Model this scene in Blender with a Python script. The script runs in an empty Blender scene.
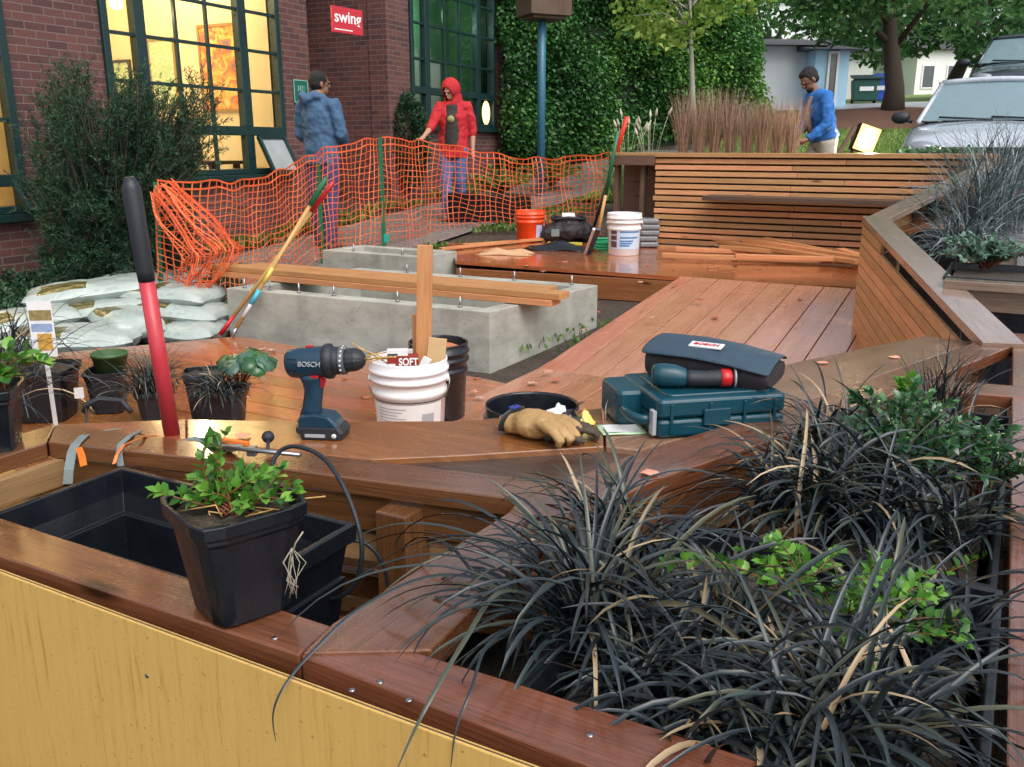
import bpy, bmesh, math, random
import numpy as np
from mathutils import Vector, Matrix
random.seed(7); rng = np.random.default_rng(11)
sc = bpy.context.scene
col = sc.collection
PI = math.pi
# ---------------------------------------------------------------- camera
F_PX = 880.0
PITCH = math.atan(238 / F_PX)
CAMZ = 1.2
cam_d = bpy.data.cameras.new('camera'); cam = bpy.data.objects.new('camera', cam_d); col.objects.link(cam)
cam.location = (0, 0, CAMZ); cam.rotation_euler = (PI/2 - PITCH, 0, 0)
cam_d.sensor_width = 36; cam_d.lens = F_PX / 1024 * 36
cam_d.clip_start = 0.05; cam_d.clip_end = 600
sc.camera = cam
c_, s_ = math.cos(PITCH), math.sin(PITCH)
def ray(px, py):
    a = (px - 512) / F_PX; b = (383.5 - py) / F_PX
    return Vector((a, c_ + b*s_, -s_ + b*c_))
def gp(px, py, z):                       # measured point of the photograph on the level z
    r = ray(px, py); t = (z - CAMZ) / r.z
    return Vector((r.x*t, r.y*t, z))
def dp(px, py, y):                       # measured point of the photograph at ground distance y
    r = ray(px, py); t = y / r.y
    return Vector((r.x*t, y, CAMZ + r.z*t))
U = Vector((.485, .8745, 0)).normalized(); V = Vector((-U.y, U.x, 0))
def uv(u, v, z=0): return U*u + V*v + Vector((0, 0, z))
_TU = [-30, 4, 6.2, 9.3, 11, 14, 18, 24, 41, 90, 300]
_TZ = [-1.2, -.08, .06, .34, .46, .70, 1.25, 2.0, 3.2, 5.0, 9.0]
def gz(x, y): return float(np.interp(x*U.x + y*U.y, _TU, _TZ))
def onground(x, y, dz=0): return Vector((x, y, gz(x, y) + dz))

# ---------------------------------------------------------------- mesh builder
class MB:
    def __init__(s): s.v = []; s.f = []; s.uv = []; s.tone = []; s.sm = []
    def add(s, verts, faces, uvs=None, tone=None, smooth=False):
        n = len(s.v); tone = random.random() if tone is None else tone
        s.v += [tuple(p) for p in verts]; s.tone += [tone]*len(verts)
        for i, f in enumerate(faces):
            s.f.append([a+n for a in f]); s.sm.append(smooth)
            s.uv.append(uvs[i] if uvs else [(verts[a][0], verts[a][1]) for a in f])
    def board(s, p0, p1, w, t, up=(0, 0, 1), tone=None, w1=None):
        p0, p1 = Vector(p0), Vector(p1); a = p1 - p0; L = a.length; a = a / L
        up = Vector(up); sd = a.cross(up).normalized(); up = sd.cross(a).normalized()
        w1 = w if w1 is None else w1
        vs = []
        for p, ww in ((p0, w), (p1, w1)):
            for (i, j) in ((-1, -1), (1, -1), (1, 1), (-1, 1)): vs.append(p + sd*(ww/2*i) + up*(t/2*j))
        ru, rv = random.random()*50, random.random()*50
        fs = [(0, 3, 2, 1), (4, 5, 6, 7)]; us = [[(ru+.0, rv), (ru, rv+t), (ru+.02, rv+t), (ru+.02, rv)]]*2
        off = [0, w, w+t, 2*w+t, 2*w+2*t]
        for k in range(4):
            k2 = (k+1) % 4
            fs.append((k, k2, k2+4, k+4)); us.append([(ru, rv+off[k]), (ru, rv+off[k+1]), (ru+L, rv+off[k+1]), (ru+L, rv+off[k])])
        s.add(vs, fs, us, tone)
    def box(s, c, d, rz=0, M=None, tone=None):
        x, y, z = d[0]/2, d[1]/2, d[2]/2
        R = Matrix.Rotation(rz, 3, 'Z') if M is None else M
        c = Vector(c)
        vs = [c + R @ Vector(p) for p in ((-x,-y,-z),(x,-y,-z),(x,y,-z),(-x,y,-z),(-x,-y,z),(x,-y,z),(x,y,z),(-x,y,z))]
        s.add(vs, [(0,3,2,1),(4,5,6,7),(0,1,5,4),(1,2,6,5),(2,3,7,6),(3,0,4,7)], None, tone)
    def b2(s, a, b, tone=None):
        s.box([(a[i]+b[i])/2 for i in range(3)], [abs(b[i]-a[i]) for i in range(3)], tone=tone)
    def prism(s, poly, t, grain=None, tone=None):      # poly: 3d top points, extruded down by t
        poly = [Vector(p) for p in poly]; n = len(poly)
        nrm = Vector((0, 0, 0))
        for i in range(n): nrm += poly[i].cross(poly[(i+1) % n])
        if nrm.z < 0: poly = poly[::-1]
        g = Vector(grain).normalized() if grain is not None else Vector((1, 0, 0)); h = Vector((-g.y, g.x, 0))
        ru, rv = random.random()*50, random.random()*50
        def tx(p, dz=0): return (ru + p.dot(g), rv + p.dot(h) + dz)
        vs = poly + [p - Vector((0, 0, t)) for p in poly]
        fs = [tuple(range(n)), tuple(range(2*n-1, n-1, -1))]
        us = [[tx(p) for p in poly], [tx(p) for p in poly[::-1]]]
        for i in range(n):
            j = (i+1) % n
            fs.append((j, i, i+n, j+n)); us.append([tx(poly[j]), tx(poly[i]), tx(poly[i], t), tx(poly[j], t)])
        s.add(vs, fs, us, tone)
    def tube(s, pts, r, n=8, cap=True, tone=None, smooth=True):
        pts = [Vector(p) for p in pts]; m = len(pts)
        if not hasattr(r, '__len__'): r = [r]*m
        vs = []; prev = None; d = 0; us_ = []
        for i, p in enumerate(pts):
            a = (pts[min(i+1, m-1)] - pts[max(i-1, 0)]).normalized()
            if prev is None:
                x = a.cross(Vector((0, 0, 1)))
                if x.length < .1: x = a.cross(Vector((0, 1, 0)))
            else: x = prev - a*prev.dot(a)
            x.normalize(); prev = x; y = a.cross(x)
            if i: d += (p - pts[i-1]).length
            us_.append(d)
            rr = r[i] if hasattr(r[i], '__len__') else (r[i], r[i])
            for k in range(n):
                t = 2*PI*k/n; vs.append(p + x*(rr[0]*math.cos(t)) + y*(rr[1]*math.sin(t)))
        fs = []; us = []
        for i in range(m-1):
            for k in range(n):
                k2 = (k+1) % n
                fs.append((i*n+k, i*n+k2, (i+1)*n+k2, (i+1)*n+k))
                us.append([(us_[i], k*.05), (us_[i], (k+1)*.05), (us_[i+1], (k+1)*.05), (us_[i+1], k*.05)])
        if cap:
            fs += [tuple(range(n-1, -1, -1)), tuple(range((m-1)*n, m*n))]
            us += [[(0, 0)]*n, [(0, 0)]*n]
        s.add(vs, fs, us, tone, smooth)
    def lathe(s, prof, n=24, c=(0, 0, 0), M=None, tone=None, smooth=True, sq=0.0, close=False):
        c = Vector(c); vs = []
        for (r, z) in prof:
            for k in range(n):
                t = 2*PI*k/n; ct, st = math.cos(t), math.sin(t)
                if sq: q = (abs(ct)**sq + abs(st)**sq)**(-1/sq); ct *= q; st *= q
                p = Vector((r*ct, r*st, z)); vs.append(c + (M @ p if M else p))
        fs = []; us = []; m = len(prof)
        for i in range(m-1):
            for k in range(n):
                k2 = (k+1) % n; fs.append((i*n+k, i*n+k2, (i+1)*n+k2, (i+1)*n+k))
                us.append([(k/n, prof[i][1]), ((k+1)/n, prof[i][1]), ((k+1)/n, prof[i+1][1]), (k/n, prof[i+1][1])])
        if close:
            fs += [tuple(range(n-1, -1, -1)), tuple(range((m-1)*n, m*n))]; us += [[(0, 0)]*n]*2
        s.add(vs, fs, us, tone, smooth)
    def ell(s, c, r, n=14, m=9, M=None, tone=None):
        c = Vector(c); vs = []; fs = []
        for i in range(m+1):
            a = PI*i/m - PI/2
            for k in range(n):
                t = 2*PI*k/n
                p = Vector((r[0]*math.cos(a)*math.cos(t), r[1]*math.cos(a)*math.sin(t), r[2]*math.sin(a)))
                vs.append(c + (M @ p if M else p))
        for i in range(m):
            for k in range(n):
                k2 = (k+1) % n; fs.append((i*n+k, i*n+k2, (i+1)*n+k2, (i+1)*n+k))
        s.add(vs, fs, None, tone, True)
    def sheet(s, rows, tone=None, thick=0, smooth=True):   # rows: grid of points
        m, n = len(rows), len(rows[0]); vs = [p for r in rows for p in r]; fs = []; us = []
        for i in range(m-1):
            for j in range(n-1):
                fs.append((i*n+j, i*n+j+1, (i+1)*n+j+1, (i+1)*n+j))
                us.append([(j/(n-1), i/(m-1)), ((j+1)/(n-1), i/(m-1)), ((j+1)/(n-1), (i+1)/(m-1)), (j/(n-1), (i+1)/(m-1))])
        s.add(vs, fs, us, tone, smooth)
    def build(s, name, mat, parent=None, world=True, bevel=0, seg=2, solid=0, sub=0, origin=None):
        me = bpy.data.meshes.new(name)
        vs = [Vector(p) for p in s.v]
        o = bpy.data.objects.new(name, me); col.objects.link(o)
        if parent is not None:
            if world:
                Mi = WM[parent].inverted(); vs = [Mi @ p for p in vs]
            o.parent = parent; WM[o] = WM[parent]
        else:
            if origin is None:
                xs = [p.x for p in vs]; ys = [p.y for p in vs]; zs = [p.z for p in vs]
                origin = Vector(((min(xs)+max(xs))/2, (min(ys)+max(ys))/2, min(zs)))
            origin = Vector(origin)
            vs = [p - origin for p in vs]; o.location = origin; WM[o] = Matrix.Translation(origin)
        me.from_pydata(vs, [], s.f)
        ul = me.uv_layers.new(name='UVMap')
        flat = [c for f in s.uv for u in f for c in u]
        ul.data.foreach_set('uv', flat)
        at = me.attributes.new('tone', 'FLOAT', 'POINT'); at.data.foreach_set('value', s.tone)
        me.polygons.foreach_set('use_smooth', s.sm)
        me.materials.append(mat); me.validate(); me.update()
        if bevel:
            b = o.modifiers.new('bevel', 'BEVEL'); b.width = bevel; b.segments = seg; b.limit_method = 'ANGLE'; b.angle_limit = math.radians(40)
        if solid:
            b = o.modifiers.new('solid', 'SOLIDIFY'); b.thickness = solid; b.offset = -1
        if sub:
            b = o.modifiers.new('sub', 'SUBSURF'); b.levels = sub; b.render_levels = sub
        return o
WM = {}
def thing(name, label, cat, loc=(0, 0, 0), rz=0, group=None, M=None):
    o = bpy.data.objects.new(name, None); col.objects.link(o); o.empty_display_size = .1
    if M is None: M = Matrix.Translation(Vector(loc)) @ Matrix.Rotation(rz, 4, 'Z')
    o.matrix_world = M; WM[o] = M.copy()
    o['label'] = label; o['category'] = cat
    if group: o['group'] = group
    return o
def tag(o, label, cat, group=None, kind=None):
    o['label'] = label; o['category'] = cat
    if group: o['group'] = group
    if kind: o['kind'] = kind
    return o
def struct(o, label=None):
    o['kind'] = 'structure'
    if label: o['label'] = label
    return o
def copy_tree(o, parent=None):
    c = o.copy(); col.objects.link(c); c.parent = parent; WM[c] = WM[o]
    for ch in list(o.children): copy_tree(ch, c)
    return c

# ---------------------------------------------------------------- numpy scatters
def npmesh(name, verts, nper, faces_local, tones, mat, parent=None, world=True, smooth=False, origin=None, uvs=None):
    N = len(verts)//nper
    F = (np.arange(N)[:, None, None]*nper + np.array(faces_local)[None]).reshape(-1, len(faces_local[0]))
    verts = np.asarray(verts, float)
    me = bpy.data.meshes.new(name); o = bpy.data.objects.new(name, me); col.objects.link(o)
    if parent is not None:
        if world:
            Mi = np.array(WM[parent].inverted()); verts = verts @ Mi[:3, :3].T + Mi[:3, 3]
        o.parent = parent; WM[o] = WM[parent]
    else:
        if origin is None: origin = ((verts[:,0].min()+verts[:,0].max())/2, (verts[:,1].min()+verts[:,1].max())/2, verts[:,2].min())
        verts = verts - np.array(origin); o.location = origin; WM[o] = Matrix.Translation(Vector(origin))
    k = F.shape[1]
    me.vertices.add(len(verts)); me.vertices.foreach_set('co', verts.ravel())
    me.loops.add(F.size); me.loops.foreach_set('vertex_index', F.ravel().astype(np.int32))
    me.polygons.add(len(F)); me.polygons.foreach_set('loop_start', (np.arange(len(F))*k).astype(np.int32))
    me.polygons.foreach_set('loop_total', np.full(len(F), k, np.int32))
    me.update(calc_edges=True)
    at = me.attributes.new('tone', 'FLOAT', 'POINT'); at.data.foreach_set('value', np.repeat(tones, nper).astype(np.float32))
    if smooth: me.polygons.foreach_set('use_smooth', np.ones(len(F), bool))
    me.materials.append(mat); me.update()
    return o
def unit(a): return a/np.maximum(np.linalg.norm(a, axis=-1, keepdims=True), 1e-9)
def leaves(name, P, D, L, W, mat, parent=None, tones=None, fold=.25, curl=.0):
    P = np.asarray(P, float); N = len(P); D = unit(np.asarray(D, float))
    R = rng.normal(size=(N, 3)); S = unit(np.cross(D, R)); Nn = np.cross(S, D)
    Nn *= np.sign(Nn[:, 2:3] + 1e-6); S = np.cross(D, Nn)
    L = np.broadcast_to(L, (N,))[:, None]; W = np.broadcast_to(W, (N,))[:, None]
    a = P; t = P + D*L - Nn*L*curl; m = P + D*L*.5 + Nn*L*.05
    l = m + S*W*.5 + Nn*W*fold; r = m - S*W*.5 + Nn*W*fold
    vs = np.stack([a, r, t, l], 1).reshape(-1, 3)
    if tones is None: tones = rng.random(N)
    return npmesh(name, vs, 4, [(0, 1, 2), (0, 2, 3)], tones, mat, parent)
def blades(name, B, az, el, L, W, droop, mat, parent=None, segs=8, fold=.3, tones=None, twist=None, wave=0):
    N = len(B); B = np.asarray(B, float); az = np.asarray(az, float)
    side = np.stack([-np.sin(az), np.cos(az), np.zeros(N)], 1); hz = np.stack([np.cos(az), np.sin(az), np.zeros(N)], 1)
    if twist is None: twist = rng.normal(0, .5, N)
    pos = B.copy(); rings = []
    for i in range(segs+1):
        s = i/segs; e = el - droop*s**1.3
        d = hz*np.cos(e)[:, None] + np.array([0, 0, 1])*np.sin(e)[:, None]
        n = np.cross(d, side); tw = twist*s
        sd = side*np.cos(tw)[:, None] + n*np.sin(tw)[:, None]; nn = np.cross(d, sd)
        w = W*(np.clip(1.15 - s, 0, 1)**.6)*(.55+.45*min(1, s*4)); w = w if i < segs else w*.1
        rings.append(np.stack([pos - sd*(w/2)[:, None], pos - nn*(w*fold)[:, None], pos + sd*(w/2)[:, None]], 1))
        az2 = wave*np.sin(s*5 + az*7)
        pos = pos + (d + side*az2[:, None] if wave else d)*(L/segs)[:, None]
    vs = np.stack(rings, 1).reshape(-1, 3)
    fl = []
    for i in range(segs):
        for j in range(2): a = i*3+j; fl.append((a, a+1, a+4, a+3))
    if tones is None: tones = rng.random(N)
    return npmesh(name, vs, (segs+1)*3, fl, tones, mat, parent, smooth=True)

# ---------------------------------------------------------------- materials
def nmat(name):
    m = bpy.data.materials.new(name); m.use_nodes = True; nt = m.node_tree
    b = nt.nodes['Principled BSDF']; return m, nt, b
def N(nt, t, **k):
    n = nt.nodes.new(t)
    for a, v in k.items():
        if a in n.inputs: n.inputs[a].default_value = v
        else: setattr(n, a, v)
    return n
def lk(nt, a, b): nt.links.new(a, b)
def ramp(nt, fac, stops, interp='LINEAR'):
    r = nt.nodes.new('ShaderNodeValToRGB'); r.color_ramp.interpolation = interp
    e = r.color_ramp.elements
    while len(e) < len(stops): e.new(.5)
    for el, (p, c) in zip(e, stops): el.position = p; el.color = (*c, 1) if len(c) == 3 else c
    if fac is not None: lk(nt, fac, r.inputs[0])
    return r
def mixc(nt, fac, a, b, mode='MIX'):
    m = nt.nodes.new('ShaderNodeMix'); m.data_type = 'RGBA'; m.blend_type = mode
    for sock, v in ((m.inputs[0], fac), (m.inputs[6], a), (m.inputs[7], b)):
        if isinstance(v, (int, float)): sock.default_value = v
        elif isinstance(v, tuple): sock.default_value = (*v, 1) if len(v) == 3 else v
        else: lk(nt, v, sock)
    return m.outputs[2]
def bump(nt, b, h, strength=.3, dist=.01, prev=None):
    n = N(nt, 'ShaderNodeBump'); n.inputs['Strength'].default_value = strength; n.inputs['Distance'].default_value = dist
    lk(nt, h, n.inputs['Height'])
    if prev: lk(nt, prev, n.inputs['Normal'])
    lk(nt, n.outputs[0], b.inputs['Normal']); return n.outputs[0]
def mapping(nt, src, scale=(1, 1, 1), rot=(0, 0, 0), loc=(0, 0, 0)):
    m = N(nt, 'ShaderNodeMapping'); m.inputs['Scale'].default_value = scale; m.inputs['Rotation'].default_value = rot; m.inputs['Location'].default_value = loc
    lk(nt, src, m.inputs['Vector']); return m.outputs[0]
def noise(nt, vec, scale=5, detail=4, rough=.5, dist=0):
    n = N(nt, 'ShaderNodeTexNoise'); n.inputs['Scale'].default_value = scale; n.inputs['Detail'].default_value = detail
    n.inputs['Roughness'].default_value = rough; n.inputs['Distortion'].default_value = dist
    if vec is not None: lk(nt, vec, n.inputs['Vector'])
    return n.outputs['Fac']
def tc(nt, k='Object'): return N(nt, 'ShaderNodeTexCoord').outputs[k]
def wood(name, dark, mid, light, rough=(.2, .5), knots=True, tonev=.35, wet=.5, grey=0.0):
    m, nt, b = nmat(name)
    u = tc(nt, 'UV')
    g1 = noise(nt, mapping(nt, u, (1.6, 38, 1)), 1.0, 7, .68, 1.4)
    g2 = noise(nt, mapping(nt, u, (7, 330, 1)), 1.0, 4, .65)
    g3 = noise(nt, mapping(nt, u, (1.1, 9, 1)), 1.0, 4, .6, .8)
    r = ramp(nt, g1, [(.34, dark), (.5, mid), (.64, light)])
    c = mixc(nt, .55, r.outputs[0], ramp(nt, g2, [(.36, tuple(x*.8 for x in dark)), (.62, light)]).outputs[0])
    c = mixc(nt, .35, c, ramp(nt, g3, [(.3, dark), (.7, light)]).outputs[0])
    t = N(nt, 'ShaderNodeAttribute', attribute_name='tone')
    hs = N(nt, 'ShaderNodeHueSaturation'); lk(nt, c, hs.inputs['Color'])
    mr = N(nt, 'ShaderNodeMapRange'); lk(nt, t.outputs['Fac'], mr.inputs[0]); mr.inputs[3].default_value = 1 - tonev; mr.inputs[4].default_value = 1 + tonev
    lk(nt, mr.outputs[0], hs.inputs['Value'])
    mr2 = N(nt, 'ShaderNodeMapRange'); lk(nt, t.outputs['Fac'], mr2.inputs[0]); mr2.inputs[3].default_value = .512; mr2.inputs[4].default_value = .49
    lk(nt, mr2.outputs[0], hs.inputs['Hue'])
    c = hs.outputs[0]
    ob = tc(nt, 'Object')
    if knots:
        vo = N(nt, 'ShaderNodeTexVoronoi'); lk(nt, mapping(nt, u, (1.6, 7, 1)), vo.inputs['Vector']); vo.inputs['Scale'].default_value = 1
        kn = ramp(nt, vo.outputs['Distance'], [(.03, (1, 1, 1)), (.1, (0, 0, 0))])
        c = mixc(nt, kn.outputs[0], c, tuple(x*.35 for x in dark))
    st = ramp(nt, noise(nt, ob, 3.2, 6, .65), [(.4, (0, 0, 0)), (.8, (1, 1, 1))])   # water stains
    c = mixc(nt, mixc(nt, .25, (0, 0, 0), st.outputs[0]), c, tuple(x*.6 for x in mid))
    lk(nt, c, b.inputs['Base Color'])
    wn = noise(nt, ob, 4.5, 4, .6)
    rr = ramp(nt, mixc(nt, .35, wn, noise(nt, ob, 38, 4, .7)), [(.38, (rough[0],)*3), (.6, (rough[1],)*3)])
    lk(nt, rr.outputs[0], b.inputs['Roughness'])
    b.inputs['Coat Weight'].default_value = wet; b.inputs['Coat Roughness'].default_value = .13
    hb = mixc(nt, .5, g2, g1); p = bump(nt, b, hb, .5, .002)
    bump(nt, b, noise(nt, ob, 95, 3, .6), .3, .0015, p)
    return m
def plain(name, colr, rough=.5, metal=0, spec=.5, var=.12, nscale=6, bumpy=0, bscale=40, coat=0, trans=0, tonev=0):
    m, nt, b = nmat(name)
    ob = tc(nt)
    n = noise(nt, ob, nscale, 5, .6)
    c = mixc(nt, n, tuple(x*(1-var) for x in colr), tuple(min(1, x*(1+var)) for x in colr))
    if tonev:
        t = N(nt, 'ShaderNodeAttribute', attribute_name='tone'); hs = N(nt, 'ShaderNodeHueSaturation'); lk(nt, c, hs.inputs['Color'])
        mr = N(nt, 'ShaderNodeMapRange'); lk(nt, t.outputs['Fac'], mr.inputs[0]); mr.inputs[3].default_value = 1-tonev; mr.inputs[4].default_value = 1+tonev
        lk(nt, mr.outputs[0], hs.inputs['Value']); c = hs.outputs[0]
    lk(nt, c, b.inputs['Base Color'])
    rr = ramp(nt, noise(nt, ob, nscale*2.3, 3), [(.3, (max(.03, rough-.1),)*3), (.7, (min(1, rough+.1),)*3)])
    lk(nt, rr.outputs[0], b.inputs['Roughness'])
    b.inputs['Metallic'].default_value = metal; b.inputs['Specular IOR Level'].default_value = spec
    b.inputs['Coat Weight'].default_value = coat; b.inputs['Coat Roughness'].default_value = .1
    if trans: b.inputs['Transmission Weight'].default_value = trans
    if bumpy: bump(nt, b, noise(nt, ob, bscale, 4, .6), bumpy, .004)
    return m
def foliage(name, stops, rough=.45, transl=.25, spec=.4, var=.0):
    m, nt, b = nmat(name)
    t = N(nt, 'ShaderNodeAttribute', attribute_name='tone')
    r = ramp(nt, t.outputs['Fac'], stops)
    c = r.outputs[0]
    lk(nt, c, b.inputs['Base Color']); b.inputs['Roughness'].default_value = rough; b.inputs['Specular IOR Level'].default_value = spec
    if transl:
        tr = N(nt, 'ShaderNodeBsdfTranslucent'); lk(nt, c, tr.inputs['Color']); mx = N(nt, 'ShaderNodeMixShader'); mx.inputs[0].default_value = transl
        lk(nt, b.outputs[0], mx.inputs[1]); lk(nt, tr.outputs[0], mx.inputs[2]); lk(nt, mx.outputs[0], nt.nodes['Material Output'].inputs[0])
    return m
def emit(name, colr, st):
    m, nt, b = nmat(name); b.inputs['Base Color'].default_value = (*colr, 1); b.inputs['Emission Color'].default_value = (*colr, 1); b.inputs['Emission Strength'].default_value = st
    return m
def glass(name, tint=(1, 1, 1), refl=.12, rough=.03):
    m, nt, b = nmat(name); nt.nodes.remove(b)
    tr = N(nt, 'ShaderNodeBsdfTransparent'); tr.inputs[0].default_value = (*tint, 1)
    gl = N(nt, 'ShaderNodeBsdfGlossy'); gl.inputs['Roughness'].default_value = rough; gl.inputs[0].default_value = (*[min(1, t*.5+.5) for t in tint], 1)
    fr = N(nt, 'ShaderNodeFresnel', IOR=1.5); ad = N(nt, 'ShaderNodeMath', operation='ADD'); lk(nt, fr.outputs[0], ad.inputs[0]); ad.inputs[1].default_value = refl
    mx = N(nt, 'ShaderNodeMixShader'); lk(nt, ad.outputs[0], mx.inputs[0]); lk(nt, tr.outputs[0], mx.inputs[1]); lk(nt, gl.outputs[0], mx.inputs[2])
    lk(nt, mx.outputs[0], nt.nodes['Material Output'].inputs[0]); return m

M = {}
M['deck'] = wood('wet cedar decking', (.15, .034, .009), (.36, .10, .028), (.54, .19, .06), (.12, .3), wet=.9, tonev=.18)
M['ramp'] = wood('pinkish wet decking', (.30, .095, .042), (.48, .19, .105), (.62, .30, .185), (.14, .3), wet=.85, tonev=.12)
M['rim'] = wood('wet brown rim timber', (.05, .019, .009), (.14, .05, .022), (.25, .095, .04), (.14, .36), wet=.75, tonev=.15)
M['seat'] = wood('wet seat plank', (.13, .038, .013), (.27, .088, .03), (.39, .145, .055), (.1, .3), wet=.9, tonev=.1)
M['cap'] = wood('greyed cap timber', (.13, .085, .06), (.24, .16, .12), (.33, .24, .18), (.12, .28), wet=.8, tonev=.1)
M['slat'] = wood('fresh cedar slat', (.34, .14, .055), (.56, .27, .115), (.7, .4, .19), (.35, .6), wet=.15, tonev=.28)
M['stud'] = wood('old brown stud', (.04, .022, .014), (.085, .048, .03), (.14, .085, .055), (.5, .8), wet=.0, tonev=.3)
M['fresh'] = wood('fresh sawn board', (.36, .13, .045), (.56, .23, .09), (.68, .34, .15), (.4, .6), wet=.1, tonev=.2)
M['slat_shade'] = wood('shaded inner slat', (.2, .1, .045), (.36, .2, .09), (.5, .3, .15), (.4, .6), wet=.1, tonev=.25)  # darker copy of the slat wood, shade put into its colour
M['rough'] = wood('rough dark plank', (.015, .008, .006), (.05, .022, .013), (.12, .065, .04), (.3, .6), wet=.3, tonev=.2)
M['seat2'] = wood('bench plank turning grey', (.13, .065, .038), (.25, .14, .085), (.38, .22, .13), (.1, .28), wet=.9, tonev=.1)
M['leafdry'] = foliage('fallen leaf', [(0, (.35, .05, .03)), (.5, (.5, .16, .1)), (1, (.55, .35, .25))], .5, .15)
# ================================================================ light and sky
w = bpy.data.worlds.new('World'); sc.world = w; w.use_nodes = True; nt = w.node_tree
bg = nt.nodes['Background']
sky = N(nt, 'ShaderNodeTexSky'); sky.sky_type = 'NISHITA'; sky.sun_disc = False
SUN_EL, SUN_AZ = math.radians(50), math.radians(150)      # azimuth measured from +y towards +x
sky.sun_elevation = SUN_EL; sky.sun_rotation = SUN_AZ; sky.dust_density = 4; sky.air_density = 1.2
hs = N(nt, 'ShaderNodeHueSaturation'); hs.inputs['Saturation'].default_value = .42
lk(nt, sky.outputs[0], hs.inputs['Color']); lk(nt, hs.outputs[0], bg.inputs[0]); bg.inputs[1].default_value = .15
sd = bpy.data.lights.new('sun', 'SUN'); sun = bpy.data.objects.new('sun', sd); col.objects.link(sun)
sd.energy = .7; sd.angle = math.radians(45); sd.color = (1, .95, .9)
dirv = Vector((math.sin(SUN_AZ)*math.cos(SUN_EL), math.cos(SUN_AZ)*math.cos(SUN_EL), math.sin(SUN_EL)))
sun.rotation_euler = dirv.to_track_quat('Z', 'Y').to_euler(); sun.location = (0, 0, 20)
sc.view_settings.view_transform = 'Standard'; sc.view_settings.look = 'None'; sc.view_settings.gamma = 1; sc.view_settings.exposure = .72
sc.cycles.max_bounces = 8; sc.cycles.transparent_max_bounces = 12; sc.cycles.use_denoising = True; sc.cycles.caustics_reflective = False; sc.cycles.caustics_refractive = False
sc.cycles.sample_clamp_indirect = 6

# ================================================================ ground
def drape(name, mat, u0, u1, v0, v1, dz, nu=40, nv=12, fn=None):
    mb = MB(); rows = []
    for i in range(nu+1):
        r = []
        for j in range(nv+1):
            u = u0 + (u1-u0)*i/nu; a = v0(u) if callable(v0) else v0; b_ = v1(u) if callable(v1) else v1
            v = a + (b_-a)*j/nv; p = uv(u, v); z = float(np.interp(u, _TU, _TZ)) + dz + (fn(u, v) if fn else 0)
            r.append(Vector((p.x, p.y, z)))
        rows.append(r)
    mb.sheet(rows, .5); o = mb.build(name, mat, origin=(0, 0, 0)); return struct(o)
def ground_mat(name, a, b_, c3, scale=6, rough=.8, wet=0, bs=.5):
    m, nt, b = nmat(name); ob = tc(nt)
    n1 = noise(nt, ob, scale, 8, .7); n2 = noise(nt, ob, scale*9, 4, .7)
    c = mixc(nt, ramp(nt, n1, [(.35, (0,)*3), (.65, (1,)*3)]).outputs[0], a, b_)
    c = mixc(nt, ramp(nt, n2, [(.5, (0,)*3), (.7, (1,)*3)]).outputs[0], c, c3)
    lk(nt, c, b.inputs['Base Color'])
    lk(nt, ramp(nt, n1, [(.4, (rough,)*3), (.6, (max(.1, rough-wet),)*3)]).outputs[0], b.inputs['Roughness'])
    bump(nt, b, n2, bs, .02); return m
M['soil'] = ground_mat('dark damp soil', (.035, .026, .019), (.06, .043, .03), (.1, .075, .055), 5, .85, .3, .8)
M['asphalt'] = ground_mat('wet asphalt', (.10, .105, .115), (.15, .155, .165), (.2, .2, .21), 3, .5, .3, .3)
M['walk'] = ground_mat('wet grey paving', (.13, .125, .12), (.2, .19, .18), (.24, .23, .22), 2, .5, .3, .2)
M['drive'] = ground_mat('pale driveway', (.34, .35, .38), (.45, .46, .49), (.5, .5, .52), 1.2, .5, .2, .15)
M['mulch'] = ground_mat('brown mulch', (.10, .045, .025), (.16, .075, .045), (.24, .13, .08), 8, .9, 0, .8)
M['turf'] = ground_mat('turf base', (.12, .19, .05), (.19, .28, .07), (.24, .28, .1), 2.5, .9, 0, .6)
drape('ground', M['soil'], -30, 260, -120, 120, -.03, 200, 40)
drape('road', M['asphalt'], -12, 60, -9, lambda u: 1.5 if u > 9.6 else -.12, .0, 120, 6)
drape('sidewalk', M['walk'], -2, 17, 5.25, 7.0, .0, 60, 6)
drape('lawn', M['turf'], 11.2, 29, 1.62, 5.2, .01, 60, 8)
drape('driveway', M['drive'], 24.6, 29.5, 1.5, 16, .05, 12, 8)
drape('mulch_bed', M['mulch'], 19.6, 24.5, 1.62, lambda u: 3.4+1.9*math.sin(max(0, min(1, (u-19.6)/4.9))*PI), .04, 24, 8, lambda u, v: .10*math.exp(-((u-23.3)**2+(v-2.9)**2)*.8))
drape('far_lawn', M['turf'], 29.5, 60, 1.62, 18, .02, 12, 8)
mb = MB()
for i in range(60):
    u = 9.6 + i*.5; z = float(np.interp(u, _TU, _TZ)); z2 = float(np.interp(u+.49, _TU, _TZ))
    mb.board(uv(u, 1.56, z+.02), uv(u+.49, 1.56, z2+.02), .13, .2)
M['concrete'] = None
m, nt, b = nmat('board formed concrete'); ob = tc(nt)
n1 = noise(nt, mapping(nt, ob, (1.2, 1.2, 2.5)), 3, 6, .65); n2 = noise(nt, ob, 90, 3, .6)
c = ramp(nt, n1, [(.3, (.25, .255, .22)), (.5, (.36, .365, .32)), (.72, (.48, .48, .43))]).outputs[0]
vo = N(nt, 'ShaderNodeTexVoronoi'); vo.inputs['Scale'].default_value = 28; lk(nt, ob, vo.inputs['Vector'])
pit = ramp(nt, vo.outputs['Distance'], [(.06, (1,)*3), (.13, (0,)*3)])
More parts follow.
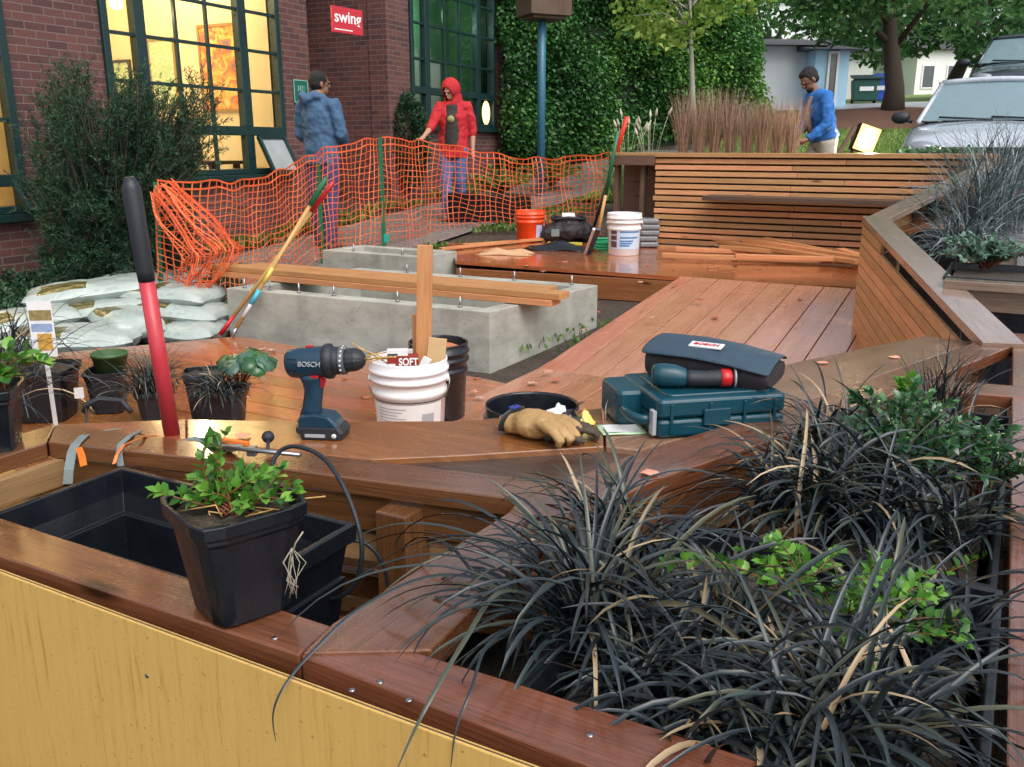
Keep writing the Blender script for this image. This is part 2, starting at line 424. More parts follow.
c = mixc(nt, pit.outputs[0], c, (.1, .1, .09)); c = mixc(nt, mixc(nt, .35, (0,)*3, ramp(nt, noise(nt, mapping(nt, ob, (7, 7, .8)), 1, 4), [(.5, (0,)*3), (.75, (1,)*3)]).outputs[0]), c, (.14, .145, .12))
lk(nt, c, b.inputs['Base Color']); b.inputs['Roughness'].default_value = .6; bump(nt, b, n2, .25, .004); M['concrete'] = m
struct(mb.build('kerb', M['concrete'], bevel=.01))
# grass blades on the lawns
M['grass'] = foliage('lawn grass', [(0, (.11, .2, .04)), (.6, (.22, .36, .08)), (1, (.38, .44, .16))], .6, .3)
def grass_patch(name, n, u0, u1, v0, v1, L, W, mat, lab, cat, dz=0, keep=None):
    uu = rng.uniform(u0, u1, n); vv = rng.uniform(v0, v1, n)
    if keep is not None: k = keep(uu, vv); uu, vv = uu[k], vv[k]; n = len(uu)
    P = np.stack([uu*U.x + vv*V.x, uu*U.y + vv*V.y, np.interp(uu, _TU, _TZ) + dz], 1)
    D = np.stack([rng.normal(0, .4, n), rng.normal(0, .4, n), np.ones(n)], 1)
    o = leaves(name, P, D, rng.uniform(.6, 1.3, n)*L, W, mat, fold=.1)
    return tag(o, lab, cat, kind='stuff')
grass_patch('grass', 26000, 11.2, 24, 1.62, 5.2, .09, .02, M['grass'], 'short green lawn grass between the kerb and the hedge', 'grass',
            keep=lambda a, b: ~((a > 19.8) & (b < 3.4 + 1.9*np.sin(np.clip((a-19.6)/4.9, 0, 1)*PI))))
M['gcover'] = foliage('ground cover', [(0, (.03, .08, .02)), (.6, (.1, .2, .04)), (.9, (.22, .3, .08)), (1, (.3, .12, .06))], .5, .25)
grass_patch('ground_cover', 5200, 4.5, 14, 4.55, 5.2, .07, .03, M['gcover'], 'low leafy ground cover in the strip between the orange fence and the sidewalk', 'ground cover', keep=lambda a, b: np.sin(a*2.1)+np.sin(a*5+b*3) > -.2)
grass_patch('border_planting', 5000, 6, 14.5, 7.0, 7.5, .11, .04, M['gcover'], 'low green border planting at the foot of the brick wall', 'ground cover', keep=lambda a, b: np.sin(a*1.7)+np.sin(a*4.3+b*3) > -.1)
grass_patch('weeds', 420, 4.1, 6.4, 2.0, 2.75, .05, .025, M['gcover'], 'small green weeds in the dirt gap beside the long concrete planter', 'weeds', dz=.03, keep=lambda a, b: np.abs(a-5.0) < .45)

# ================================================================ brick building
FD = Vector((.4327, .9015, 0)).normalized(); FB = Vector((-4.21, 7.96, 0)); FN = Vector((-FD.y, FD.x, 0))   # FN points into the building
def fac(px):        # distance along the facade of the column px
    k = (px-512)/F_PX*c_      # x = k*y  (level of the horizon)
    return (k*FB.y - FB.x)/(FD.x - k*FD.y)
def facz(px, py): 
    p = FB + FD*fac(px); return dp(px, py, p.y).z
def fw(t, d, z): return FB + FD*t + FN*d + Vector((0, 0, z))
m, nt, b = nmat('red brown brick'); ob = tc(nt)
sx = N(nt, 'ShaderNodeSeparateXYZ'); lk(nt, ob, sx.inputs[0]); ad = N(nt, 'ShaderNodeMath', operation='ADD'); lk(nt, sx.outputs[0], ad.inputs[0]); lk(nt, sx.outputs[1], ad.inputs[1])
cb = N(nt, 'ShaderNodeCombineXYZ'); lk(nt, ad.outputs[0], cb.inputs[0]); lk(nt, sx.outputs[2], cb.inputs[1])
br = N(nt, 'ShaderNodeTexBrick'); lk(nt, cb.outputs[0], br.inputs['Vector'])
br.inputs['Scale'].default_value = 1; br.inputs['Brick Width'].default_value = .205; br.inputs['Row Height'].default_value = .0675; br.inputs['Mortar Size'].default_value = .0055
br.inputs['Color1'].default_value = (.05, .022, .02, 1); br.inputs['Color2'].default_value = (.15, .052, .038, 1); br.inputs['Mortar'].default_value = (.17, .13, .115, 1); br.inputs['Mortar Smooth'].default_value = .2; br.inputs['Bias'].default_value = -.1
c = mixc(nt, mixc(nt, .5, (0,)*3, noise(nt, ob, 3, 5, .7)), br.outputs['Color'], (.15, .07, .075))
c = mixc(nt, .5, c, mixc(nt, noise(nt, ob, 40, 3), (.6, .6, .6), (1.3, 1.3, 1.3)), 'MULTIPLY')
lk(nt, c, b.inputs['Base Color']); b.inputs['Roughness'].default_value = .75
iv = N(nt, 'ShaderNodeMath', operation='SUBTRACT'); iv.inputs[0].default_value = 1; lk(nt, br.outputs['Fac'], iv.inputs[1]); bump(nt, b, iv.outputs[0], .6, .008)
M['brick'] = m
M['green'] = plain('dark green painted metal', (.006, .028, .028), .35, var=.15)
M['interior'] = plain('warm cream interior wall', (.7, .6, .38), .8, var=.04)
M['glass'] = glass('window glass', refl=.0)
M['glass_green'] = glass('reflection tinted glass', (.55, .75, .6), refl=.22, rough=.06)  # green tint stands in for greenery reflected in the pane
M['reflected_green'] = plain('painted tree reflection', (.16, .34, .22), .8, var=.25, nscale=1.2)  # wall behind the pane coloured as the reflection of trees
bld = thing('brick_building', 'dark red brick shopfront with tall green framed windows and a deep entry', 'building', FB, math.atan2(FD.y, FD.x))
HB = 5.6
def opening(t0, t1, zs): return (t0, t1, zs)
w0 = (fac(-140), fac(19)); w1 = (fac(113), fac(285)); rc = (fac(314), fac(390)); w3 = (fac(412), fac(494)); end = fac(516)
z0s, z1s, z3s = facz(22, 212), facz(270, 173), facz(485, 128)
print('fac', w0, w1, rc, w3, end, 'sills', z0s, z1s, z3s, 'rails', facz(20, 180), facz(245, 131), facz(440, 92))
mb = MB(); mi = bld
def wl(t0, t1, za, zb, d0=0, d1=.3): mb.b2((t0, d0, za), (t1, d1, zb))
wl(w0[0]-3, w0[0], -1, HB); wl(w0[1], w1[0], -1, HB); wl(w1[1], rc[0], -1, HB); wl(rc[1], w3[0], -1, HB); wl(w3[1], end, -1, HB)
for wn, zz in ((w0, z0s), (w1, z1s), (w3, z3s)): wl(wn[0], wn[1], -1, zz, .0, .3); wl(wn[0], wn[1], 5.0, HB, .0, .3)
mb.b2((rc[0]-.02, .3, -1), (rc[0]-.3, 3.2, HB)); mb.b2((rc[1]+.02, .302, -1), (rc[1]+.3, 3.2, HB))
mb.b2((end-.3, .302, -1), (end-.002, 9, HB)); mb.b2((rc[0]-.3, 3.2, -1), (rc[1]+.3, 3.4, HB)); mb.b2((rc[0], .31, 4.6), (rc[1], 3.2, 4.8))
mb.build('wall', M['brick'], bld, world=False)
mb = MB(); mb.b2((rc[0]-.1, -.05, -.6), (rc[1]+.1, 3.2, .12)); mb.build('entry_floor', M['walk'], bld, world=False)
mb = MB()   # interior rooms: floor, back, sides
def room(t0, t1, dep, mat, nm, zf):
    mb = MB(); mb.b2((t0, dep, zf), (t1, dep+.1, 5.3)); mb.b2((t0-.1, .32, zf), (t0, dep, 5.3)); mb.b2((t1, .32, zf), (t1+.1, dep, 5.3))
    mb.b2((t0-.1, .32, 4.9), (t1+.1, dep+.1, 5.0)); mb.b2((t0-.1, .32, zf-.1), (t1+.1, dep+.1, zf)); mb.build(nm, mat, bld, world=False)
room(w0[0], (w0[1]+w1[0])/2, 3.0, M['interior'], 'interior_room', .1); room((w0[1]+w1[0])/2+.12, w1[1]+.15, 3.0, M['interior'], 'interior_room', .1)
room(w3[0]-.05, w3[1]+.05, .9, M['reflected_green'], 'interior_room', .3)
def window(t0, t1, zs, cols, thick, rows, rail, pane_mat, mull=.035, zt=5.0):
    f = MB(); fr = .075
    f.b2((t0, -.04, zs), (t0+fr, .06, zt)); f.b2((t1-fr, -.04, zs), (t1, .06, zt)); f.b2((t0+fr, -.04, zs), (t1-fr, .12, zs+.06)); f.b2((t0+fr, -.04, zt-.08), (t1-fr, .12, zt))
    f.b2((t0+fr, -.035, rail-.05), (t1-fr, .118, rail+.05))
    xs = []
    for t in thick: f.b2((t-.065, -.036, zs+.06), (t+.065, .056, rail-.05)); f.b2((t-.065, -.036, rail+.05), (t+.065, .056, zt-.08))
    for t in cols: f.b2((t-mull/2, -.02, zs+.06), (t+mull/2, .02, rail-.05)); f.b2((t-mull/2, -.02, rail+.05), (t+mull/2, .02, zt-.08))
    for z in rows: f.b2((t0+fr, -.015, z-mull/2), (t1-fr, .018, z+mull/2))
    wo = f.build('window', M['green'], bld, world=False, bevel=.004, seg=1)
    g = MB(); g.add([(t0+fr, .025, zs+.06), (t1-fr, .025, zs+.06), (t1-fr, .025, zt-.08), (t0+fr, .025, zt-.08)], [(0, 1, 2, 3)]); g.build('pane', pane_mat, wo, world=False)
    s_ = MB(); s_.b2((t0-.04, -.09, zs-.07), (t1+.04, .12, zs-.003)); s_.build('sill', M['green'], wo, world=False, bevel=.005)
    return wo
r1 = facz(245, 131)
R1 = [r1 + facz(262, y) - facz(262, 131) for y in (91, 51, 12)] + [r1 + .47*4.0]
wo1 = window(w1[0], w1[1], z1s, [fac(186), fac(216)], [fac(150), fac(249)], R1, r1, M['glass'])
r0 = facz(20, 180)
window(w0[0], w0[1], z0s, [fac(-20), fac(-60)], [fac(-95)], [r0+.5, r0+1.0, r0+1.5], r0, M['glass'])
r3 = facz(440, 92)
R3 = [r3 + facz(460, y) - facz(460, 92) for y in (63, 30, -2)]
window(w3[0], w3[1], z3s, [fac(446), fac(461)], [fac(428), fac(478)], R3, r3, M['glass_green'])
for (a__, b__) in (w1, w0, w3):
    for s in (a__+.012, b__-.012): mb = MB(); mb.b2((s-.01, .13, .3), (s+.01, .315, 5.0)); mb.build('window_lining', M['interior'] if b__ != w3[1] else M['green'], bld, world=False)
mb = MB(); rows = []
for z in np.linspace(r1+.02, 4.95, 5): rows.append([Vector((t, .42+.03*math.sin(t*60), z)) for t in np.linspace(fac(252), w1[1]+.1, 40)])
pass
# open awning sashes tilting out at the bottom
def sash(t0, t1, za, zb, out, par):
    f = MB(); a = Vector((0, -out, za)); bb = Vector((0, -.05, zb))
    for t in (t0, t1): f.board((t, -out-.02, za), (t, -.06, zb), .04, .04, up=(0, -1, 0))
    f.board((t0, -out-.02, za), (t1, -out-.02, za), .04, .05, up=(0, -1, 0)); f.board((t0, -.06, zb), (t1, -.06, zb), .04, .05, up=(0, -1, 0))
    so = f.build('sash', M['green'], par, world=False)
    return so
sash(fac(255), fac(280), z1s+.02, r1-.06, .24, bld)
g = MB(); t0, t1 = fac(255)+.02, fac(280)-.02
g.add([(t0, -.255, z1s+.03), (t1, -.255, z1s+.03), (t1, -.062, r1-.08), (t0, -.062, r1-.08)], [(0, 1, 2, 3)], tone=.5); g.build('sash_pane', plain('misted glass', (.3, .33, .33), .15, spec=.8, var=.3), bld, world=False, solid=.005)
sash(fac(5), fac(19), z0s+.02, r0-.06, .2, bld)
# interior lights, pictures, pendant lamp
M['bulb'] = emit('lit bulb', (1, .72, .35), 40)
def lamp(t, d, z, e, colr=(1, .82, .52), r=.08):
    l = bpy.data.lights.new('room_lamp_light', 'POINT'); l.energy = e; l.color = colr; l.shadow_soft_size = r
    o = bpy.data.objects.new('room_lamp_light', l); o.location = fw(t, d, z); col.objects.link(o)
INT = .9
for t, e in ((fac(135), 62), (fac(200), 62), (fac(262), 50), (fac(0), 60), (fac(-60), 50)): lamp(t, 1.3, 3.6, e*INT)
lamp(fac(230), 1.5, 1.3, 14*INT); lamp(fac(455), .5, 3.2, 10, (.8, 1, .85))  # the greenish one lights the wall coloured as reflected trees
p = fw(fac(115)+.2, .9, 0); pl = dp(116, 3, p.y); 
t = thing('pendant_lamp', 'round lit pendant lamp hanging just inside the large window', 'lamp', pl)
mb = MB(); mb.ell((0, 0, 0), (.06, .06, .06)); mb.build('bulb', M['bulb'], t, world=False)
mb = MB(); mb.tube([(0, 0, .06), (0, 0, 4.9-pl.z)], .006, 6); mb.lathe([(.02, .04), (.022, .1), (.01, .11)], 10, close=True); mb.build('cord', M['green'], t, world=False)
def art(name, label, ts, d, za, zb, cols, frame=(.05, .03, .02)):
    (ta, tb) = ts; r = thing(name, label, 'picture', fw((ta+tb)/2, d, za), math.atan2(FD.y, FD.x)); wd = tb-ta; h = zb-za
    mb = MB(); f = .04
    mb.b2((-wd/2, -.03, 0), (-wd/2+f, 0, h)); mb.b2((wd/2-f, -.03, 0), (wd/2, 0, h)); mb.b2((-wd/2+f, -.03, 0), (wd/2-f, 0, f)); mb.b2((-wd/2+f, -.03, h-f), (wd/2-f, 0, h))
    mb.build('frame', plain('picture frame', frame, .5), r, world=False)
    m, nt, b = nmat('abstract painting'); n = noise(nt, tc(nt), 4.5/ max(wd, .4), 5, .6, 1.5)
    lk(nt, ramp(nt, n, cols).outputs[0], b.inputs['Base Color'])
    mb = MB(); mb.b2((-wd/2+f, -.02, f), (wd/2-f, -.005, h-f)); mb.build('canvas', m, r, world=False)
OR = [(.3, (.75, .6, .35)), (.45, (.8, .45, .1)), (.55, (.6, .15, .05)), (.65, (.1, .14, .25)), (.75, (.8, .7, .5))]
GR = [(.35, (.8, .75, .5)), (.5, (.35, .5, .25)), (.6, (.55, .7, .45)), (.7, (.1, .2, .1))]
TW = w1[1]+.148      # the side wall of the lit room, the one the camera looks at
def side_d(px):
    k = (px-512)/F_PX*c_; Q = FB + FD*TW
    return (k*Q.y - Q.x)/(FN.x - k*FN.y)
def side_z(px, py): q = FB + FD*TW + FN*side_d(px); return dp(px, py, q.y).z
def side_art(label, pxa, pxb, pya, pyb, cols, frame):
    da, db = side_d(pxb), side_d(pxa); pm = (pxa+pxb)/2; za, zb = side_z(pm, pyb), side_z(pm, pya)
    q = FB + FD*(TW-.002) + FN*((da+db)/2); ang = math.atan2(FD.y, FD.x) - PI/2      # facing back along the facade
    r = thing('framed_picture', label, 'picture', (q.x, q.y, za), ang+PI*0); wd = abs(db-da); h = zb-za
    sgn = 1 if (Matrix.Rotation(ang, 3, 'Z') @ Vector((0, -1, 0))).dot(FD) < 0 else -1
    def B(mb, x0, y0, z0, x1, y1, z1): mb.b2((x0, y0*sgn, z0), (x1, y1*sgn, z1))
    mb = MB(); f = .035; B(mb, -wd/2, -.03, 0, -wd/2+f, 0, h); B(mb, wd/2-f, -.03, 0, wd/2, 0, h); B(mb, -wd/2+f, -.03, 0, wd/2-f, 0, f); B(mb, -wd/2+f, -.03, h-f, wd/2-f, 0, h)
    mb.build('frame', plain('picture frame', frame, .5), r, world=False)
    m, nt, b = nmat('abstract painting'); n = noise(nt, tc(nt), 3.2/max(wd, .3), 5, .6, 1.8)
    lk(nt, ramp(nt, n, cols).outputs[0], b.inputs['Base Color'])
    mb = MB(); B(mb, -wd/2+f, -.02, f, wd/2-f, -.005, h-f); mb.build('canvas', m, r, world=False)
print('side', [round(side_d(p), 2) for p in (120, 150, 170, 208, 243, 270)])
side_art('large orange and red abstract painting seen through the big window', 208, 246, 24, 112, OR, (.3, .18, .06))
side_art('narrow green abstract painting seen through the big window', 158, 185, 38, 108, GR, (.3, .2, .1))
side_art('slim dark framed picture low behind the yew in the big window', 122, 140, 60, 110, GR, (.05, .03, .02))
# counter with small goods in the lower window
t = thing('display_table', 'low display table behind the lower row of the large window', 'table', fw((fac(170)+fac(245))/2+.1, .85, .1), math.atan2(FD.y, FD.x))
mb = MB(); mb.b2((-1.1, -.25, .88), (1.1, .25, .92)); mb.build('table_top', M['stud'], t, world=False)
for x in (-1.0, 1.0):
    for y in (-.2, .2): mb = MB(); mb.b2((x-.03, y-.03, 0), (x+.03, y+.03, .88)); mb.build('leg', M['stud'], t, world=False)
for i, (x, h, r) in enumerate(((-.7, .22, .05), (-.45, .15, .07), (-.1, .28, .05), (.25, .18, .08), (.6, .25, .05))):
    mb = MB(); mb.lathe([(r*.7, 0), (r, h*.4), (r*.4, h*.8), (r*.5, h)], 14, fw(0, 0, 0)*0 + WM[t] @ Vector((x, 0, .92)), close=True)
    tag(mb.build('vase', plain('vase glaze', random.choice([(.1, .12, .1), (.5, .3, .15), (.2, .1, .06)]), .3)), 'small dark vase on the display table inside the large window', 'vase', 'vases on the display table')

# small round light glowing behind the lower pane of the green window
pp = FB + FD*fac(484) + FN*.3
mb = MB(); q = dp(486, 113, pp.y); mb.ell(q, (.13, .04, .2), M=Matrix.Rotation(math.atan2(FD.y, FD.x), 3, 'Z'))
tag(mb.build('wall_lamp', emit('warm globe', (1, .62, .28), 1.5), origin=q), 'glowing oval lamp behind the lower right pane of the green window', 'lamp')

# hanging sign
def text_mesh(body, size, mat, name, parent, Mx, ext=.001, align='CENTER', bold=0, sx=1):
    cu = bpy.data.curves.new(name, 'FONT'); cu.body = body; cu.size = size; cu.extrude = ext; cu.align_x = align; cu.align_y = 'CENTER'; cu.offset = bold
    to = bpy.data.objects.new(name, cu); col.objects.link(to); dg = bpy.context.evaluated_depsgraph_get()
    me = bpy.data.meshes.new_from_object(to.evaluated_get(dg)); bpy.data.objects.remove(to)
    me.transform(Matrix.Diagonal((sx, 1, 1, 1))); me.transform(Mx); me.materials.clear(); me.materials.append(mat)
    o = bpy.data.objects.new(name, me); col.objects.link(o); o.parent = parent; WM[o] = WM[parent]; return o
TXT = Matrix.Rotation(PI/2, 4, 'X')      # text facing -y
M['white'] = plain('white paint', (.8, .8, .78), .4, var=.05)
M['signred'] = plain('sign red', (.5, .02, .04), .3, var=.05)
sgp = dp(347, 19, 10.9); sgp.z = dp(347, 34, 10.9).z
sg = thing('hanging_sign', 'small red sign reading swing hung by two rods in the brick entry', 'sign', sgp, math.radians(56))
mb = MB(); mb.b2((-.25, -.012, 0), (.25, .012, .28)); mb.build('board', M['signred'], sg, world=False, bevel=.004)
mb = MB(); [mb.tube([(x, 0, .255), (x, 0, 4.6-sgp.z)], .006, 6) for x in (-.2, .2)]; mb.build('hanging_rod', plain('steel', (.4, .4, .4), .3, 1), sg, world=False)
text_mesh('swing', .18, M['white'], 'lettering', sg, Matrix.Translation((0, -.014, .17)) @ TXT, bold=.003, sx=1.08)
mb = MB(); mb.b2((-.22, -.0145, .03), (.07, -.0125, .042)); mb.build('line', M['white'], sg, world=False)
M['plq'] = plain('plaque green', (.01, .12, .09), .4, var=.1); M['plqt'] = plain('plaque lettering', (.3, .5, .42), .5)
def plaque(px0, py0, px1, py1, label, l1, l2):
    t0, t1 = fac(px0), fac(px1); z1_, z0_ = facz((px0+px1)/2, py0), facz((px0+px1)/2, py1)
    r = thing('address_plaque', label, 'sign', fw((t0+t1)/2, -.02, z0_), math.atan2(FD.y, FD.x)); wd, h = t1-t0, z1_-z0_
    mb = MB(); mb.b2((-wd/2, 0, 0), (wd/2, .017, h)); mb.build('board', M['plq'], r, world=False)
    mb = MB()
    for a in ((-wd/2, 0), (wd/2-.01, 0)): mb.b2((a[0], -.004, 0), (a[0]+.01, -.0005, h))
    mb.b2((-wd/2+.01, -.004, 0), (wd/2-.01, -.0005, .01)); mb.b2((-wd/2+.01, -.004, h-.01), (wd/2-.01, -.0005, h)); mb.build('border', M['plqt'], r, world=False)
    text_mesh(l1, h*.34, M['plqt'], 'numerals', r, Matrix.Translation((0, -.003, h*.62)) @ TXT, sx=.8)
    if l2: text_mesh(l2, h*.16, M['plqt'], 'lettering', r, Matrix.Translation((0, -.003, h*.26)) @ TXT, sx=.8)
plaque(296, 80, 310, 103, 'green address plaque with numerals on the brick pier beside the entry', '3421', 'FIRST AVE')
plaque(502, 74, 510, 91, 'smaller green plaque on the brick pier at the far corner of the building', '3423', '')
# blue post carrying the brown box of a canopy corner
bp = onground(*dp(541, 150, 13.0).xy)
t = thing('canopy_post', 'slim blue steel post with a brown timber box at its top beside the hedge', 'post', bp)
mb = MB(); mb.tube([(0, 0, 0), (0, 0, 2.8)], .058, 12); mb.lathe([(.1, 0), (.1, .02)], 16, close=True); mb.build('post', plain('blue green painted steel', (.03, .13, .2), .4), t, world=False)
hz_ = dp(541, 17, 13).z - bp.z
mb = MB(); mb.box((0.02, 0, hz_+.3), (.62, .5, .6), math.radians(25)); mb.box((0.02, 0, hz_+.02), (.5, .4, .12), math.radians(25)); mb.build('box', M['stud'], t, world=False, bevel=.01)

# ================================================================ vegetation behind
M['hedge'] = foliage('hedge leaf', [(0, (.018, .07, .02)), (.45, (.045, .15, .035)), (.75, (.10, .26, .05)), (1, (.22, .4, .08))], .4, .2, .5)
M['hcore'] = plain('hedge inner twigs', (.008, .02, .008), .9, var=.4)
ha, hb = dp(512, 150, 16.2), dp(748, 130, 19.5); ha.z = hb.z = 0
hd = (hb-ha).normalized(); hn = Vector((hd.y, -hd.x, 0))     # towards the camera
hl = (hb-ha).length
t = thing('hedge', 'tall clipped dark green hedge wall beyond the brick building', 'hedge', onground(ha.x, ha.y), 0)
mb = MB(); rows = []
NH = 60000
a = rng.uniform(-.3, hl+.2, NH); zz = rng.uniform(0, 1, NH)*5.4
bul = .16*np.sin(a*1.3+zz)+.12*np.sin(a*3.1+zz*2.3)+.1*np.sin(zz*4.1-a*2)+rng.normal(0, .09, NH)
P = np.stack([ha.x+hd.x*a+hn.x*bul, ha.y+hd.y*a+hn.y*bul, 0*a], 1); P[:, 2] = np.interp(P[:,0]*U.x+P[:,1]*U.y, _TU, _TZ) + .12 + zz
D = np.stack([hn.x+rng.normal(0, .7, NH), hn.y+rng.normal(0, .7, NH), rng.normal(-.5, .5, NH)], 1)
tn = np.clip(.3+.38*(a/hl)+.18*np.sin(a*2.0+zz*1.7)*np.sin(zz*2.2-a)+rng.normal(0, .16, NH), 0, 1)
leaves('foliage', P, D, rng.uniform(.065, .115, NH), .06, M['hedge'], t, tn)
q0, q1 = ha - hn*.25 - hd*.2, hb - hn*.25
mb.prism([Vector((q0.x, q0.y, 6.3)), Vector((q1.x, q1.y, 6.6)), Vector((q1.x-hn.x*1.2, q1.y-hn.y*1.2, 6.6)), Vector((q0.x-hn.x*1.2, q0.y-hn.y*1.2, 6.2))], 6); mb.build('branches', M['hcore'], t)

def crown_pts(blobs, n):
    cs = []; tn = []
    tot = sum(b[3]*b[4]*b[5] for b in blobs)
    for (x, y, z, rx, ry, rz_, tb) in blobs:
        k = int(n*rx*ry*rz_/tot) if False else int(n/len(blobs)); d = unit(rng.normal(size=(k, 3))); r = rng.uniform(.55, 1, k)**.5
        cs.append(np.array([x, y, z]) + d*r[:, None]*np.array([rx, ry, rz_])); tn.append(np.clip(rng.normal(tb, .17, k), 0, 1))
    return np.concatenate(cs), np.concatenate(tn)
def tree(name, label, base, h, tr, crown_c, crown_r, nblob, nleaf, leaf, mat, barkmat, blob_r, lean=(0, 0), cat='tree', group=None, gap=.0, limbs=9, tb=.45, lf=(.35, .8)):
    t = thing(name, label, cat, base, 0, group)
    mb = MB(); top = Vector(crown_c); b0 = Vector(base)
    pts = [b0 + Vector((0, 0, -.1)), b0 + Vector((0, 0, h*.12)), b0.lerp(top, .45) + Vector((lean[0], lean[1], 0)), top]
    mb.tube(pts, [tr*1.45, tr, tr*.8, tr*.25], 12); 
    blobs = []
    for i in range(nblob):
        d = Vector(rng.normal(size=3)).normalized(); k = rng.uniform(.35, 1)**.6
        cc = top + Vector((d.x*crown_r[0]*k, d.y*crown_r[1]*k, d.z*crown_r[2]*k)); br_ = blob_r*rng.uniform(.6, 1.25)
        blobs.append((cc.x, cc.y, cc.z, br_, br_, br_*.6, tb+rng.normal(0, .13)))
        if i < limbs:
            st = b0.lerp(top, rng.uniform(*lf)); mid = st.lerp(cc, .5) + Vector((0, 0, .15*crown_r[2]))
            mb.tube([st, mid, cc], [tr*.35, tr*.2, tr*.06], 6)
    mb.build('trunk', barkmat, t)
    P, tn = crown_pts(blobs, nleaf); n = len(P)
    D = np.stack([rng.normal(0, 1, n), rng.normal(0, 1, n), rng.normal(-.5, .5, n)], 1)
    leaves('crown', P, D, rng.uniform(.7, 1.3, n)*leaf, leaf*.65, mat, t, tn)
    return t
M['bark'] = plain('dark bark', (.06, .045, .035), .9, var=.4, nscale=8, bumpy=.8, bscale=20)
M['barkpale'] = plain('pale grey bark', (.3, .29, .25), .8, var=.25, nscale=5, bumpy=.4)
M['maple'] = foliage('maple leaf', [(0, (.035, .11, .035)), (.45, (.085, .22, .06)), (.8, (.17, .34, .09)), (.97, (.27, .42, .13)), (1, (.3, .06, .03))], .5, .5)
M['lime'] = foliage('yellow green leaf', [(0, (.08, .17, .02)), (.5, (.2, .33, .05)), (1, (.4, .5, .12))], .5, .45)
q = dp(892, 113, 21.5); 
tree('maple_tree', 'spreading dark green tree with a stout trunk standing in the brown mulch bed', onground(q.x, q.y), 5, .21, dp(888, -62, 21.3), (4.3, 2.6, 2.15), 50, 11500, .17, M['maple'], M['bark'], .95, limbs=14)
q = dp(953, 88, 30)
tree('maple_tree', 'smaller darker tree farther up the street behind the white car', onground(q.x, q.y), 5, .22, dp(985, 0, 29), (4.6, 2.5, 2.3), 40, 9000, .22, M['maple'], M['bark'], 1.1, tb=.35)
q = dp(697, 140, 13.2)
tree('young_tree', 'slender young street tree with a pale trunk and sparse yellow green leaves', onground(q.x, q.y), 4, .055, dp(690, -5, 13.0), (1.35, .9, .8), 34, 1300, .11, M['lime'], M['barkpale'], .34, tb=.55, limbs=10, lf=(.8, .97))
# far background trees and houses
for i, (px, py, d, rx, rz_, lab) in enumerate(((640, 20, 40, 5, 5, 'tall mass of green trees rising behind the hedge'), (770, 30, 48, 5.5, 4.5, 'loose green tree behind the pale blue shed'), (1010, 10, 55, 7, 6, 'far green tree above the dark car at the frame edge'), (1110, 0, 45, 7, 7, 'leafy tree beside the street beyond the parked cars'))):
    q = dp(px, py, d); g_ = gz(q.x, q.y)
    tree('distant_tree', lab, (q.x, q.y, g_), 4, .3, q, (rx, rx*.7, rz_), 22, 4200, .36, M['maple'], M['bark'], 2.0, tb=.5, limbs=4)
M['shed'] = plain('pale blue grey board wall', (.76, .8, .84), .7, var=.06, nscale=2)
M['blue'] = plain('light blue painted wall', (.4, .66, .85), .6, var=.08)
M['roofd'] = plain('dark roofing', (.06, .06, .065), .8)
M['dgl'] = plain('dark window', (.05, .07, .09), .1, spec=.8)
def house(name, label, px0, px1, pyt, pyb, d, wallm, dep, roofh, wins=(), rz=0.0, eave=.3, roofm=None):
    a_, b_ = dp(px0, pyb, d), dp(px1, pyb, d); cx = (a_.x+b_.x)/2; wd = b_.x-a_.x; zt = dp((px0+px1)/2, pyt, d).z; zb = min(gz(a_.x, d), gz(b_.x, d))-.3
    h = thing(name, label, 'building', (cx, d, zb), rz); H = zt-zb
    mb = MB(); mb.b2((-wd/2, 0, 0), (wd/2, dep, H)); mb.build('wall', wallm, h, world=False)
    mb = MB(); e = eave; y0, y1 = -e, dep+e
    mb.add([(-wd/2-e, y0, H), (wd/2+e, y0, H), (wd/2+e, y1, H), (-wd/2-e, y1, H), (-wd/2-e, (y0+y1)/2, H+roofh), (wd/2+e, (y0+y1)/2, H+roofh)], [(0, 1, 5, 4), (2, 3, 4, 5), (0, 4, 3), (1, 2, 5), (3, 2, 1, 0)]); mb.build('roof', roofm or M['roofd'], h, world=False)
    for (a0, b0, a1, b1) in wins:
        mb = MB(); x0, x1, z0, z1 = -wd/2+a0*wd, -wd/2+a1*wd, b0*H, b1*H; f = .06
        mb.b2((x0-f, -.05, z0-f), (x0, 0, z1+f)); mb.b2((x1, -.05, z0-f), (x1+f, 0, z1+f)); mb.b2((x0, -.05, z0-f), (x1, 0, z0)); mb.b2((x0, -.05, z1), (x1, 0, z1+f)); wo = mb.build('window', M['white'], h, world=False)
        mb = MB(); mb.b2((x0, -.02, z0), (x1, .002, z1)); mb.build('pane', M['dgl'], wo, world=False)
    return h
house('garden_shed', 'pale blue grey shed wall with dark corner trim behind the bronze grasses', 752, 812, 46, 112, 26, M['shed'], 3, .35, (), .1)
house('garden_shed', 'light blue painted shed with vertical trim beside the grey shed', 811, 846, 50, 105, 25.5, M['blue'], 3, .3, ((.42, .15, .62, .95),), .1)
house('white_house', 'small white house end seen behind the green dumpster', 846, 872, 52, 80, 34, M['white'], 5, .8, ())
house('pale_house', 'pale house with dark windows far behind the tree trunk', 915, 985, 50, 82, 44, M['white'], 6, 1.2, ((.1, .3, .25, .7), (.45, .3, .6, .7)))
house('pale_house', 'long pale house far up the street at the top of the slope', 700, 800, 0, 60, 58, M['shed'], 6, 1.5, ((.2, .3, .3, .6), (.6, .3, .7, .6)))
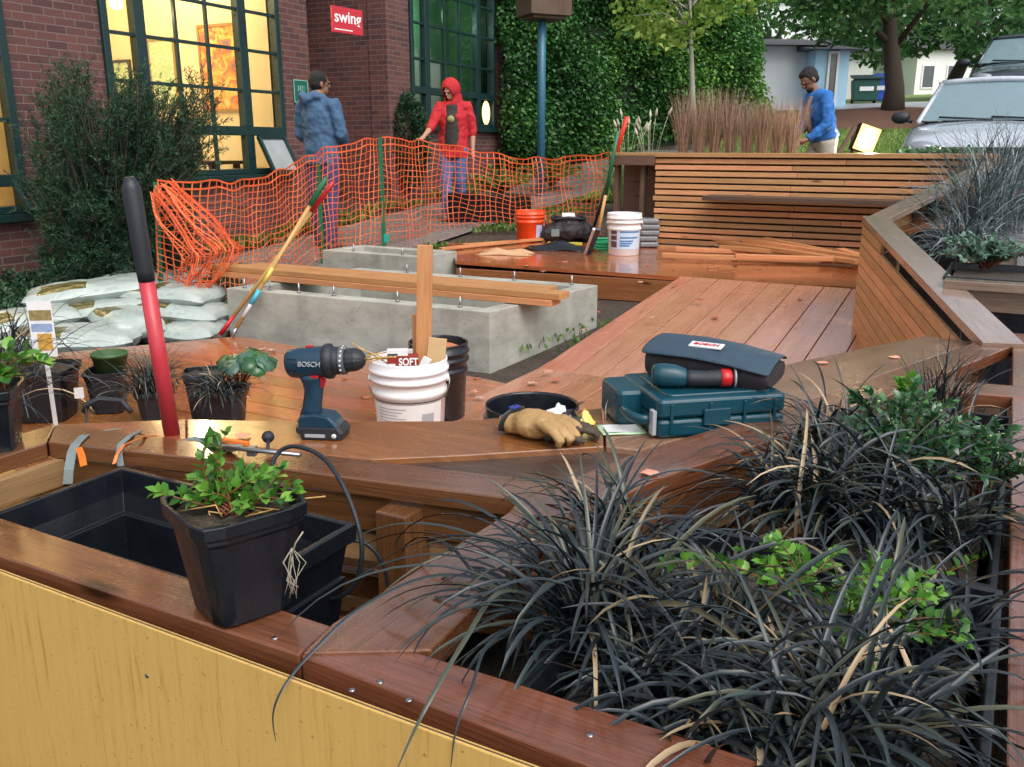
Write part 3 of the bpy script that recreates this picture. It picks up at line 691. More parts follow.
# trim post of the shed
mb = MB(); q = dp(747, 112, 25.6); q2 = dp(747, 35, 25.6); mb.board((q.x, q.y, q.z-.6), (q.x, q.y, q2.z), .3, .2, up=(0, 1, 0)); tag(mb.build('timber_post', plain('weathered post', (.36, .33, .27), .8)), 'weathered square timber post at the corner of the grey shed', 'post')
# ================================================================ parklet decks
RZ = .54
def clip(poly, pt, n):
    out = []
    for i in range(len(poly)):
        a, b_ = poly[i], poly[(i+1) % len(poly)]; da, db = (a-pt).dot(n), (b_-pt).dot(n)
        if da >= 0: out.append(a)
        if (da >= 0) != (db >= 0): out.append(a.lerp(b_, da/(da-db)))
    return out
def v2(p): return Vector((p[0], p[1], 0))
def planks(mb, poly, d, w, gap, t, zf, tone=None, butt=2.6):
    poly = [v2(p) for p in poly]; ar = sum(poly[i].x*poly[(i+1)%len(poly)].y-poly[(i+1)%len(poly)].x*poly[i].y for i in range(len(poly)))
    if ar < 0: poly = poly[::-1]
    d = v2(d).normalized(); n = Vector((-d.y, d.x, 0)); lo = min(p.dot(n) for p in poly); hi = max(p.dot(n) for p in poly)
    la = min(p.dot(d) for p in poly); lb = max(p.dot(d) for p in poly)
    k = lo
    while k < hi:
        cuts = [la]; 
        if butt: 
            x = la + random.uniform(.4, butt)
            while x < lb: cuts.append(x); x += butt
        cuts.append(lb)
        for x0, x1 in zip(cuts, cuts[1:]):
            q = [n*k+d*x0, n*k+d*(x1-.003), n*(k+w-gap)+d*(x1-.003), n*(k+w-gap)+d*x0]
            for i in range(len(poly)):
                e = poly[(i+1) % len(poly)]-poly[i]; q = clip(q, poly[i], Vector((-e.y, e.x, 0)))
                if len(q) < 3: break
            if len(q) >= 3: mb.prism([Vector((p.x, p.y, zf(p))) for p in q], t, d)
        k += w
z0f = lambda p: 0.0
A1, A2, A3 = gp(193, 328, 0), gp(486, 379, 0), gp(538, 369, 0)
mb = MB()
planks(mb, [A1, A2, (.14, 4.3, 0), (.12, 2.0, 0), (-1.1, 2.3, 0), (-3.9, 3.6, 0), gp(-150, 372, 0), gp(24, 356, 0)], V, .14, .005, .03, z0f, butt=0)
planks(mb, [A2, A3, (.5, 4.4, 0), (.5, 2.3, 0), (.145, 1.97, 0), (.145, 4.3, 0)], V, .14, .005, .03, z0f, butt=0)
struct(mb.build('lower_deck', M['deck'], bevel=.002, seg=1))
mb = MB()  # rim joist along the edge of the lower deck
mb.board(A1-Vector((0, 0, .09)), A2-Vector((0, 0, .09)), .035, .11, up=(0, 0, 1)); struct(mb.build('deck_joist', M['stud']))
TL, BL = gp(681, 277, .25), gp(539, 369, 0)
uT, uB = TL.dot(U), BL.dot(U)
rz_ = lambda p: .006 + (p.dot(U)-uB)/(uT-uB)*.25
Aw, Bw = gp(876, 221, .78), gp(998, 343, .54)
mb = MB()
WR = 1.95
planks(mb, [v2(BL), v2(BL)-V*WR, v2(TL)-V*WR, v2(TL)], U, .185, .006, .03, rz_, butt=0)
random.seed(7)
planks(mb, [v2(BL)-U*1.95, v2(BL)-V*.55-U*1.95, v2(BL)-V*WR-U*.9, v2(BL)-V*WR-U*.003, v2(BL)-U*.003], U, .185, .006, .03, lambda p: .006, butt=0)
struct(mb.build('ramp', M['ramp'], bevel=.002, seg=1))
mb = MB(); mb.prism([BL+V*.001, TL+V*.001-Vector((0, 0, .0)), TL+V*.04, BL+V*.04], .001); 
mb = MB(); mb.board(BL+Vector((0, 0, -.07))+V*-.02, TL+Vector((0, 0, -.08))+V*-.02, .03, .14); struct(mb.build('ramp_joist', M['stud']))
PL = gp(457, 264, .25); SL = Vector((.98, 8.8, 0)); SR = SL - V*3.25
mb = MB()
planks(mb, [PL, TL, v2(TL)-V*1.7, v2(SR)+U*.2, SL+V*.7, gp(448, 243, .25)], V, .14, .005, .03, lambda p: .25, butt=0)
struct(mb.build('upper_deck', M['deck'], bevel=.002, seg=1))
mb = MB()
dz = Vector((0, 0, -.12)); mb.board(PL+dz, TL+dz+(TL-PL).normalized()*1.9, .03, .17); struct(mb.build('step_fascia', M['seat'], bevel=.002))

# ---------------------------------------------------------------- concrete planters
def concrete_box(name, label, c0, c1, c2, ztop, zbot, th, bolts):
    c0, c1, c2 = [Vector((p.x, p.y, 0)) for p in (c0, c1, c2)]   # c1 the near corner, c0 left end, c2 right end
    a = (c0-c1); b_ = (c2-c1); c3 = c1+a+b_; au, bu = a.normalized(), b_.normalized()
    t = thing(name, label, 'planter', (c1.x, c1.y, zbot))
    mb = MB()
    inn = [c1+au*th+bu*th, c0-au*th+bu*th, c3-au*th-bu*th, c2+au*th-bu*th]; outr = [c1, c0, c3, c2]
    Z = lambda p, z: Vector((p.x, p.y, z))
    vs = [Z(p, z) for z in (zbot, ztop) for p in outr] + [Z(p, z) for z in (zbot, ztop) for p in inn]
    fs = []
    for i in range(4):
        j = (i+1) % 4
        fs += [(i, j, j+4, i+4), (j+8, i+8, i+12, j+12), (i+4, j+4, j+12, i+12)]
    mb.add(vs, fs); mb.build('wall', M['concrete'], t, bevel=.006)
    mb = MB(); mb.prism([Z(p, zbot+.1) for p in inn], .08); mb.build('soil', M['soil'], t)
    for p in bolts:
        mb = MB(); mb.tube([Z(p, ztop-.02), Z(p, ztop+.065)], .006, 6); mb.lathe([(.014, 0), (.014, .008), (.007, .009)], 6, Z(p, ztop+.003), close=True); mb.build('anchor_bolt', M['steel'], t)
    return t
M['steel'] = plain('dull steel', (.35, .35, .36), .35, 1, var=.2)
k1, k0, k2 = gp(490, 312, .28), gp(226, 288, .28), gp(598, 285, .28)
aa, bb = (k0-k1), (k2-k1)
bl = [k1+aa*f+bb.normalized()*.06 for f in (.12, .34, .58, .72, .84, .95)] + [k2-bb.normalized()*.06+aa*f for f in (.08, .3, .52, .75)] + [k1+bb*.45+aa.normalized()*.06]
concrete_box('concrete_planter', 'long low concrete planter box with boards laid across it and bolts along its rim', k0, k1, k2, .28, -.1, .11, bl)
q1 = Vector((0, 0, 0)); d2 = 7.35; q1 = dp(419, 257, d2); zt = q1.z
q0 = gp(322, 250, zt); q2 = gp(457, 251, zt); print('conc2', q1, q0, q2)
concrete_box('concrete_planter', 'smaller concrete planter box behind the long one beside the green stake', q0, q1, q2, zt, -.05, .1, [q0+(q1-q0)*f+(q2-q1).normalized()*.05 for f in (.3, .8)])
# boards lying on the long planter
la, lb = gp(219, 272, .305), gp(556, 302, .305); dl = (lb-la).normalized(); nl = Vector((-dl.y, dl.x, 0))
G = 'boards stacked on the concrete planter'
for i, (o_, z, s0, s1, lab) in enumerate(((0, .305, 0, 0, 'lower front board of the stack lying across the long concrete planter'), (.15, .305, .1, -.25, 'lower rear board of the stack lying across the long concrete planter'),
        (.01, .345, -.03, .05, 'upper front board of the stack lying across the long concrete planter'), (.155, .345, .2, -.1, 'upper rear board of the stack lying across the long concrete planter'))):
    mb = MB(); a_ = la + nl*o_ + dl*s0; b_ = lb + nl*o_ + dl*s1; a_.z = b_.z = z; mb.board(a_, b_, .14, .038)
    tag(mb.build('timber_board', M['fresh'], bevel=.003), lab, 'board', G)

# ---------------------------------------------------------------- slatted screen at the far end
SZT, SZB = 1.115, .25
sc_ = thing('slatted_screen', 'long slatted cedar screen wall across the far end of the deck', 'screen', (SL.x, SL.y, .25))
mb = MB(); dS = -V; p657 = .44
for i in range(15):
    z = SZT-.055 - i*.0575; x = p657 + random.uniform(-.015, .01); 
    j = random.choice([1.7, 1.75]) if i % 3 else 2.15
    for s0, s1 in ((x, j), (j+.003, 3.25)): mb.board(SL+dS*s0+Vector((0, 0, z)), SL+dS*s1+Vector((0, 0, z)), .028, .041)
mb.build('slats', M['slat'], sc_, bevel=.002, seg=1)
for s in (0.03, .3, p657+.03, 1.0, 1.75, 2.4, 3.2):
    mb = MB(); mb.board(SL+dS*s+U*.06+Vector((0, 0, SZB)), SL+dS*s+U*.06+Vector((0, 0, SZT-.025)), .04, .085, up=tuple(U)); mb.build('stud', M['stud'], sc_)
mb = MB(); mb.board(SL+dS*-.02+U*.17+Vector((0, 0, SZT)), SL+dS*3.3+U*.17+Vector((0, 0, SZT)), .42, .038); mb.build('cap', M['slat'], sc_, bevel=.003)
mb = MB(); mb.board(SL+dS*-.02-U*.05+Vector((0, 0, SZT-.05)), SL+dS*.44-U*.05+Vector((0, 0, SZT-.05)), .03, .09); mb.board(SL+dS*0+U*.3+Vector((0, 0, .7)), SL+dS*3.3+U*.3+Vector((0, 0, .7)), .02, .82); mb.build('backing', M['stud'], sc_)
mb = MB(); mb.board(SL+dS*1.0-U*.18+Vector((0, 0, .745)), SL+dS*3.0-U*.18+Vector((0, 0, .745)), .28, .04); mb.build('ledge', M['stud'], sc_, bevel=.003)
# loose lumber at the foot of the screen
G = 'loose boards piled at the foot of the screen'
LZ = .25
pile = [((662, 255), (866, 262), .02, .09, 'longest pale board lying flat in front of the lumber pile'), ((735, 256), (862, 260), .06, .06, 'slim pale board lying on the long front board of the pile'),
        ((676, 249), (760, 252), .02, .09, 'short reddish board half hidden at the left of the lumber pile'), ((713, 240), (858, 262), .07, .07, 'thin board slanting across the top of the lumber pile'),
        ((745, 240), (862, 258), .10, .09, 'dark faced board leaning over the middle of the lumber pile'), ((765, 239), (830, 252), .12, .06, 'short board poking up at the back of the lumber pile'),
        ((840, 250), (866, 258), .09, .08, 'short board end resting against the side panel'), ((720, 247), (850, 258), .045, .06, 'pale strip between the front board and the slanting ones')]
for (a_, b_, dz, ww, lab) in pile:
    pa, pb = gp(*a_, LZ+dz+.02), gp(*b_, LZ+dz*.6+.02)
    mb = MB(); mb.board(pa, pb, ww, .036); tag(mb.build('timber_board', M['fresh'], bevel=.003), lab, 'board', G)

# ---------------------------------------------------------------- seat (bench) plank and rims
bench = thing('bench', 'long built in timber bench bending round the near edge of the deck', 'bench', (.1, 1.9, .0))
SZ = .512
def P_(px, py, z=SZ): return gp(px, py, z)
mb = MB(); mb.prism([P_(20, 442), P_(60, 424), P_(186, 419), P_(186.5, 439)], .038, V); mb.prism([P_(187, 419), P_(275, 421), P_(462, 421), P_(602, 408), P_(604, 446), P_(460, 455), P_(372, 459), P_(300, 452), P_(187, 439)], .038, V); mb.build('seat', M['seat'], bench, bevel=.003)
mb = MB(); mb.prism([P_(604, 408), P_(640, 402), P_(800, 361), P_(925, 336), P_(975, 342), P_(800, 403), P_(640, 450), P_(606, 446)], .038, P_(925, 336)-P_(604, 408)); mb.build('seat', M['seat2'], bench, bevel=.003)
mb = MB(); mb.prism([P_(300, 453, .497), P_(372, 457, .497), P_(606, 447, .497), P_(645, 449, .497), P_(560, 484, .497)], .03, V); mb.build('seat_bearer', M['rough'], bench)
# slatted wall under the seat, facing the deck, seen from behind through the frame
def slatwall(mb, a, b_, zs, hgt=.045, th=.02):
    for z in zs: mb.board(Vector((a.x, a.y, z)), Vector((b_.x, b_.y, z)), th, hgt)
sa, sb, sb2 = P_(60, 424), P_(575, 424), P_(925, 338)
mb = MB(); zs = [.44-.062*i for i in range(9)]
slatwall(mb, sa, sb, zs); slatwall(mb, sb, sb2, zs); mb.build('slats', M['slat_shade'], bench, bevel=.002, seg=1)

fr = thing('planter_frame', 'large wet brown timber frame of the planting boxes in the foreground', 'planter frame', (0, 1.4, 0))
def rp(px, py, z=RZ): return gp(px, py, z)
mb = MB()
o1, o2 = rp(0, 564), rp(560, 767); od = (o2-o1).normalized(); on = Vector((-od.y, od.x, 0)); 
if on.y < 0: on = -on
i1 = rp(505, 679); wdt = (i1-o1).dot(on); print('front rail width', wdt)
pA, pJ = o1-od*.9, rp(300, 655)
jd = (rp(332, 626)-pJ)
mb.prism([pA, pJ-od*.0015, pJ-od*.0015+jd, pA+on*wdt], .038, od); mb.build('front_rail', M['rim'], fr, bevel=.003)
mb = MB(); R0, R1 = rp(1006, 767), rp(1012, 400); rd = (R1-R0).normalized(); rn = Vector((rd.y, -rd.x, 0))
pE = o1 + od*((R0-rd*.35-o1).dot(od)+.15)
mb.prism([pJ+od*.0015, pE, pE+on*wdt, i1, pJ+od*.0015+jd], .038, od); mb.build('front_rail', M['rim'], fr, bevel=.003)
up = Vector((0, 0, .0045))
mb = MB(); mb.prism([p+up for p in (rp(303, 655), rp(333, 625.5), rp(509, 514), rp(519, 502), rp(560, 486), rp(603, 505), rp(590, 519), rp(540, 546), rp(432, 652))], .04, rp(509, 514)-rp(296, 657)); mb.build('diagonal_rail', M['rim'], fr, bevel=.003)
mb = MB(); mb.prism([rp(48, 442), rp(56, 424.5), rp(187, 440), rp(300, 452.5), rp(558, 482), rp(521, 500), rp(293, 470), rp(188, 457)], .038, rp(558, 482)-rp(300, 452)); mb.build('left_rim', M['rim'], fr, bevel=.003)
mb = MB(); mb.prism([rp(562, 482), rp(640, 451), rp(800, 403), rp(975, 342), rp(1015, 345), rp(935, 377), rp(800, 430), rp(656, 480), rp(608, 503)], .038, rp(975, 341)-rp(640, 450)); mb.build('right_rim', M['rim'], fr, bevel=.003)
mb = MB(); mb.prism([p+up*.7 for p in (rp(908, 378), rp(1040, 389), rp(1045, 400), rp(880, 387))], .038, V); mb.build('cross_rail', M['rim'], fr, bevel=.003)
mb = MB(); mb.prism([rp(55, 424), rp(46, 443), rp(46, 443)-U*.75, rp(55, 424)-U*.78-V*-.03], .038, U); mb.build('left_end_rail', M['rim'], fr, bevel=.003)
Lb = (R1-R0).length
mb = MB(); mb.prism([R0-rd*.4, R1+rd*1.0, R1+rd*1.0+rn*.04, R0-rd*.4+rn*.04], .09, rd); mb.build('road_rail', M['rim'], fr, bevel=.003)
mb = MB(); mb.prism([R0-rd*.4+rn*.045-up*8, R1+rd*.6+rn*.045-up*8, R1+rd*.6+rn*.063-up*8, R0-rd*.4+rn*.063-up*8], .6, rd); mb.build('road_panel', M['white'] if 0 else M['stud'], fr)
# aprons beneath the rims
def apron(a, b_, off, z1_, z0_, mat, nm='apron', th=.03, par=fr):
    a, b_ = Vector(a), Vector(b_); d = (b_-a).normalized(); n = Vector((-d.y, d.x, 0)); n = n if n.y > 0 else -n
    mb = MB(); zc = (z1_+z0_)/2; pa, pb = a+n*off, b_+n*off; mb.board(Vector((pa.x, pa.y, zc)), Vector((pb.x, pb.y, zc)), th, abs(z1_-z0_)); mb.build(nm, mat, par, bevel=.002)
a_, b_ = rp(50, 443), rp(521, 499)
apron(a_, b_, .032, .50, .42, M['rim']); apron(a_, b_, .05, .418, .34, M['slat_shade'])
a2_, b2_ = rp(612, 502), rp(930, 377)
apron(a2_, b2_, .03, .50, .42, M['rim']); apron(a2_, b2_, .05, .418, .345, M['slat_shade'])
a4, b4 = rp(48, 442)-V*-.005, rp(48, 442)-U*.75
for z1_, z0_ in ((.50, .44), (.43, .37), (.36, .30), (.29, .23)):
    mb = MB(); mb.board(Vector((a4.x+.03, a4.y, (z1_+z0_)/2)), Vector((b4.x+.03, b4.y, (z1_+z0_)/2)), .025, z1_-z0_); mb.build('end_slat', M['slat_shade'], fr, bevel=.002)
a3, b3 = rp(303, 655)+rn*.03, rp(509, 514)+rn*.03
for q, w_ in ((rp(395, 505), .075), (rp(752, 450), .07), (rp(120, 452), .075), (rp(606, 508), .08), (rp(900, 395), .07)):
    mb = MB(); qq = Vector((q.x, q.y+.11, 0)); mb.board(qq+Vector((0, 0, -.06)), qq+Vector((0, 0, .49)), w_, .09, up=tuple(U)); mb.build('post', M['rim'], fr, bevel=.004)
for zz in (.26, .02): apron(rp(50, 443), rp(521, 499), .13, zz, zz-.06, M['rim'], 'lower_rail')
mb = MB()   # floor of the box: bare ledger boards
slatwall(mb, a3+rn*.03, b3+rn*.03, [.15], .09); mb.build('lower_rail', M['rim'], fr, bevel=.003)
# plywood front
M['ply'] = None
m, nt, b = nmat('yellow plywood'); g = tc(nt); u_ = mapping(nt, g, (1, 1, .12))
n1 = noise(nt, mapping(nt, g, (120, 120, 7)), 1, 5, .65, .3); n2 = noise(nt, mapping(nt, g, (6, 6, 1.5)), 1, 4, .6)
c = ramp(nt, n1, [(.25, (.33, .18, .045)), (.42, (.55, .345, .10)), (.8, (.62, .41, .135))]).outputs[0]
c = mixc(nt, mixc(nt, .5, (0,)*3, n2), c, (.58, .34, .075)); c = mixc(nt, ramp(nt, noise(nt, g, 130, 2), [(.68, (0,)*3), (.74, (1,)*3)]).outputs[0], c, (.33, .19, .05))
lk(nt, c, b.inputs['Base Color']); b.inputs['Roughness'].default_value = .5; bump(nt, b, n1, .2, .002); M['ply'] = m
mb = MB(); o0 = Vector((0, 0, -.006)); a_, b_ = o1-od*.9, pE; 
mb.prism([p+o0 for p in (a_-on*.0115, b_-on*.0115, b_-on*.0025, a_-on*.0025)], 1.2, od)
ply = mb.build('plywood_panel', M['ply'], bevel=.0015); tag(ply, 'yellow plywood sheet closing the front of the near planting box', 'panel')
mb = MB()
mb.prism([p+o0+Vector((0, 0, .0006)) for p in (a_-on*.0085, b_-on*.0085, b_-on*.0065, a_-on*.0065)], .001, od)
mb.build('edge_plies', M['stud'], ply)
mb = MB()
for s in (.35, .95, 1.05): q = o1+od*s-on*.0117; mb.lathe([(.004, 0), (.003, .001), (0, .0012)], 10, (q.x, q.y, .45-.05*(s>1)), Matrix.Rotation(math.atan2(od.y, od.x), 3, 'Z') @ Matrix.Rotation(PI/2, 3, 'X')); 
mb.build('screw_head', M['steel'], ply)
for q in (rp(352, 690), rp(380, 682), rp(275, 638), rp(409, 700), rp(590, 735)):
    mb = MB(); mb.lathe([(.0045, 0), (.0045, .001), (.002, .0016), (0, .0012)], 12, q); mb.build('screw_head', M['steel'], fr)

# ---------------------------------------------------------------- right hand side panels with sloping caps
Rw = Vector((3.95, 7.3, 1.1))
sp = thing('side_panel', 'slatted cedar side panel with a sloping greyed cap on the street side', 'panel', (Bw.x, Bw.y, 0))
def capboard(p0, p1, w_, t, ext0=0, ext1=0):
    mb = MB(); d = (p1-p0).normalized(); mb.board(p0-d*ext0, p1+d*ext1, w_, t); return mb
d1 = v2(Aw-Bw).normalized(); n1_ = Vector((-d1.y, d1.x, 0)); n1_ = n1_ if n1_.x < 0 else -n1_
mb = capboard(Bw, Aw, .135, .036, .05, .06); mb.build('cap', M['cap'], sp, bevel=.003)
mb = MB(); Ls = v2(Aw-Bw).length; slope = (Aw.z-Bw.z)/Ls
for i in range(16):
    zA = Aw.z - .05 - i*.056; ss = slope*.93
    # slat runs from A (s=0) towards B (s=Ls); cap underside height at s
    f = lambda s: (Aw.z - .024 - slope*s) - (zA - ss*s)
    s0, s1 = 0.0, Ls
    if f(0) < .022: 
        continue
    if f(Ls) < .022: s1 = max(.0, (f(0)-.022)/(slope-ss))
    if s1 < .08: continue
    a_ = v2(Aw)-d1*(s0-.03+random.uniform(0, .01))+n1_*.058; b_ = v2(Aw)-d1*s1+n1_*.058
    mb.board(Vector((a_.x, a_.y, zA)), Vector((b_.x, b_.y, zA-ss*s1)), .02, .05)
mb.build('slats', M['slat'], sp, bevel=.002, seg=1)
for s in (.05, .6, 1.15, Ls-.1):
    mb = MB(); q = v2(Aw)-d1*s+n1_*.02; mb.board(q+Vector((0, 0, -.1)), q+Vector((0, 0, Aw.z-slope*s-.02)), .045, .04, up=tuple(U)); mb.build('stud', M['stud'], sp)
sp2 = thing('side_panel', 'rear slatted panel whose cap climbs to the corner of the far screen', 'panel', (Aw.x, Aw.y, 0))
mb = MB(); A_b = Aw+Vector((0, 0, -.004)); mb.board(A_b, Rw, .13, .036); mb.build('cap', M['cap'], sp2, bevel=.003)
d2_ = v2(Rw-Aw).normalized(); n2_ = Vector((-d2_.y, d2_.x, 0)); n2_ = n2_ if n2_.x < 0 else -n2_
mb = MB()
for i in range(12):
    a_, b_ = Aw+n2_*.05+d2_*.06, Rw+n2_*.05-d2_*.03; mb.board(a_-Vector((0, 0, .05+.058*i)), b_-Vector((0, 0, .05+.058*i)), .02, .047)
mb.build('slats', M['slat'], sp2, bevel=.002, seg=1)
for s in (.12, .8, 1.6, 2.4):
    mb = MB(); q = v2(Aw)+d2_*s+n2_*.01; zz = Aw.z+(Rw.z-Aw.z)*s/v2(Rw-Aw).length-.03; mb.board(q, q+Vector((0, 0, zz)), .05, .04, up=tuple(U)); mb.build('stud', M['stud'], sp2)
mb = MB(); q = Aw.lerp(Rw, .5)-n2_*.16; mb.board(Aw+Vector((.12, .1, -.1)), Rw+Vector((.1, -.25, -.22)), .09, .036); mb.build('rail', M['rim'], sp2, bevel=.003)
# cross beam of the upper planting bed
ca = gp(944, 283, .645); cb_ = ca - V*1.3
mb = MB(); mb.board(ca, cb_, .085, .036); mb.board(ca+U*.02-Vector((0, 0, .065)), cb_+U*.02-Vector((0, 0, .065)), .03, .085)
tag(mb.build('cross_beam', M['cap'], bevel=.003), 'pale timber cross beam joining the side panel cap to the street edge', 'beam')
mb = MB(); q = gp(1019, 320, .5); mb.board((q.x, q.y+.1, 0), (q.x, q.y+.1, .62), .06, .06, up=tuple(U)); tag(mb.build('timber_post', M['stud'], bevel=.003), 'dark square post at the right edge under the cross beam', 'post')
# ================================================================ objects
M['bplas'] = plain('black nursery plastic', (.006, .008, .012), .3, var=.35, nscale=9, bumpy=.15, bscale=120)
M['wplas'] = plain('white bucket plastic', (.74, .75, .76), .35, var=.05, nscale=3)
M['teal'] = plain('dark teal moulded plastic', (.004, .05, .075), .34, var=.2, nscale=10, bumpy=.1, bscale=150)
M['navy'] = plain('navy woven fabric', (.025, .055, .085), .6, var=.25, nscale=14, bumpy=.5, bscale=300)
M['blackfab'] = plain('black fabric', (.02, .016, .02), .6, var=.3, bumpy=.4, bscale=200)
M['tblue'] = plain('dark blue tool plastic', (.008, .035, .065), .35, var=.2, nscale=20)
M['trub'] = plain('black rubber grip', (.012, .016, .022), .5, var=.3, bumpy=.3, bscale=300)
M['tred'] = plain('tool red', (.45, .01, .015), .35)
M['lab'] = plain('grey label', (.35, .37, .4), .4)
M['brass'] = plain('gold coated bit', (.65, .42, .12), .3, 1)
M['poles'] = plain('red fibreglass handle', (.46, .035, .05), .35, var=.12, nscale=30)
M['polew'] = plain('varnished wood handle', (.5, .3, .1), .4, var=.15)
M['gplas'] = plain('green plastic', (.01, .12, .05), .4)
M['gray'] = plain('grey webbing', (.16, .2, .2), .7, bumpy=.3, bscale=300)
M['orange'] = plain('orange ribbon', (.75, .16, .02), .5)
M['paperw'] = plain('white paper label', (.7, .7, .7), .5, var=.1)
M['bluel'] = plain('blue print', (.06, .2, .45), .5)
M['tan'] = plain('tan leather', (.36, .22, .085), .6, var=.35, nscale=18, bumpy=.6, bscale=60)
M['camo'] = plain('dark camouflage cloth', (.06, .045, .03), .7, var=.8, nscale=26, bumpy=.4)

def RZm(a): return Matrix.Rotation(a, 3, 'Z')
# ---- buckets
def bucket(name, label, pos, rt, h, mat, grp=None, rb=None, bail=True, hz=0, open_=True):
    t = thing(name, label, 'bucket', pos, hz, grp); rb = rb or rt*.86
    mb = MB(); R = lambda z: rb+(rt-rb)*z/h
    prof = [(.001, 0), (rb*.97, 0), (rb, .006), (R(h*.60), h*.60), (R(h*.60)+.006, h*.61), (R(h*.66)+.006, h*.66), (R(h*.66), h*.67), (R(h*.76), h*.76), (R(h*.76)+.010, h*.765), (R(h*.80)+.010, h*.80), (R(h*.8)+.002, h*.81), (R(h*.86)+.002, h*.86), (R(h*.86)+.010, h*.87), (R(h*.9)+.01, h*.9), (R(h*.9)+.002, h*.905), (rt+.002, h*.985), (rt+.001, h), (rt-.004, h), (rt-.006, h*.98), (R(h*.5)-.006, h*.5), (rb-.005, .02), (.001, .02)]
    mb.lathe(prof, 40); mb.build('shell', mat, t, world=False)
    if bail:
        mb = MB(); a = rt+.012; mb.tube([(a*math.cos(x), -.02-.0*math.sin(x)-a*.12*math.sin(x), h*.78-a*.95*math.sin(x)) for x in np.linspace(0, PI, 15)], .0022, 6)
        mb.build('handle', M['steel'], t, world=False)
        mb = MB(); 
        for s in (-1, 1): mb.lathe([(.014, -.004), (.014, .008), (.006, .01)], 12, (s*(rt+.0), -.02, h*.78), Matrix.Rotation(s*PI/2, 3, 'Y'), close=True)
        mb.build('handle_lug', mat, t, world=False)
    return t
def curved_label(mb, r0, r1, z0, z1, a0, a1, off=.0015, n=16):
    rows = []
    for j in range(2):
        z = z0+(z1-z0)*j; r = (r0+(r1-r0)*j)+off
        rows.append([Vector((r*math.cos(a), r*math.sin(a), z)) for a in np.linspace(a0, a1, n)])
    mb.sheet(rows)
wb = dp(409, 366, 3.5); wb.z = 0
B1 = bucket('bucket', 'white plastic bucket full of wood scraps and a red box standing behind the bench', wb, .156, .365, M['wplas'])
rr_ = lambda z: .134+.022*z/.365
mb = MB(); curved_label(mb, rr_(.04), rr_(.2), .04, .2, -PI*.86, -PI*.14); mb.build('label', M['paperw'], B1, world=False)
mb = MB()
for k in range(9): curved_label(mb, rr_(.18-.013*k), rr_(.184-.013*k), .18-.013*k, .184-.013*k, -PI*.78, -PI*(.5+.04*(k % 3)), .0022)
mb.build('printed_lines', M['lab'], B1, world=False)
mb = MB(); curved_label(mb, rr_(.06), rr_(.16), .06, .16, -PI*.36, -PI*.24, .0022); mb.build('barcode_block', M['lab'], B1, world=False)
mb = MB(); curved_label(mb, rr_(.208), rr_(.212), .208, .212, -PI, 0, .003, 30); mb.build('dark_band', M['trub'], B1, world=False)
def stick(name, label, p0, p1, w_, t_, mat, cat='wood offcut', grp='scraps standing in the near white bucket', upv=(0, 1, 0), bev=.0015):
    mb = MB(); mb.board(p0, p1, w_, t_, up=upv); return tag(mb.build(name, mat, bevel=bev), label, cat, grp)
bb_ = lambda dx, dy, z: Vector((wb.x+dx, wb.y+dy, z))
tt = dp(425, 245, 3.52)
stick('timber_offcut', 'tall upright wooden strip rising out of the near white bucket', bb_(.045, .03, .03), Vector((tt.x, tt.y, tt.z)), .062, .02, M['fresh'])
tt = dp(416, 314, 3.6); stick('timber_offcut', 'short wooden strip just left of the tall one in the near white bucket', bb_(.03, .06, .05), tt, .035, .02, M['fresh'])
a_ = dp(434, 366, 3.5); b_ = dp(438, 338, 3.52); 
stick('timber_offcut', 'short pale wood block with a slanting top in the near white bucket', Vector((a_.x, a_.y, .3)), b_, .075, .014, plain('pale offcut', (.5, .33, .16), .6), bev=.002)
rbx = thing('cardboard_box', 'red and white box reading soft sticking out of the near white bucket', 'box', dp(403, 362, 3.43), .08)
mb = MB(); mb.b2((-.062, -.012, -.08), (.062, .03, .028)); mb.build('box_body', plain('dark red card', (.26, .02, .015), .5), rbx, world=False, bevel=.002)
mb = MB(); mb.b2((-.062, -.0125, .0285), (.02, .03, .05)); mb.build('box_top', M['paperw'], rbx, world=False); mb = MB(); mb.b2((-.06, -.0135, .03), (-.02, -.0126, .037)); mb.build('print', M['trub'], rbx, world=False)
text_mesh('SOFT', .042, M['white'], 'lettering', rbx, Matrix.Translation((.022, -.0135, .002)) @ TXT, bold=.001, sx=.78)
mb = MB(); mb.b2((-.06, -.013, -.03), (-.03, -.0122, -.004)); mb.b2((-.03, -.013, -.03), (.06, -.0122, -.021)); mb.build('pale_panel', M['paperw'], rbx, world=False)
mb = MB(); mb.box((0, 0, 0), (.035, .012, .05), M=Matrix.Rotation(.5, 3, 'Y')); o = mb.build('paper_packet', M['paperw'], bevel=.003, origin=(0, 0, 0)); o.location = dp(425, 363, 3.42); tag(o, 'small white packet tucked beside the red box in the near white bucket', 'packet')
for i, (q0, q1) in enumerate((((358, 348), (395, 362)), ((362, 357), (392, 351)), ((352, 343), (392, 366)), ((366, 362), (394, 357)))):
    mb = MB(); mb.tube([dp(*q0, 3.42), dp(q1[0], q1[1], 3.46)], .0028, 6)
    tag(mb.build('thin_stick', M['polew']), ['thin wooden sticks poking out over the left rim of the near white bucket']*4 and 'thin wooden stick poking out over the left rim of the near white bucket', 'stick', 'thin sticks in the near white bucket')
kb = dp(438, 341, 3.86); kb.z = 0
B2 = bucket('bucket', 'tall black plastic pail holding terracotta bits behind the white bucket', kb, .132, dp(438, 341, 3.86).z, M['bplas'], rb=.115, bail=False)
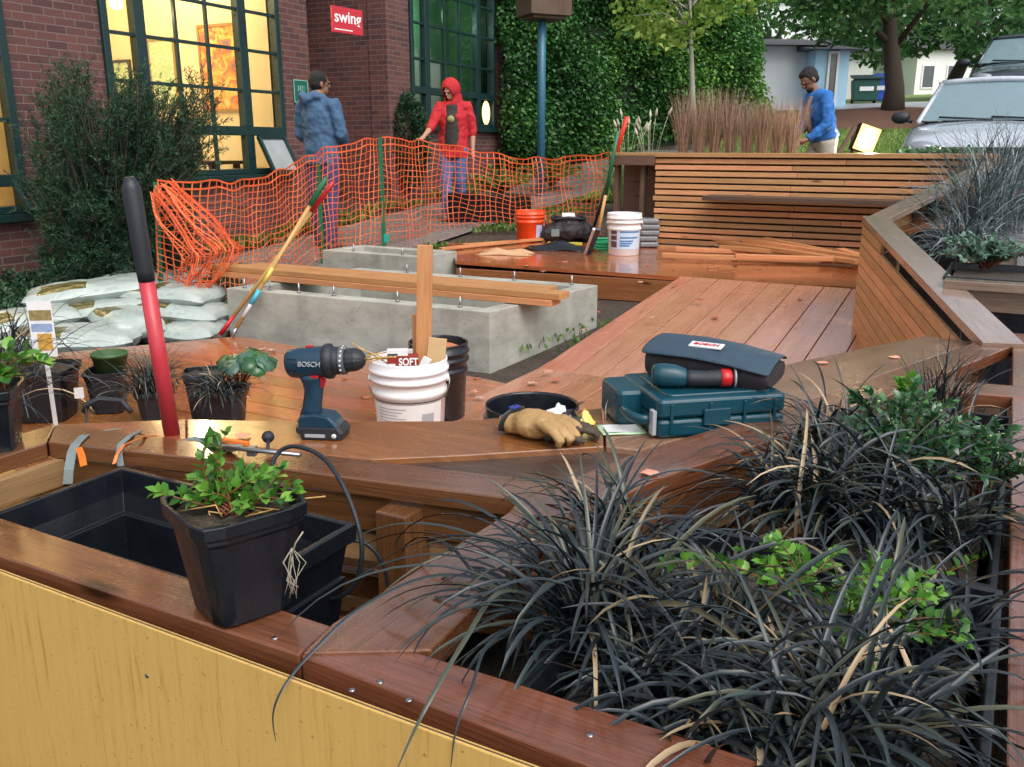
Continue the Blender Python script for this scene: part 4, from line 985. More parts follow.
mb = MB(); mb.ell((0, 0, dp(438, 341, 3.86).z-.05), (.118, .118, .04)); tag(mb.build('terracotta_fill', plain('terracotta grit', (.5, .16, .07), .8, var=.3, nscale=30), origin=None), 'x', 'x'); o = bpy.data.objects['terracotta_fill']; o.parent = B2; o.location = (0, 0, kb.z+dp(438, 341, 3.86).z-.09); del o['label']; del o['category']
lb_ = dp(532, 407, 2.72); 
B3 = bucket('bucket', 'low wide open black bucket standing on the ramp behind the gloves', (lb_.x, lb_.y, 0.01), .15, lb_.z, M['bplas'], rb=.13, bail=False)
fb = gp(625, 256, .25); B4 = bucket('bucket', 'white bucket with a blue printed label on the upper deck in front of the screen', (fb.x, fb.y+.12, .25), .152, .37, M['wplas'], rb=.138)
mb = MB(); r4 = lambda z: .138+.014*z/.37
curved_label(mb, r4(.06), r4(.24), .06, .24, -PI*.9, -PI*.15); mb.build('label', plain('pale blue label', (.5, .62, .75), .5), B4, world=False)
mb = MB(); 
for z0_, z1_ in ((.075, .13), (.14, .18), (.19, .23)): curved_label(mb, r4(z0_), r4(z1_), z0_, z1_, -PI*.82, -PI*.68, .0024)
mb.build('picture_block', plain('dark print', (.12, .05, .05), .5), B4, world=False)
mb = MB()
for k, (z, a1) in enumerate(((.205, .2), (.155, .24), (.125, .35), (.105, .38), (.085, .42))): curved_label(mb, r4(z), r4(z+.016), z, z+.014, -PI*.62, -PI*a1, .0024)
mb.build('lettering_band', M['bluel'], B4, world=False)
ob_ = gp(530, 242, .25); B5 = bucket('bucket', 'bright orange plastic bucket on the upper deck by the orange fence', (ob_.x, ob_.y+.12, .25), .15, .31, plain('orange bucket plastic', (.8, .07, .01), .35, var=.05), rb=.128)
mb = MB(); curved_label(mb, .131, .139, .04, .17, -PI*.35, -PI*.15); mb.build('label', plain('pale label', (.4, .42, .6), .5, var=.6, nscale=30), B5, world=False)

# ---- power drill standing on the bench
dr = thing('power_drill', 'dark blue cordless drill standing upright on the bench plank', 'drill', gp(325, 436, SZ), math.radians(-6)); S = 1/411
def X(px): return (px-325)*S
def Zp(py): return (436-py)*S
mb = MB()
ax = lambda x: .181 + (x+.08)*.085
pr = [(-.085, .014, .012), (-.083, .027, .022), (-.076, .034, .028), (-.05, .038, .032), (-.01, .038, .032), (.015, .037, .032), (.03, .035, .031)]
mb.tube([(x, 0, ax(x)) for x, _, _ in pr], [(b, a) for _, a, b in pr], 24); mb.build('housing', M['tblue'], dr, world=False)
mb = MB(); pr2 = [(.012, .041, .035), (.016, .043, .037), (.028, .043, .037), (.032, .036, .032), (.036, .034, .034), (.05, .033, .033)]
mb.tube([(x, 0, ax(x)) for x, _, _ in pr2], [(b, a) for _, a, b in pr2], 28); mb.build('gear_collar', M['trub'], dr, world=False)
mb = MB(); pr3 = [(.05, .034), (.052, .035), (.062, .034), (.064, .031)]; mb.tube([(x, 0, ax(x)) for x, _ in pr3], [r for _, r in pr3], 28); mb.build('torque_ring', plain('grey ring', (.08, .09, .1), .3), dr, world=False)
mb = MB(); pr4 = [(.064, .028), (.07, .029), (.088, .028), (.1, .022), (.107, .015), (.109, .008)]; mb.tube([(x, 0, ax(x)) for x, _ in pr4], [r for _, r in pr4], 16, smooth=False); mb.build('chuck', M['trub'], dr, world=False)
mb = MB(); 
for k in range(7): mb.box((.057, -.034*math.cos(k*.35-.5), ax(.057)+.034*math.sin(k*.35-.5)), (.004, .003, .004))
mb.build('scale_marks', M['white'], dr, world=False)
mb = MB(); mb.tube([(.105+.08*i/20, .0012*math.sin(i*1.9), ax(.105+.08*i/20)+.0012*math.cos(i*1.9)) for i in range(21)], .0026, 6); mb.build('drill_bit', M['brass'], dr, world=False)
mb = MB(); mb.tube([(-.028, 0, .16), (-.024, 0, .14), (-.02, 0, .12), (-.024, 0, .095), (-.028, 0, .07), (-.03, 0, .05)], [(.022, .03), (.019, .025), (.018, .023), (.018, .023), (.019, .024), (.021, .03)], 18); mb.build('handle', M['tblue'], dr, world=False)
mb = MB(); mb.tube([(-.0375, 0, .13), (-.0345, 0, .115), (-.0385, 0, .09), (-.0425, 0, .06)], [(.0145, .009)]*4, 12); mb.build('rubber_grip', M['trub'], dr, world=False)
def profile(mb, pts, hw, inset=.006):     # side profile extruded in y with softened edges
    n = len(pts); c = (sum(p[0] for p in pts)/n, sum(p[1] for p in pts)/n)
    def ring(y, k): return [Vector((c[0]+(p[0]-c[0])*k, y, c[1]+(p[1]-c[1])*k)) for p in pts]
    rings = [ring(-hw, .88), ring(-hw+inset, 1), ring(hw-inset, 1), ring(hw, .88)]; vs = [p for r in rings for p in r]; fs = []
    for i in range(3):
        for k in range(n): k2 = (k+1) % n; fs.append((i*n+k, i*n+k2, (i+1)*n+k2, (i+1)*n+k))
    fs += [tuple(range(n-1, -1, -1)), tuple(range(3*n, 4*n))]; mb.add(vs, fs)
mb = MB(); profile(mb, [(-.055, .03), (-.058, .045), (-.05, .058), (-.02, .064), (.022, .058), (.035, .045), (.045, .03)], .033); mb.build('foot', M['tblue'], dr, world=False, bevel=.002)
mb = MB(); profile(mb, [(-.05, .0), (-.052, .012), (-.062, .016), (-.062, .03), (-.05, .033), (.047, .033), (.057, .018), (.052, .0)], .036); mb.build('battery', M['trub'], dr, world=False, bevel=.002)
mb = MB(); mb.b2((-.038, -.0372, .008), (.012, -.036, .016)); mb.build('battery_label', M['lab'], dr, world=False)
mb = MB(); mb.lathe([(.006, 0), (.006, .0015), (.001, .002)], 14, (.034, -.036, .012), Matrix.Rotation(PI/2, 3, 'X')); mb.build('battery_mark', M['paperw'], dr, world=False)
mb = MB(); profile(mb, [(-.004, .155), (.008, .156), (.009, .14), (.005, .124), (-.004, .121), (-.001, .138)], .007, .002); mb.build('trigger', M['tred'], dr, world=False)
mb = MB(); mb.box((-.006, -.031, .158), (.018, .006, .005)); mb.build('direction_switch', M['tred'], dr, world=False); mb = MB(); mb.box((-.025, 0, .2235), (.016, .012, .006)); mb.build('red_button', M['tred'], dr, world=False)
text_mesh('BOSCH', .017, M['lab'], 'lettering', dr, Matrix.Translation((-.018, -.0335, .188)) @ Matrix.Rotation(.0, 4, 'Y') @ TXT, ext=.002)
mb = MB()
for i in range(3):
    for j in range(3): mb.box((-.072+.009*i, -.0265-.0022*i, .175+.012*j), (.005, .004, .003))
mb.build('vent_slot', M['trub'], dr, world=False)

# ---- teal case, tool bag and small tool on top
cf0, cf1 = gp(650, 441, SZ), gp(787, 409, SZ)
cd = (cf1-cf0).normalized(); ca_ = math.atan2(cd.y, cd.x); cl = (cf1-cf0).length; print('case', cl, math.degrees(ca_))
cs = thing('tool_case', 'dark teal plastic power tool case lying on the bench', 'case', cf0+Vector((.018, .004, .002)), math.radians(12))
CL, CW, CH = .335, .27, .098
def rbox(mb, a, b, r=.015):
    x0, y0, z0 = a; x1, y1, z1 = b
    def ring(z, q): 
        out = []
        for cx, cy, a0 in ((x1-r, y1-r, 0), (x0+r, y1-r, 90), (x0+r, y0+r, 180), (x1-r, y0+r, 270)):
            for k in range(5): t = math.radians(a0+k*22.5); out.append(Vector((cx+(r-q)*math.cos(t), cy+(r-q)*math.sin(t), z)))
        return out
    e = min(r*.6, (z1-z0)*.3); rings = [ring(z0, e), ring(z0+e*.3, e*.3), ring(z0+e, 0), ring(z1-e, 0), ring(z1-e*.3, e*.3), ring(z1, e)]
    n = 20; vs = [p for q in rings for p in q]; fs = []
    for i in range(5):
        for k in range(n): k2 = (k+1) % n; fs.append((i*n+k, i*n+k2, (i+1)*n+k2, (i+1)*n+k))
    fs += [tuple(range(n-1, -1, -1)), tuple(range(5*n, 6*n))]; mb.add(vs, fs, smooth=False)
mb = MB(); rbox(mb, (0, 0, 0), (CL, CW, CH*.48)); mb.build('lower_shell', M['teal'], cs, world=False, bevel=.002)
mb = MB(); rbox(mb, (0, 0, CH*.5), (CL, CW, CH)); rbox(mb, (.03, .02, CH-.004), (CL-.03, CW-.04, CH+.006), .02); mb.build('lid', M['teal'], cs, world=False, bevel=.002)
mb = MB()
for x in (.03, .13, .22, .30): mb = MB(); rbox(mb, (x, -.004, .012), (x+.008, .004, CH-.012), .002); mb.build('rib', M['teal'], cs, world=False)
mb = MB(); rbox(mb, (.115, -.008, CH*.3), (.185, .0, CH*.72), .003); mb.build('latch', M['teal'], cs, world=False)
mb = MB(); rbox(mb, (-.062, .12, -.0), (.02, .266, .093), .02); mb.build('side_compartment', M['teal'], cs, world=False, bevel=.002)
mb = MB(); mb.tube([(.01, .03, .04), (-.03, .035, .042), (-.048, .06, .044), (-.052, .10, .046), (-.045, .15, .046)], [(.008, .013)]*5, 10); mb.build('handle', M['teal'], cs, world=False)
mb = MB(); rbox(mb, (-.012, .005, .008), (-.001, .03, .07), .003); mb.build('clasp', M['lab'], cs, world=False)
mb = MB(); mb.tube([(-.06, .2, .05), (-.07, .19, .03), (-.072, .18, .005), (-.066, .175, -.005), (-.06, .185, .0)], .002, 6); mb.build('wire_loop', M['steel'], cs, world=False)
cM = WM[cs]
bg_ = thing('tool_bag', 'soft navy and black tool bag resting on the back of the teal case', 'bag', cM @ Vector((.045, .215, CH+.006)), math.radians(-30))
# wedge shaped soft bag
BL_, BW_ = .32, .16
mb = MB(); rows = []
for i in range(9):
    x = BL_*i/8; hh = .072+.012*math.sin(i/8*PI) - .026*(i/8)
    ring = []
    for (y, z) in ((0, 0), (-.012, hh*.5), (-.004, hh*.96), (.04, hh+.004), (BW_*.6, hh+.01), (BW_-.01, hh+.002), (BW_+.008, hh*.5), (BW_, 0)):
        ring.append(Vector((x, y+.004*math.sin(i*1.7), z)))
    rows.append(ring)
mb.sheet(rows, smooth=True)
for r in (rows[0][::-1], rows[-1]): mb.add(r, [tuple(range(8))])
mb.add([rows[0][0], rows[0][7], rows[-1][7], rows[-1][0]], [(0, 1, 2, 3)]); mb.build('body', M['blackfab'], bg_, world=False, sub=1)
mb = MB(); rows = []
for i in range(11):
    x = -.006+(BL_+.012)*i/10; hh = .072+.012*math.sin(max(0, min(1, i/10))*PI) - .026*(i/10)
    rows.append([Vector((x, y+.003*math.sin(i*2.1), z)) for (y, z) in ((-.024, hh*.86), (-.018, hh*.98), (0, hh+.007), (.05, hh+.014), (BW_*.6, hh+.017), (BW_-.01, hh+.011), (BW_+.012, hh*.85))])
mb.sheet(rows); mb.build('flap', M['navy'], bg_, world=False, solid=.006, sub=1)
mb = MB(); mb.box((.15, .03, .091), (.085, .034, .003), .0, M=Matrix.Rotation(.16, 3, 'X')); mb.build('patch', M['paperw'], bg_, world=False)
text_mesh('BOSCH', .02, M['tred'], 'lettering', bg_, Matrix.Translation((.15, .03, .0932)) @ Matrix.Rotation(.16, 4, 'X'), ext=.0006, bold=.0006)
gt = thing('small_power_tool', 'small dark teal power tool with a red end lying on the teal case', 'power tool', cM @ Vector((.05, .085, CH+.033)), math.radians(-2))
mb = MB(); mb.tube([(-.035, .01, .004), (-.03, .01, .004), (-.01, .008, .004), (.02, .004, .003), (.045, 0, .0), (.05, 0, 0)], [(.012, .016), (.026, .028), (.029, .03), (.027, .029), (.022, .024), (.018, .02)], 20); mb.build('motor_head', M['teal'], gt, world=False)
mb = MB(); mb.tube([(.045, 0, 0), (.06, 0, -.002), (.1, 0, -.002), (.13, 0, 0), (.135, 0, 0)], [.019, .021, .020, .021, .02], 20); mb.build('grip', M['trub'], gt, world=False)
mb = MB(); mb.tube([(.133, 0, 0), (.136, 0, 0), (.158, 0, .001), (.162, 0, .001)], [.02, .023, .022, .015], 20); mb.build('end_cap', M['tred'], gt, world=False)
mb = MB(); mb.lathe([(.024, -.0015), (.024, .0015)], 24, (.168, 0, .001), Matrix.Rotation(PI/2, 3, 'Y'), close=True); mb.build('guard_disc', M['lab'], gt, world=False)

# ---- gloves
def glove(name, label, pos, rz, mat, sc_=1.0, curl=.6, band=True, flip=1):
    t = thing(name, label, 'glove', pos, rz)
    mb = MB(); 
    mb.ell((0, 0, .028), (.05, .042, .028)); mb.ell((-.045, 0, .022), (.035, .036, .022)); mb.ell((.02, 0, .03), (.035, .04, .024))
    for k, (y, L_) in enumerate(((-.03, .052), (-.011, .062), (.009, .06), (.028, .05))):
        pts = [(.03, y, .036), (.05, y*1.1, .04), (.05+L_*.45, y*1.2, .034), (.05+L_*.75, y*1.22, .018), (.05+L_*.7*(1-curl*.2), y*1.2, .009)]
        mb.tube(pts, [.010, .0105, .010, .0095, .007], 10)
    mb.tube([(-.02, flip*.03, .025), (.0, flip*.052, .026), (.028, flip*.062, .02), (.045, flip*.06, .012)], [.013, .013, .011, .008], 10)
    o = mb.build('shell', mat, t, world=False)
    rm = o.modifiers.new('r', 'REMESH'); rm.mode = 'VOXEL'; rm.voxel_size = .0035; rm.use_smooth_shade = True
    sm = o.modifiers.new('s', 'SMOOTH'); sm.iterations = 3
    tx = bpy.data.textures.new('creases', 'CLOUDS'); tx.noise_scale = .025; dm = o.modifiers.new('d', 'DISPLACE'); dm.texture = tx; dm.strength = .008; dm.mid_level = .5
    if band:
        mb = MB(); mb.tube([(-.052, -.038, .012), (-.05, -.03, .038), (-.047, 0, .048), (-.05, .03, .038), (-.052, .038, .012)], [(.003, .009)]*5, 8); mb.build('wrist_band', M['trub'], t, world=False)
        mb = MB(); mb.box((-.049, .0, .0525), (.012, .022, .003)); mb.build('tab', plain('blue tab', (.03, .06, .4), .4), t, world=False)
    t.scale = (sc_,)*3
    return t
glove('work_glove', 'tan leather work glove with curled fingers lying on the bench', gp(534, 437, SZ), math.radians(-38), M['tan'], 1.25)
glove('work_glove', 'darker striped work glove lying beside the tan one on the bench', gp(566, 440, SZ), math.radians(8), M['camo'], .8, band=False, flip=-1)
# ---- packets
t = thing('seed_packet', 'white packet with a green edge lying flat on the bench beside the case', 'packet', gp(621, 430, SZ+.001), math.radians(8))
mb = MB(); rows = [[Vector((x*.055, y*.04, .003+.003*math.sin(x*3)*math.cos(y*2))) for x in np.linspace(-1, 1, 7)] for y in np.linspace(-1, 1, 6)]; mb.sheet(rows); mb.build('packet', plain('packet green white', (.45, .68, .42), .3, var=.25), t, world=False, solid=.002)
mb = MB(); rows = [[Vector((x*.045, y*.03, .0045+.003*math.sin(x*3)*math.cos(y*2))) for x in np.linspace(-1, 1, 5)] for y in np.linspace(-1, 1, 4)]; mb.sheet(rows); mb.build('front_print', M['paperw'], t, world=False)
t = thing('plastic_wrapper', 'crumpled clear and black printed wrapper behind the gloves', 'wrapper', gp(568, 424, SZ+.002), math.radians(12))
for nm, mt, cx, cy, sx_, sy_, h in (('film', M['paperw'], -.02, .015, .05, .03, .05), ('black_print', M['bplas'], .0, -.005, .045, .02, .04), ('yellow_corner', plain('yellow film', (.7, .55, .12), .35), .045, .0, .02, .025, .035)):
    mb = MB(); rows = []
    for j in range(9):
        rows.append([Vector((cx+sx_*(i/4-1)+.006*math.sin(i*3+j), cy+sy_*(j/4-1), max(.001, h*math.exp(-((i-4)**2+(j-4)**2)/9)*(.7+.5*random.random())))) for i in range(9)])
    mb.sheet(rows, smooth=False); mb.build(nm, mt, t, world=False, solid=.0008)

# ---- red handled bar standing on the bench
def bar(name, label, cat, segs, grp=None):
    (nm0, m0, pts0, r0) = segs[0]; base = pts0[0]; t = thing(name, label, cat, base, 0, grp)
    for (nm, mt, pts, r) in segs: mb = MB(); mb.tube(pts, r, 16); mb.build(nm, mt, t)
    return t
bt = gp(172, 434, SZ); tp = dp(129.5, 177, 2.02); mid = bt.lerp(tp, .62)
bar('long_handled_tool', 'red handled tool with a black grip standing on the left end of the bench', 'tool', [('shaft', M['poles'], [bt, mid], [.0195, .018]), ('grip', M['trub'], [mid, bt.lerp(tp, .66), bt.lerp(tp, .96), tp], [.019, .0195, .0215, .011])])
# ---- two tools leaning on the long concrete planter
ka = (k1+aa*.93); 
g0 = gp(252, 327, -.02)
def lean(name, label, p0, p1, f1, f2, cols, r=.0125):
    p0, p1 = Vector(p0), Vector(p1); q1_, q2_ = p0.lerp(p1, f1), p0.lerp(p1, f2)
    return bar(name, label, 'garden tool', [('foot_grip', cols[0], [p0, q1_], [r*1.3, r]), ('shaft', cols[1], [q1_, q2_], [r, r]), ('grip', cols[2], [q2_, p0.lerp(p1, .98), p1], [r*1.45, r*1.35, r*.6])])
wn_ = Vector(((k1-k0).y, -(k1-k0).x, 0)).normalized(); wn_ = wn_ if wn_.y < 0 else -wn_; pa_ = k0.lerp(k1, .055)+wn_*.2; pa_.z = .01; pb_ = dp(334, 181, pa_.y+.30); 
lean('long_handled_tool', 'wooden tool with red ends leaning over the long concrete planter', pa_, pb_, .12, .8, (M['tred'], M['polew'], M['tred']))
pa_ = k0.lerp(k1, .105)+wn_*.2; pa_.z = .01; pb_ = dp(327, 177, pa_.y+.27)
t = lean('long_handled_tool', 'wooden tool with a green grip and a blue sticker leaning over the long concrete planter', pa_, pb_, .05, .82, (M['steel'], M['polew'], M['gplas']))
mb = MB(); mb.tube([pa_.lerp(pb_, .12), pa_.lerp(pb_, .28)], .0135, 14); mb.build('white_sticker', M['paperw'], t); mb = MB(); mb.tube([pa_.lerp(pb_, .2), pa_.lerp(pb_, .29)], .0142, 14); mb.build('blue_sticker', plain('cyan', (.05, .4, .55), .4), t)
mb = MB(); mb.tube([pa_.lerp(pb_, .33), pa_.lerp(pb_, .43)], .0135, 14); mb.build('yellow_sticker', plain('yellow sticker', (.6, .5, .1), .4), t)
# ---- two tools leaning on the screen end
mb = MB(); 
p0, p1 = gp(590, 240, .26), dp(627, 117, 8.7)
t = thing('rake', 'long tool with bright red upper grip leaning on the left end of the screen', 'garden tool', p0)
mb = MB(); mb.tube([p0, p0.lerp(p1, .62)], .014, 10); mb.build('shaft', M['trub'], t); mb = MB(); mb.tube([p0.lerp(p1, .62), p1], .022, 12); mb.build('grip', plain('bright red grip', (.62, .03, .015), .4), t)
mb = MB(); mb.box(p0+Vector((-.02, 0, .03)), (.2, .05, .06)); mb.build('head', M['trub'], t)
p0, p1 = gp(596, 244, .26), dp(618, 131, 8.6)
t = thing('shovel', 'green gripped tool with a wooden lower shaft leaning beside the red one', 'garden tool', p0)
mb = MB(); mb.tube([p0, p0.lerp(p1, .45)], .016, 10); mb.build('shaft', M['polew'], t); mb = MB(); mb.tube([p0.lerp(p1, .45), p1], .018, 12); mb.build('grip', M['gplas'], t)

# ---- small things on the upper deck
t = thing('tool_tote', 'soft slumped black tool tote with a white tag on the upper deck', 'bag', gp(568, 241, .25))
mb = MB(); mb.ell((0, 0, .1), (.25, .19, .11)); mb.ell((-.16, -.03, .08), (.13, .14, .09)); mb.ell((.15, .02, .09), (.13, .15, .1)); mb.ell((.02, .0, .19), (.17, .13, .07)); o = mb.build('body', M['blackfab'], t, world=False)
rm = o.modifiers.new('r', 'REMESH'); rm.mode = 'VOXEL'; rm.voxel_size = .012; rm.use_smooth_shade = True
tx = bpy.data.textures.new('bag folds', 'CLOUDS'); tx.noise_scale = .08; dm = o.modifiers.new('d', 'DISPLACE'); dm.texture = tx; dm.strength = .05; dm.mid_level = .5
mb = MB(); mb.tube([(.17*math.cos(a), .12*math.sin(a), .235+.01*math.sin(a*3)) for a in np.linspace(0, 2*PI, 24)], .016, 8); mb.build('opening_rim', M['trub'], t, world=False)
mb = MB(); mb.box((0, -.02, .262), (.13, .1, .01), .3, M=Matrix.Rotation(.35, 3, 'X')); mb.build('tag', M['paperw'], t, world=False)
mb = MB(); mb.box((-.14, -.175, .10), (.08, .02, .07)); mb.build('pocket', M['gray'], t, world=False)
mb = MB(); c0 = gp(612, 251, .25); 
mb.tube([c0+Vector(((.17-.0*k)*math.cos(k*.35)+.004*math.sin(k), (.15)*math.sin(k*.35), .016+.004*k*.35)) for k in range(62)], .013, 8)
tag(mb.build('hose_coil', plain('green hose', (.01, .33, .15), .35)), 'bright green garden hose coiled on the upper deck behind the white bucket', 'hose')
def rumple(name, label, cat, c, sx_, sy_, h, mat, rz=0, thick=.002, n=13, seed=1):
    r = random.Random(seed); mb = MB(); rows = []
    ph = [r.uniform(0, 6) for _ in range(6)]
    for j in range(n):
        row = []
        for i in range(n):
            x, y = i/(n-1)*2-1, j/(n-1)*2-1; e = (1-x*x)*(1-y*y)
            z = .004 + h*max(0, e)**.5*(.55+.3*math.sin(x*5+ph[0]+y*2)+.25*math.sin(y*7+ph[1]-x*3)+.15*r.random())
            row.append(Vector((x*sx_*(1+.15*math.sin(y*4+ph[2])), y*sy_*(1+.15*math.sin(x*4+ph[3])), max(.004, z))))
        rows.append(row)
    mb.sheet([[Vector((p.x*math.cos(rz)-p.y*math.sin(rz), p.x*math.sin(rz)+p.y*math.cos(rz), p.z))+Vector(c) for p in row] for row in rows], smooth=True)
    return tag(mb.build(name, mat, solid=thick), label, cat)
rumple('tarpaulin', 'crumpled black plastic sheet on the upper deck in front of the tote', 'tarp', gp(558, 250, .25), .3, .12, .08, M['bplas'], -.3, seed=3)
rumple('brown_paper', 'crumpled brown paper on the front edge of the upper deck', 'paper', gp(506, 254, .25), .22, .12, .05, plain('kraft paper', (.5, .3, .17), .7), -.2, seed=5)
mb = MB(); mb.board(gp(548, 243, .29), gp(582, 244, .29), .05, .025); tag(mb.build('spirit_level', plain('yellow level', (.6, .5, .06), .4), bevel=.003), 'yellow level lying on the black sheet on the upper deck', 'level')
mb = MB(); mb.board(gp(588, 254, .25), dp(598, 229, 7.75), .05, .02, up=(0, 1, 0)); o = mb.build('hand_saw', plain('dark blue blade', (.03, .07, .13), .35), bevel=.002); tag(o, 'small dark blue saw with a white back leaning on the hose', 'saw')
mb = MB(); mb.board(gp(585, 254, .25), dp(594, 229, 7.7), .02, .025, up=(0, 1, 0)); mb.build('back_strip', M['paperw'], o)
mb = MB(); c0 = dp(447, 197, 10.7); c1 = dp(511, 204, 10.5); mb.prism([Vector((c0.x, c0.y, .66)), Vector((c1.x, c1.y, .62)), Vector((c1.x+.25, c1.y+.5, .62)), Vector((c0.x+.25, c0.y+.5, .66))], .5); o = mb.build('planting_crate', M['bplas'], bevel=.01); tag(o, 'low black crate standing behind the orange fence', 'crate')
t = thing('folded_sheet', 'folded grey plastic sheeting in the gap beside the white bucket', 'sheeting', gp(648, 247, .25))
for k in range(5): mb = MB(); mb.box((random.uniform(-.01, .01), .05, .03+.055*k), (.18, .25, .05), random.uniform(-.1, .1)); mb.build('fold', plain('grey sheet', (.2, .22, .24), .4, var=.3), t, world=False, bevel=.015)
# thin battens on the deck edge
for i, (q0, q1, lab) in enumerate((((440, 249), (520, 241), 'thin batten lying along the left edge of the upper deck'), ((463, 245), (560, 238), 'longer thin batten lying by the orange bucket'))):
    mb = MB(); mb.board(gp(*q0, .275), gp(*q1, .275), .05, .025); tag(mb.build('batten', M['fresh'], bevel=.002), lab, 'board')

# ================================================================ orange safety fence
m, nt, b = nmat('orange fence plastic'); b.inputs['Base Color'].default_value = (.78, .12, .03, 1); b.inputs['Roughness'].default_value = .35
tt_ = N(nt, 'ShaderNodeAttribute', attribute_name='tone'); lk(nt, ramp(nt, tt_.outputs['Fac'], [(0, (.62, .07, .015)), (1, (.85, .2, .07))]).outputs[0], b.inputs['Base Color']); M['mesh'] = m
fence = thing('safety_fence', 'sagging orange plastic mesh fence strung along green stakes', 'fence', onground(-.8, 8.2))
# top and bottom line control points: (px, py_top, py_bottom, distance)
FT = [(157, 182, 286, 6.6), (190, 184, 300, 6.7), (215, 184, 302, 6.85), (250, 179, 292, 7.3), (290, 165, 276, 8.0), (322, 152, 258, 8.6), (380, 135, 243, 9.3), (415, 140, 240, 9.8), (450, 147, 236, 10.2), (510, 157, 236, 10.2), (560, 157, 236, 9.8), (606, 155, 236, 9.4)]
tops = [dp(a, b_, d) for a, b_, c, d in FT]; bots = [dp(a, c, d) for a, b_, c, d in FT]
acc = [0]
for i in range(1, len(tops)): acc.append(acc[-1]+(v2(tops[i])-v2(tops[i-1])).length)
TOT = acc[-1]; A_t = np.array([tuple(p) for p in tops]); A_b = np.array([tuple(p) for p in bots])
def fpt(s, h):          # s metres along, h 0..1 from bottom to top
    s = min(max(s, 0), TOT)
    t_ = Vector([np.interp(s, acc, A_t[:, k]) for k in range(3)]); b__ = Vector([np.interp(s, acc, A_b[:, k]) for k in range(3)])
    p = b__.lerp(t_, h)
    wv = .05*math.sin(s*4+h*2)*(1-h*.6) + .03*math.sin(s*9.3-h*5) + .025*math.sin(s*17+h*3)
    sag = .035*math.sin(s*3.1+1)*(1-abs(h-.5)) + .012*math.sin(s*13+h*9)
    return p + Vector((wv*.4, -wv, sag))
mb = MB()
NS, NHh = int(TOT/.064), 17
def strip(mb, pts, wvec, w_, tone):
    vs = []; fs = []
    for p, wv_ in zip(pts, wvec): vs += [p-wv_*w_/2, p+wv_*w_/2]
    for i in range(len(pts)-1): fs.append((2*i, 2*i+1, 2*i+3, 2*i+2))
    mb.add(vs, fs, tone=tone)
for j in range(NHh+1):
    h = j/NHh; pts = [fpt(s, h+.006*math.sin(s*21+j)) for s in np.linspace(0, TOT, NS*2)]
    strip(mb, pts, [Vector((0, 0, 1))]*len(pts), .006 if j < NHh-1 else .013, random.random())
for i in range(NS+1):
    s = TOT*i/NS; hs_ = np.linspace(0, 1, 19); pts = [fpt(s+.014*math.sin(h*9+i*.7)-.03*(1-h)*math.sin(s*2), h) for h in hs_]
    strip(mb, [p+Vector((0, -.002, 0)) for p in pts], [(fpt(s+.05, .5)-fpt(s, .5)).normalized()]*len(pts), .0095, random.random())
mb.build('mesh', M['mesh'], fence, solid=.0025)
# bunched end of the mesh hanging down at the left
mb = MB()
e0 = [dp(x, y, d) for x, y, d in ((160, 184, 6.5), (176, 205, 6.45), (200, 235, 6.4), (216, 252, 6.35), (205, 275, 6.35), (190, 300, 6.35), (178, 316, 6.3), (165, 328, 6.3))]
def bpt(h, q, k=0):      # folded mesh: h down its length, q across
    x = h*(len(e0)-1); i0 = min(int(x), len(e0)-2); p = e0[i0].lerp(e0[i0+1], x-i0)
    wd_ = .05+.15*math.sin(min(1, h*1.15)*PI)**.8; z_ = q*2-1
    fold = .06*math.sin(q*19+h*5)+.03*math.sin(q*41-h*9)
    return p+Vector((z_*wd_+.012*math.sin(h*23+q*9), -fold-.05*(1-z_*z_), z_*.05+.016*math.sin(q*31+h*14)))
for i in range(24):
    q = i/23; strip(mb, [bpt(h+.01*math.sin(i*3.1), q) for h in np.linspace(.02, 1, 40)], [Vector((.8, .1, .4)).normalized()]*40, .009, random.random())
for j in range(34):
    h = .03+.97*j/33; strip(mb, [bpt(h+.012*math.sin(q*15+j), q) for q in np.linspace(0, 1, 46)], [Vector((.1, -.3, 1)).normalized()]*46, .007, random.random())
for j in range(9):
    h0 = .45+.06*j; strip(mb, [bpt(h0+.25*q, q)+Vector((0, -.03, .02*math.sin(q*9+j))) for q in np.linspace(0, 1, 30)], [Vector((.1, -.3, 1)).normalized()]*30, .012, random.random())
mb.build('bunched_end', M['mesh'], fence, solid=.0025)
for (px, yt, yb, d) in ((381, 137, 244, 9.28), (319, 163, 248, 8.55), (157, 182, 300, 6.62)):
    p0, p1 = dp(px+3, yb, d), dp(px-1, yt, d); p0.z = gz(p0.x, p0.y)-.05
    mb = MB(); 
    ap = (p1-p0).normalized(); mb.board(p0, p1, .04, .01, up=(0, 1, 0)); mb.board(p0+Vector((0, .012, 0)), p1+Vector((0, .012, 0)), .008, .028, up=(0, 1, 0)); mb.build('stake', M['gplas'], fence)
mb = MB(); q = gp(387, 243, gz(*gp(387, 243, .1).xy)); mb.box(q+Vector((0, 0, .05)), (.05, .03, .08)); mb.build('stake_plate', plain('teal plate', (.02, .3, .25), .4), fence)

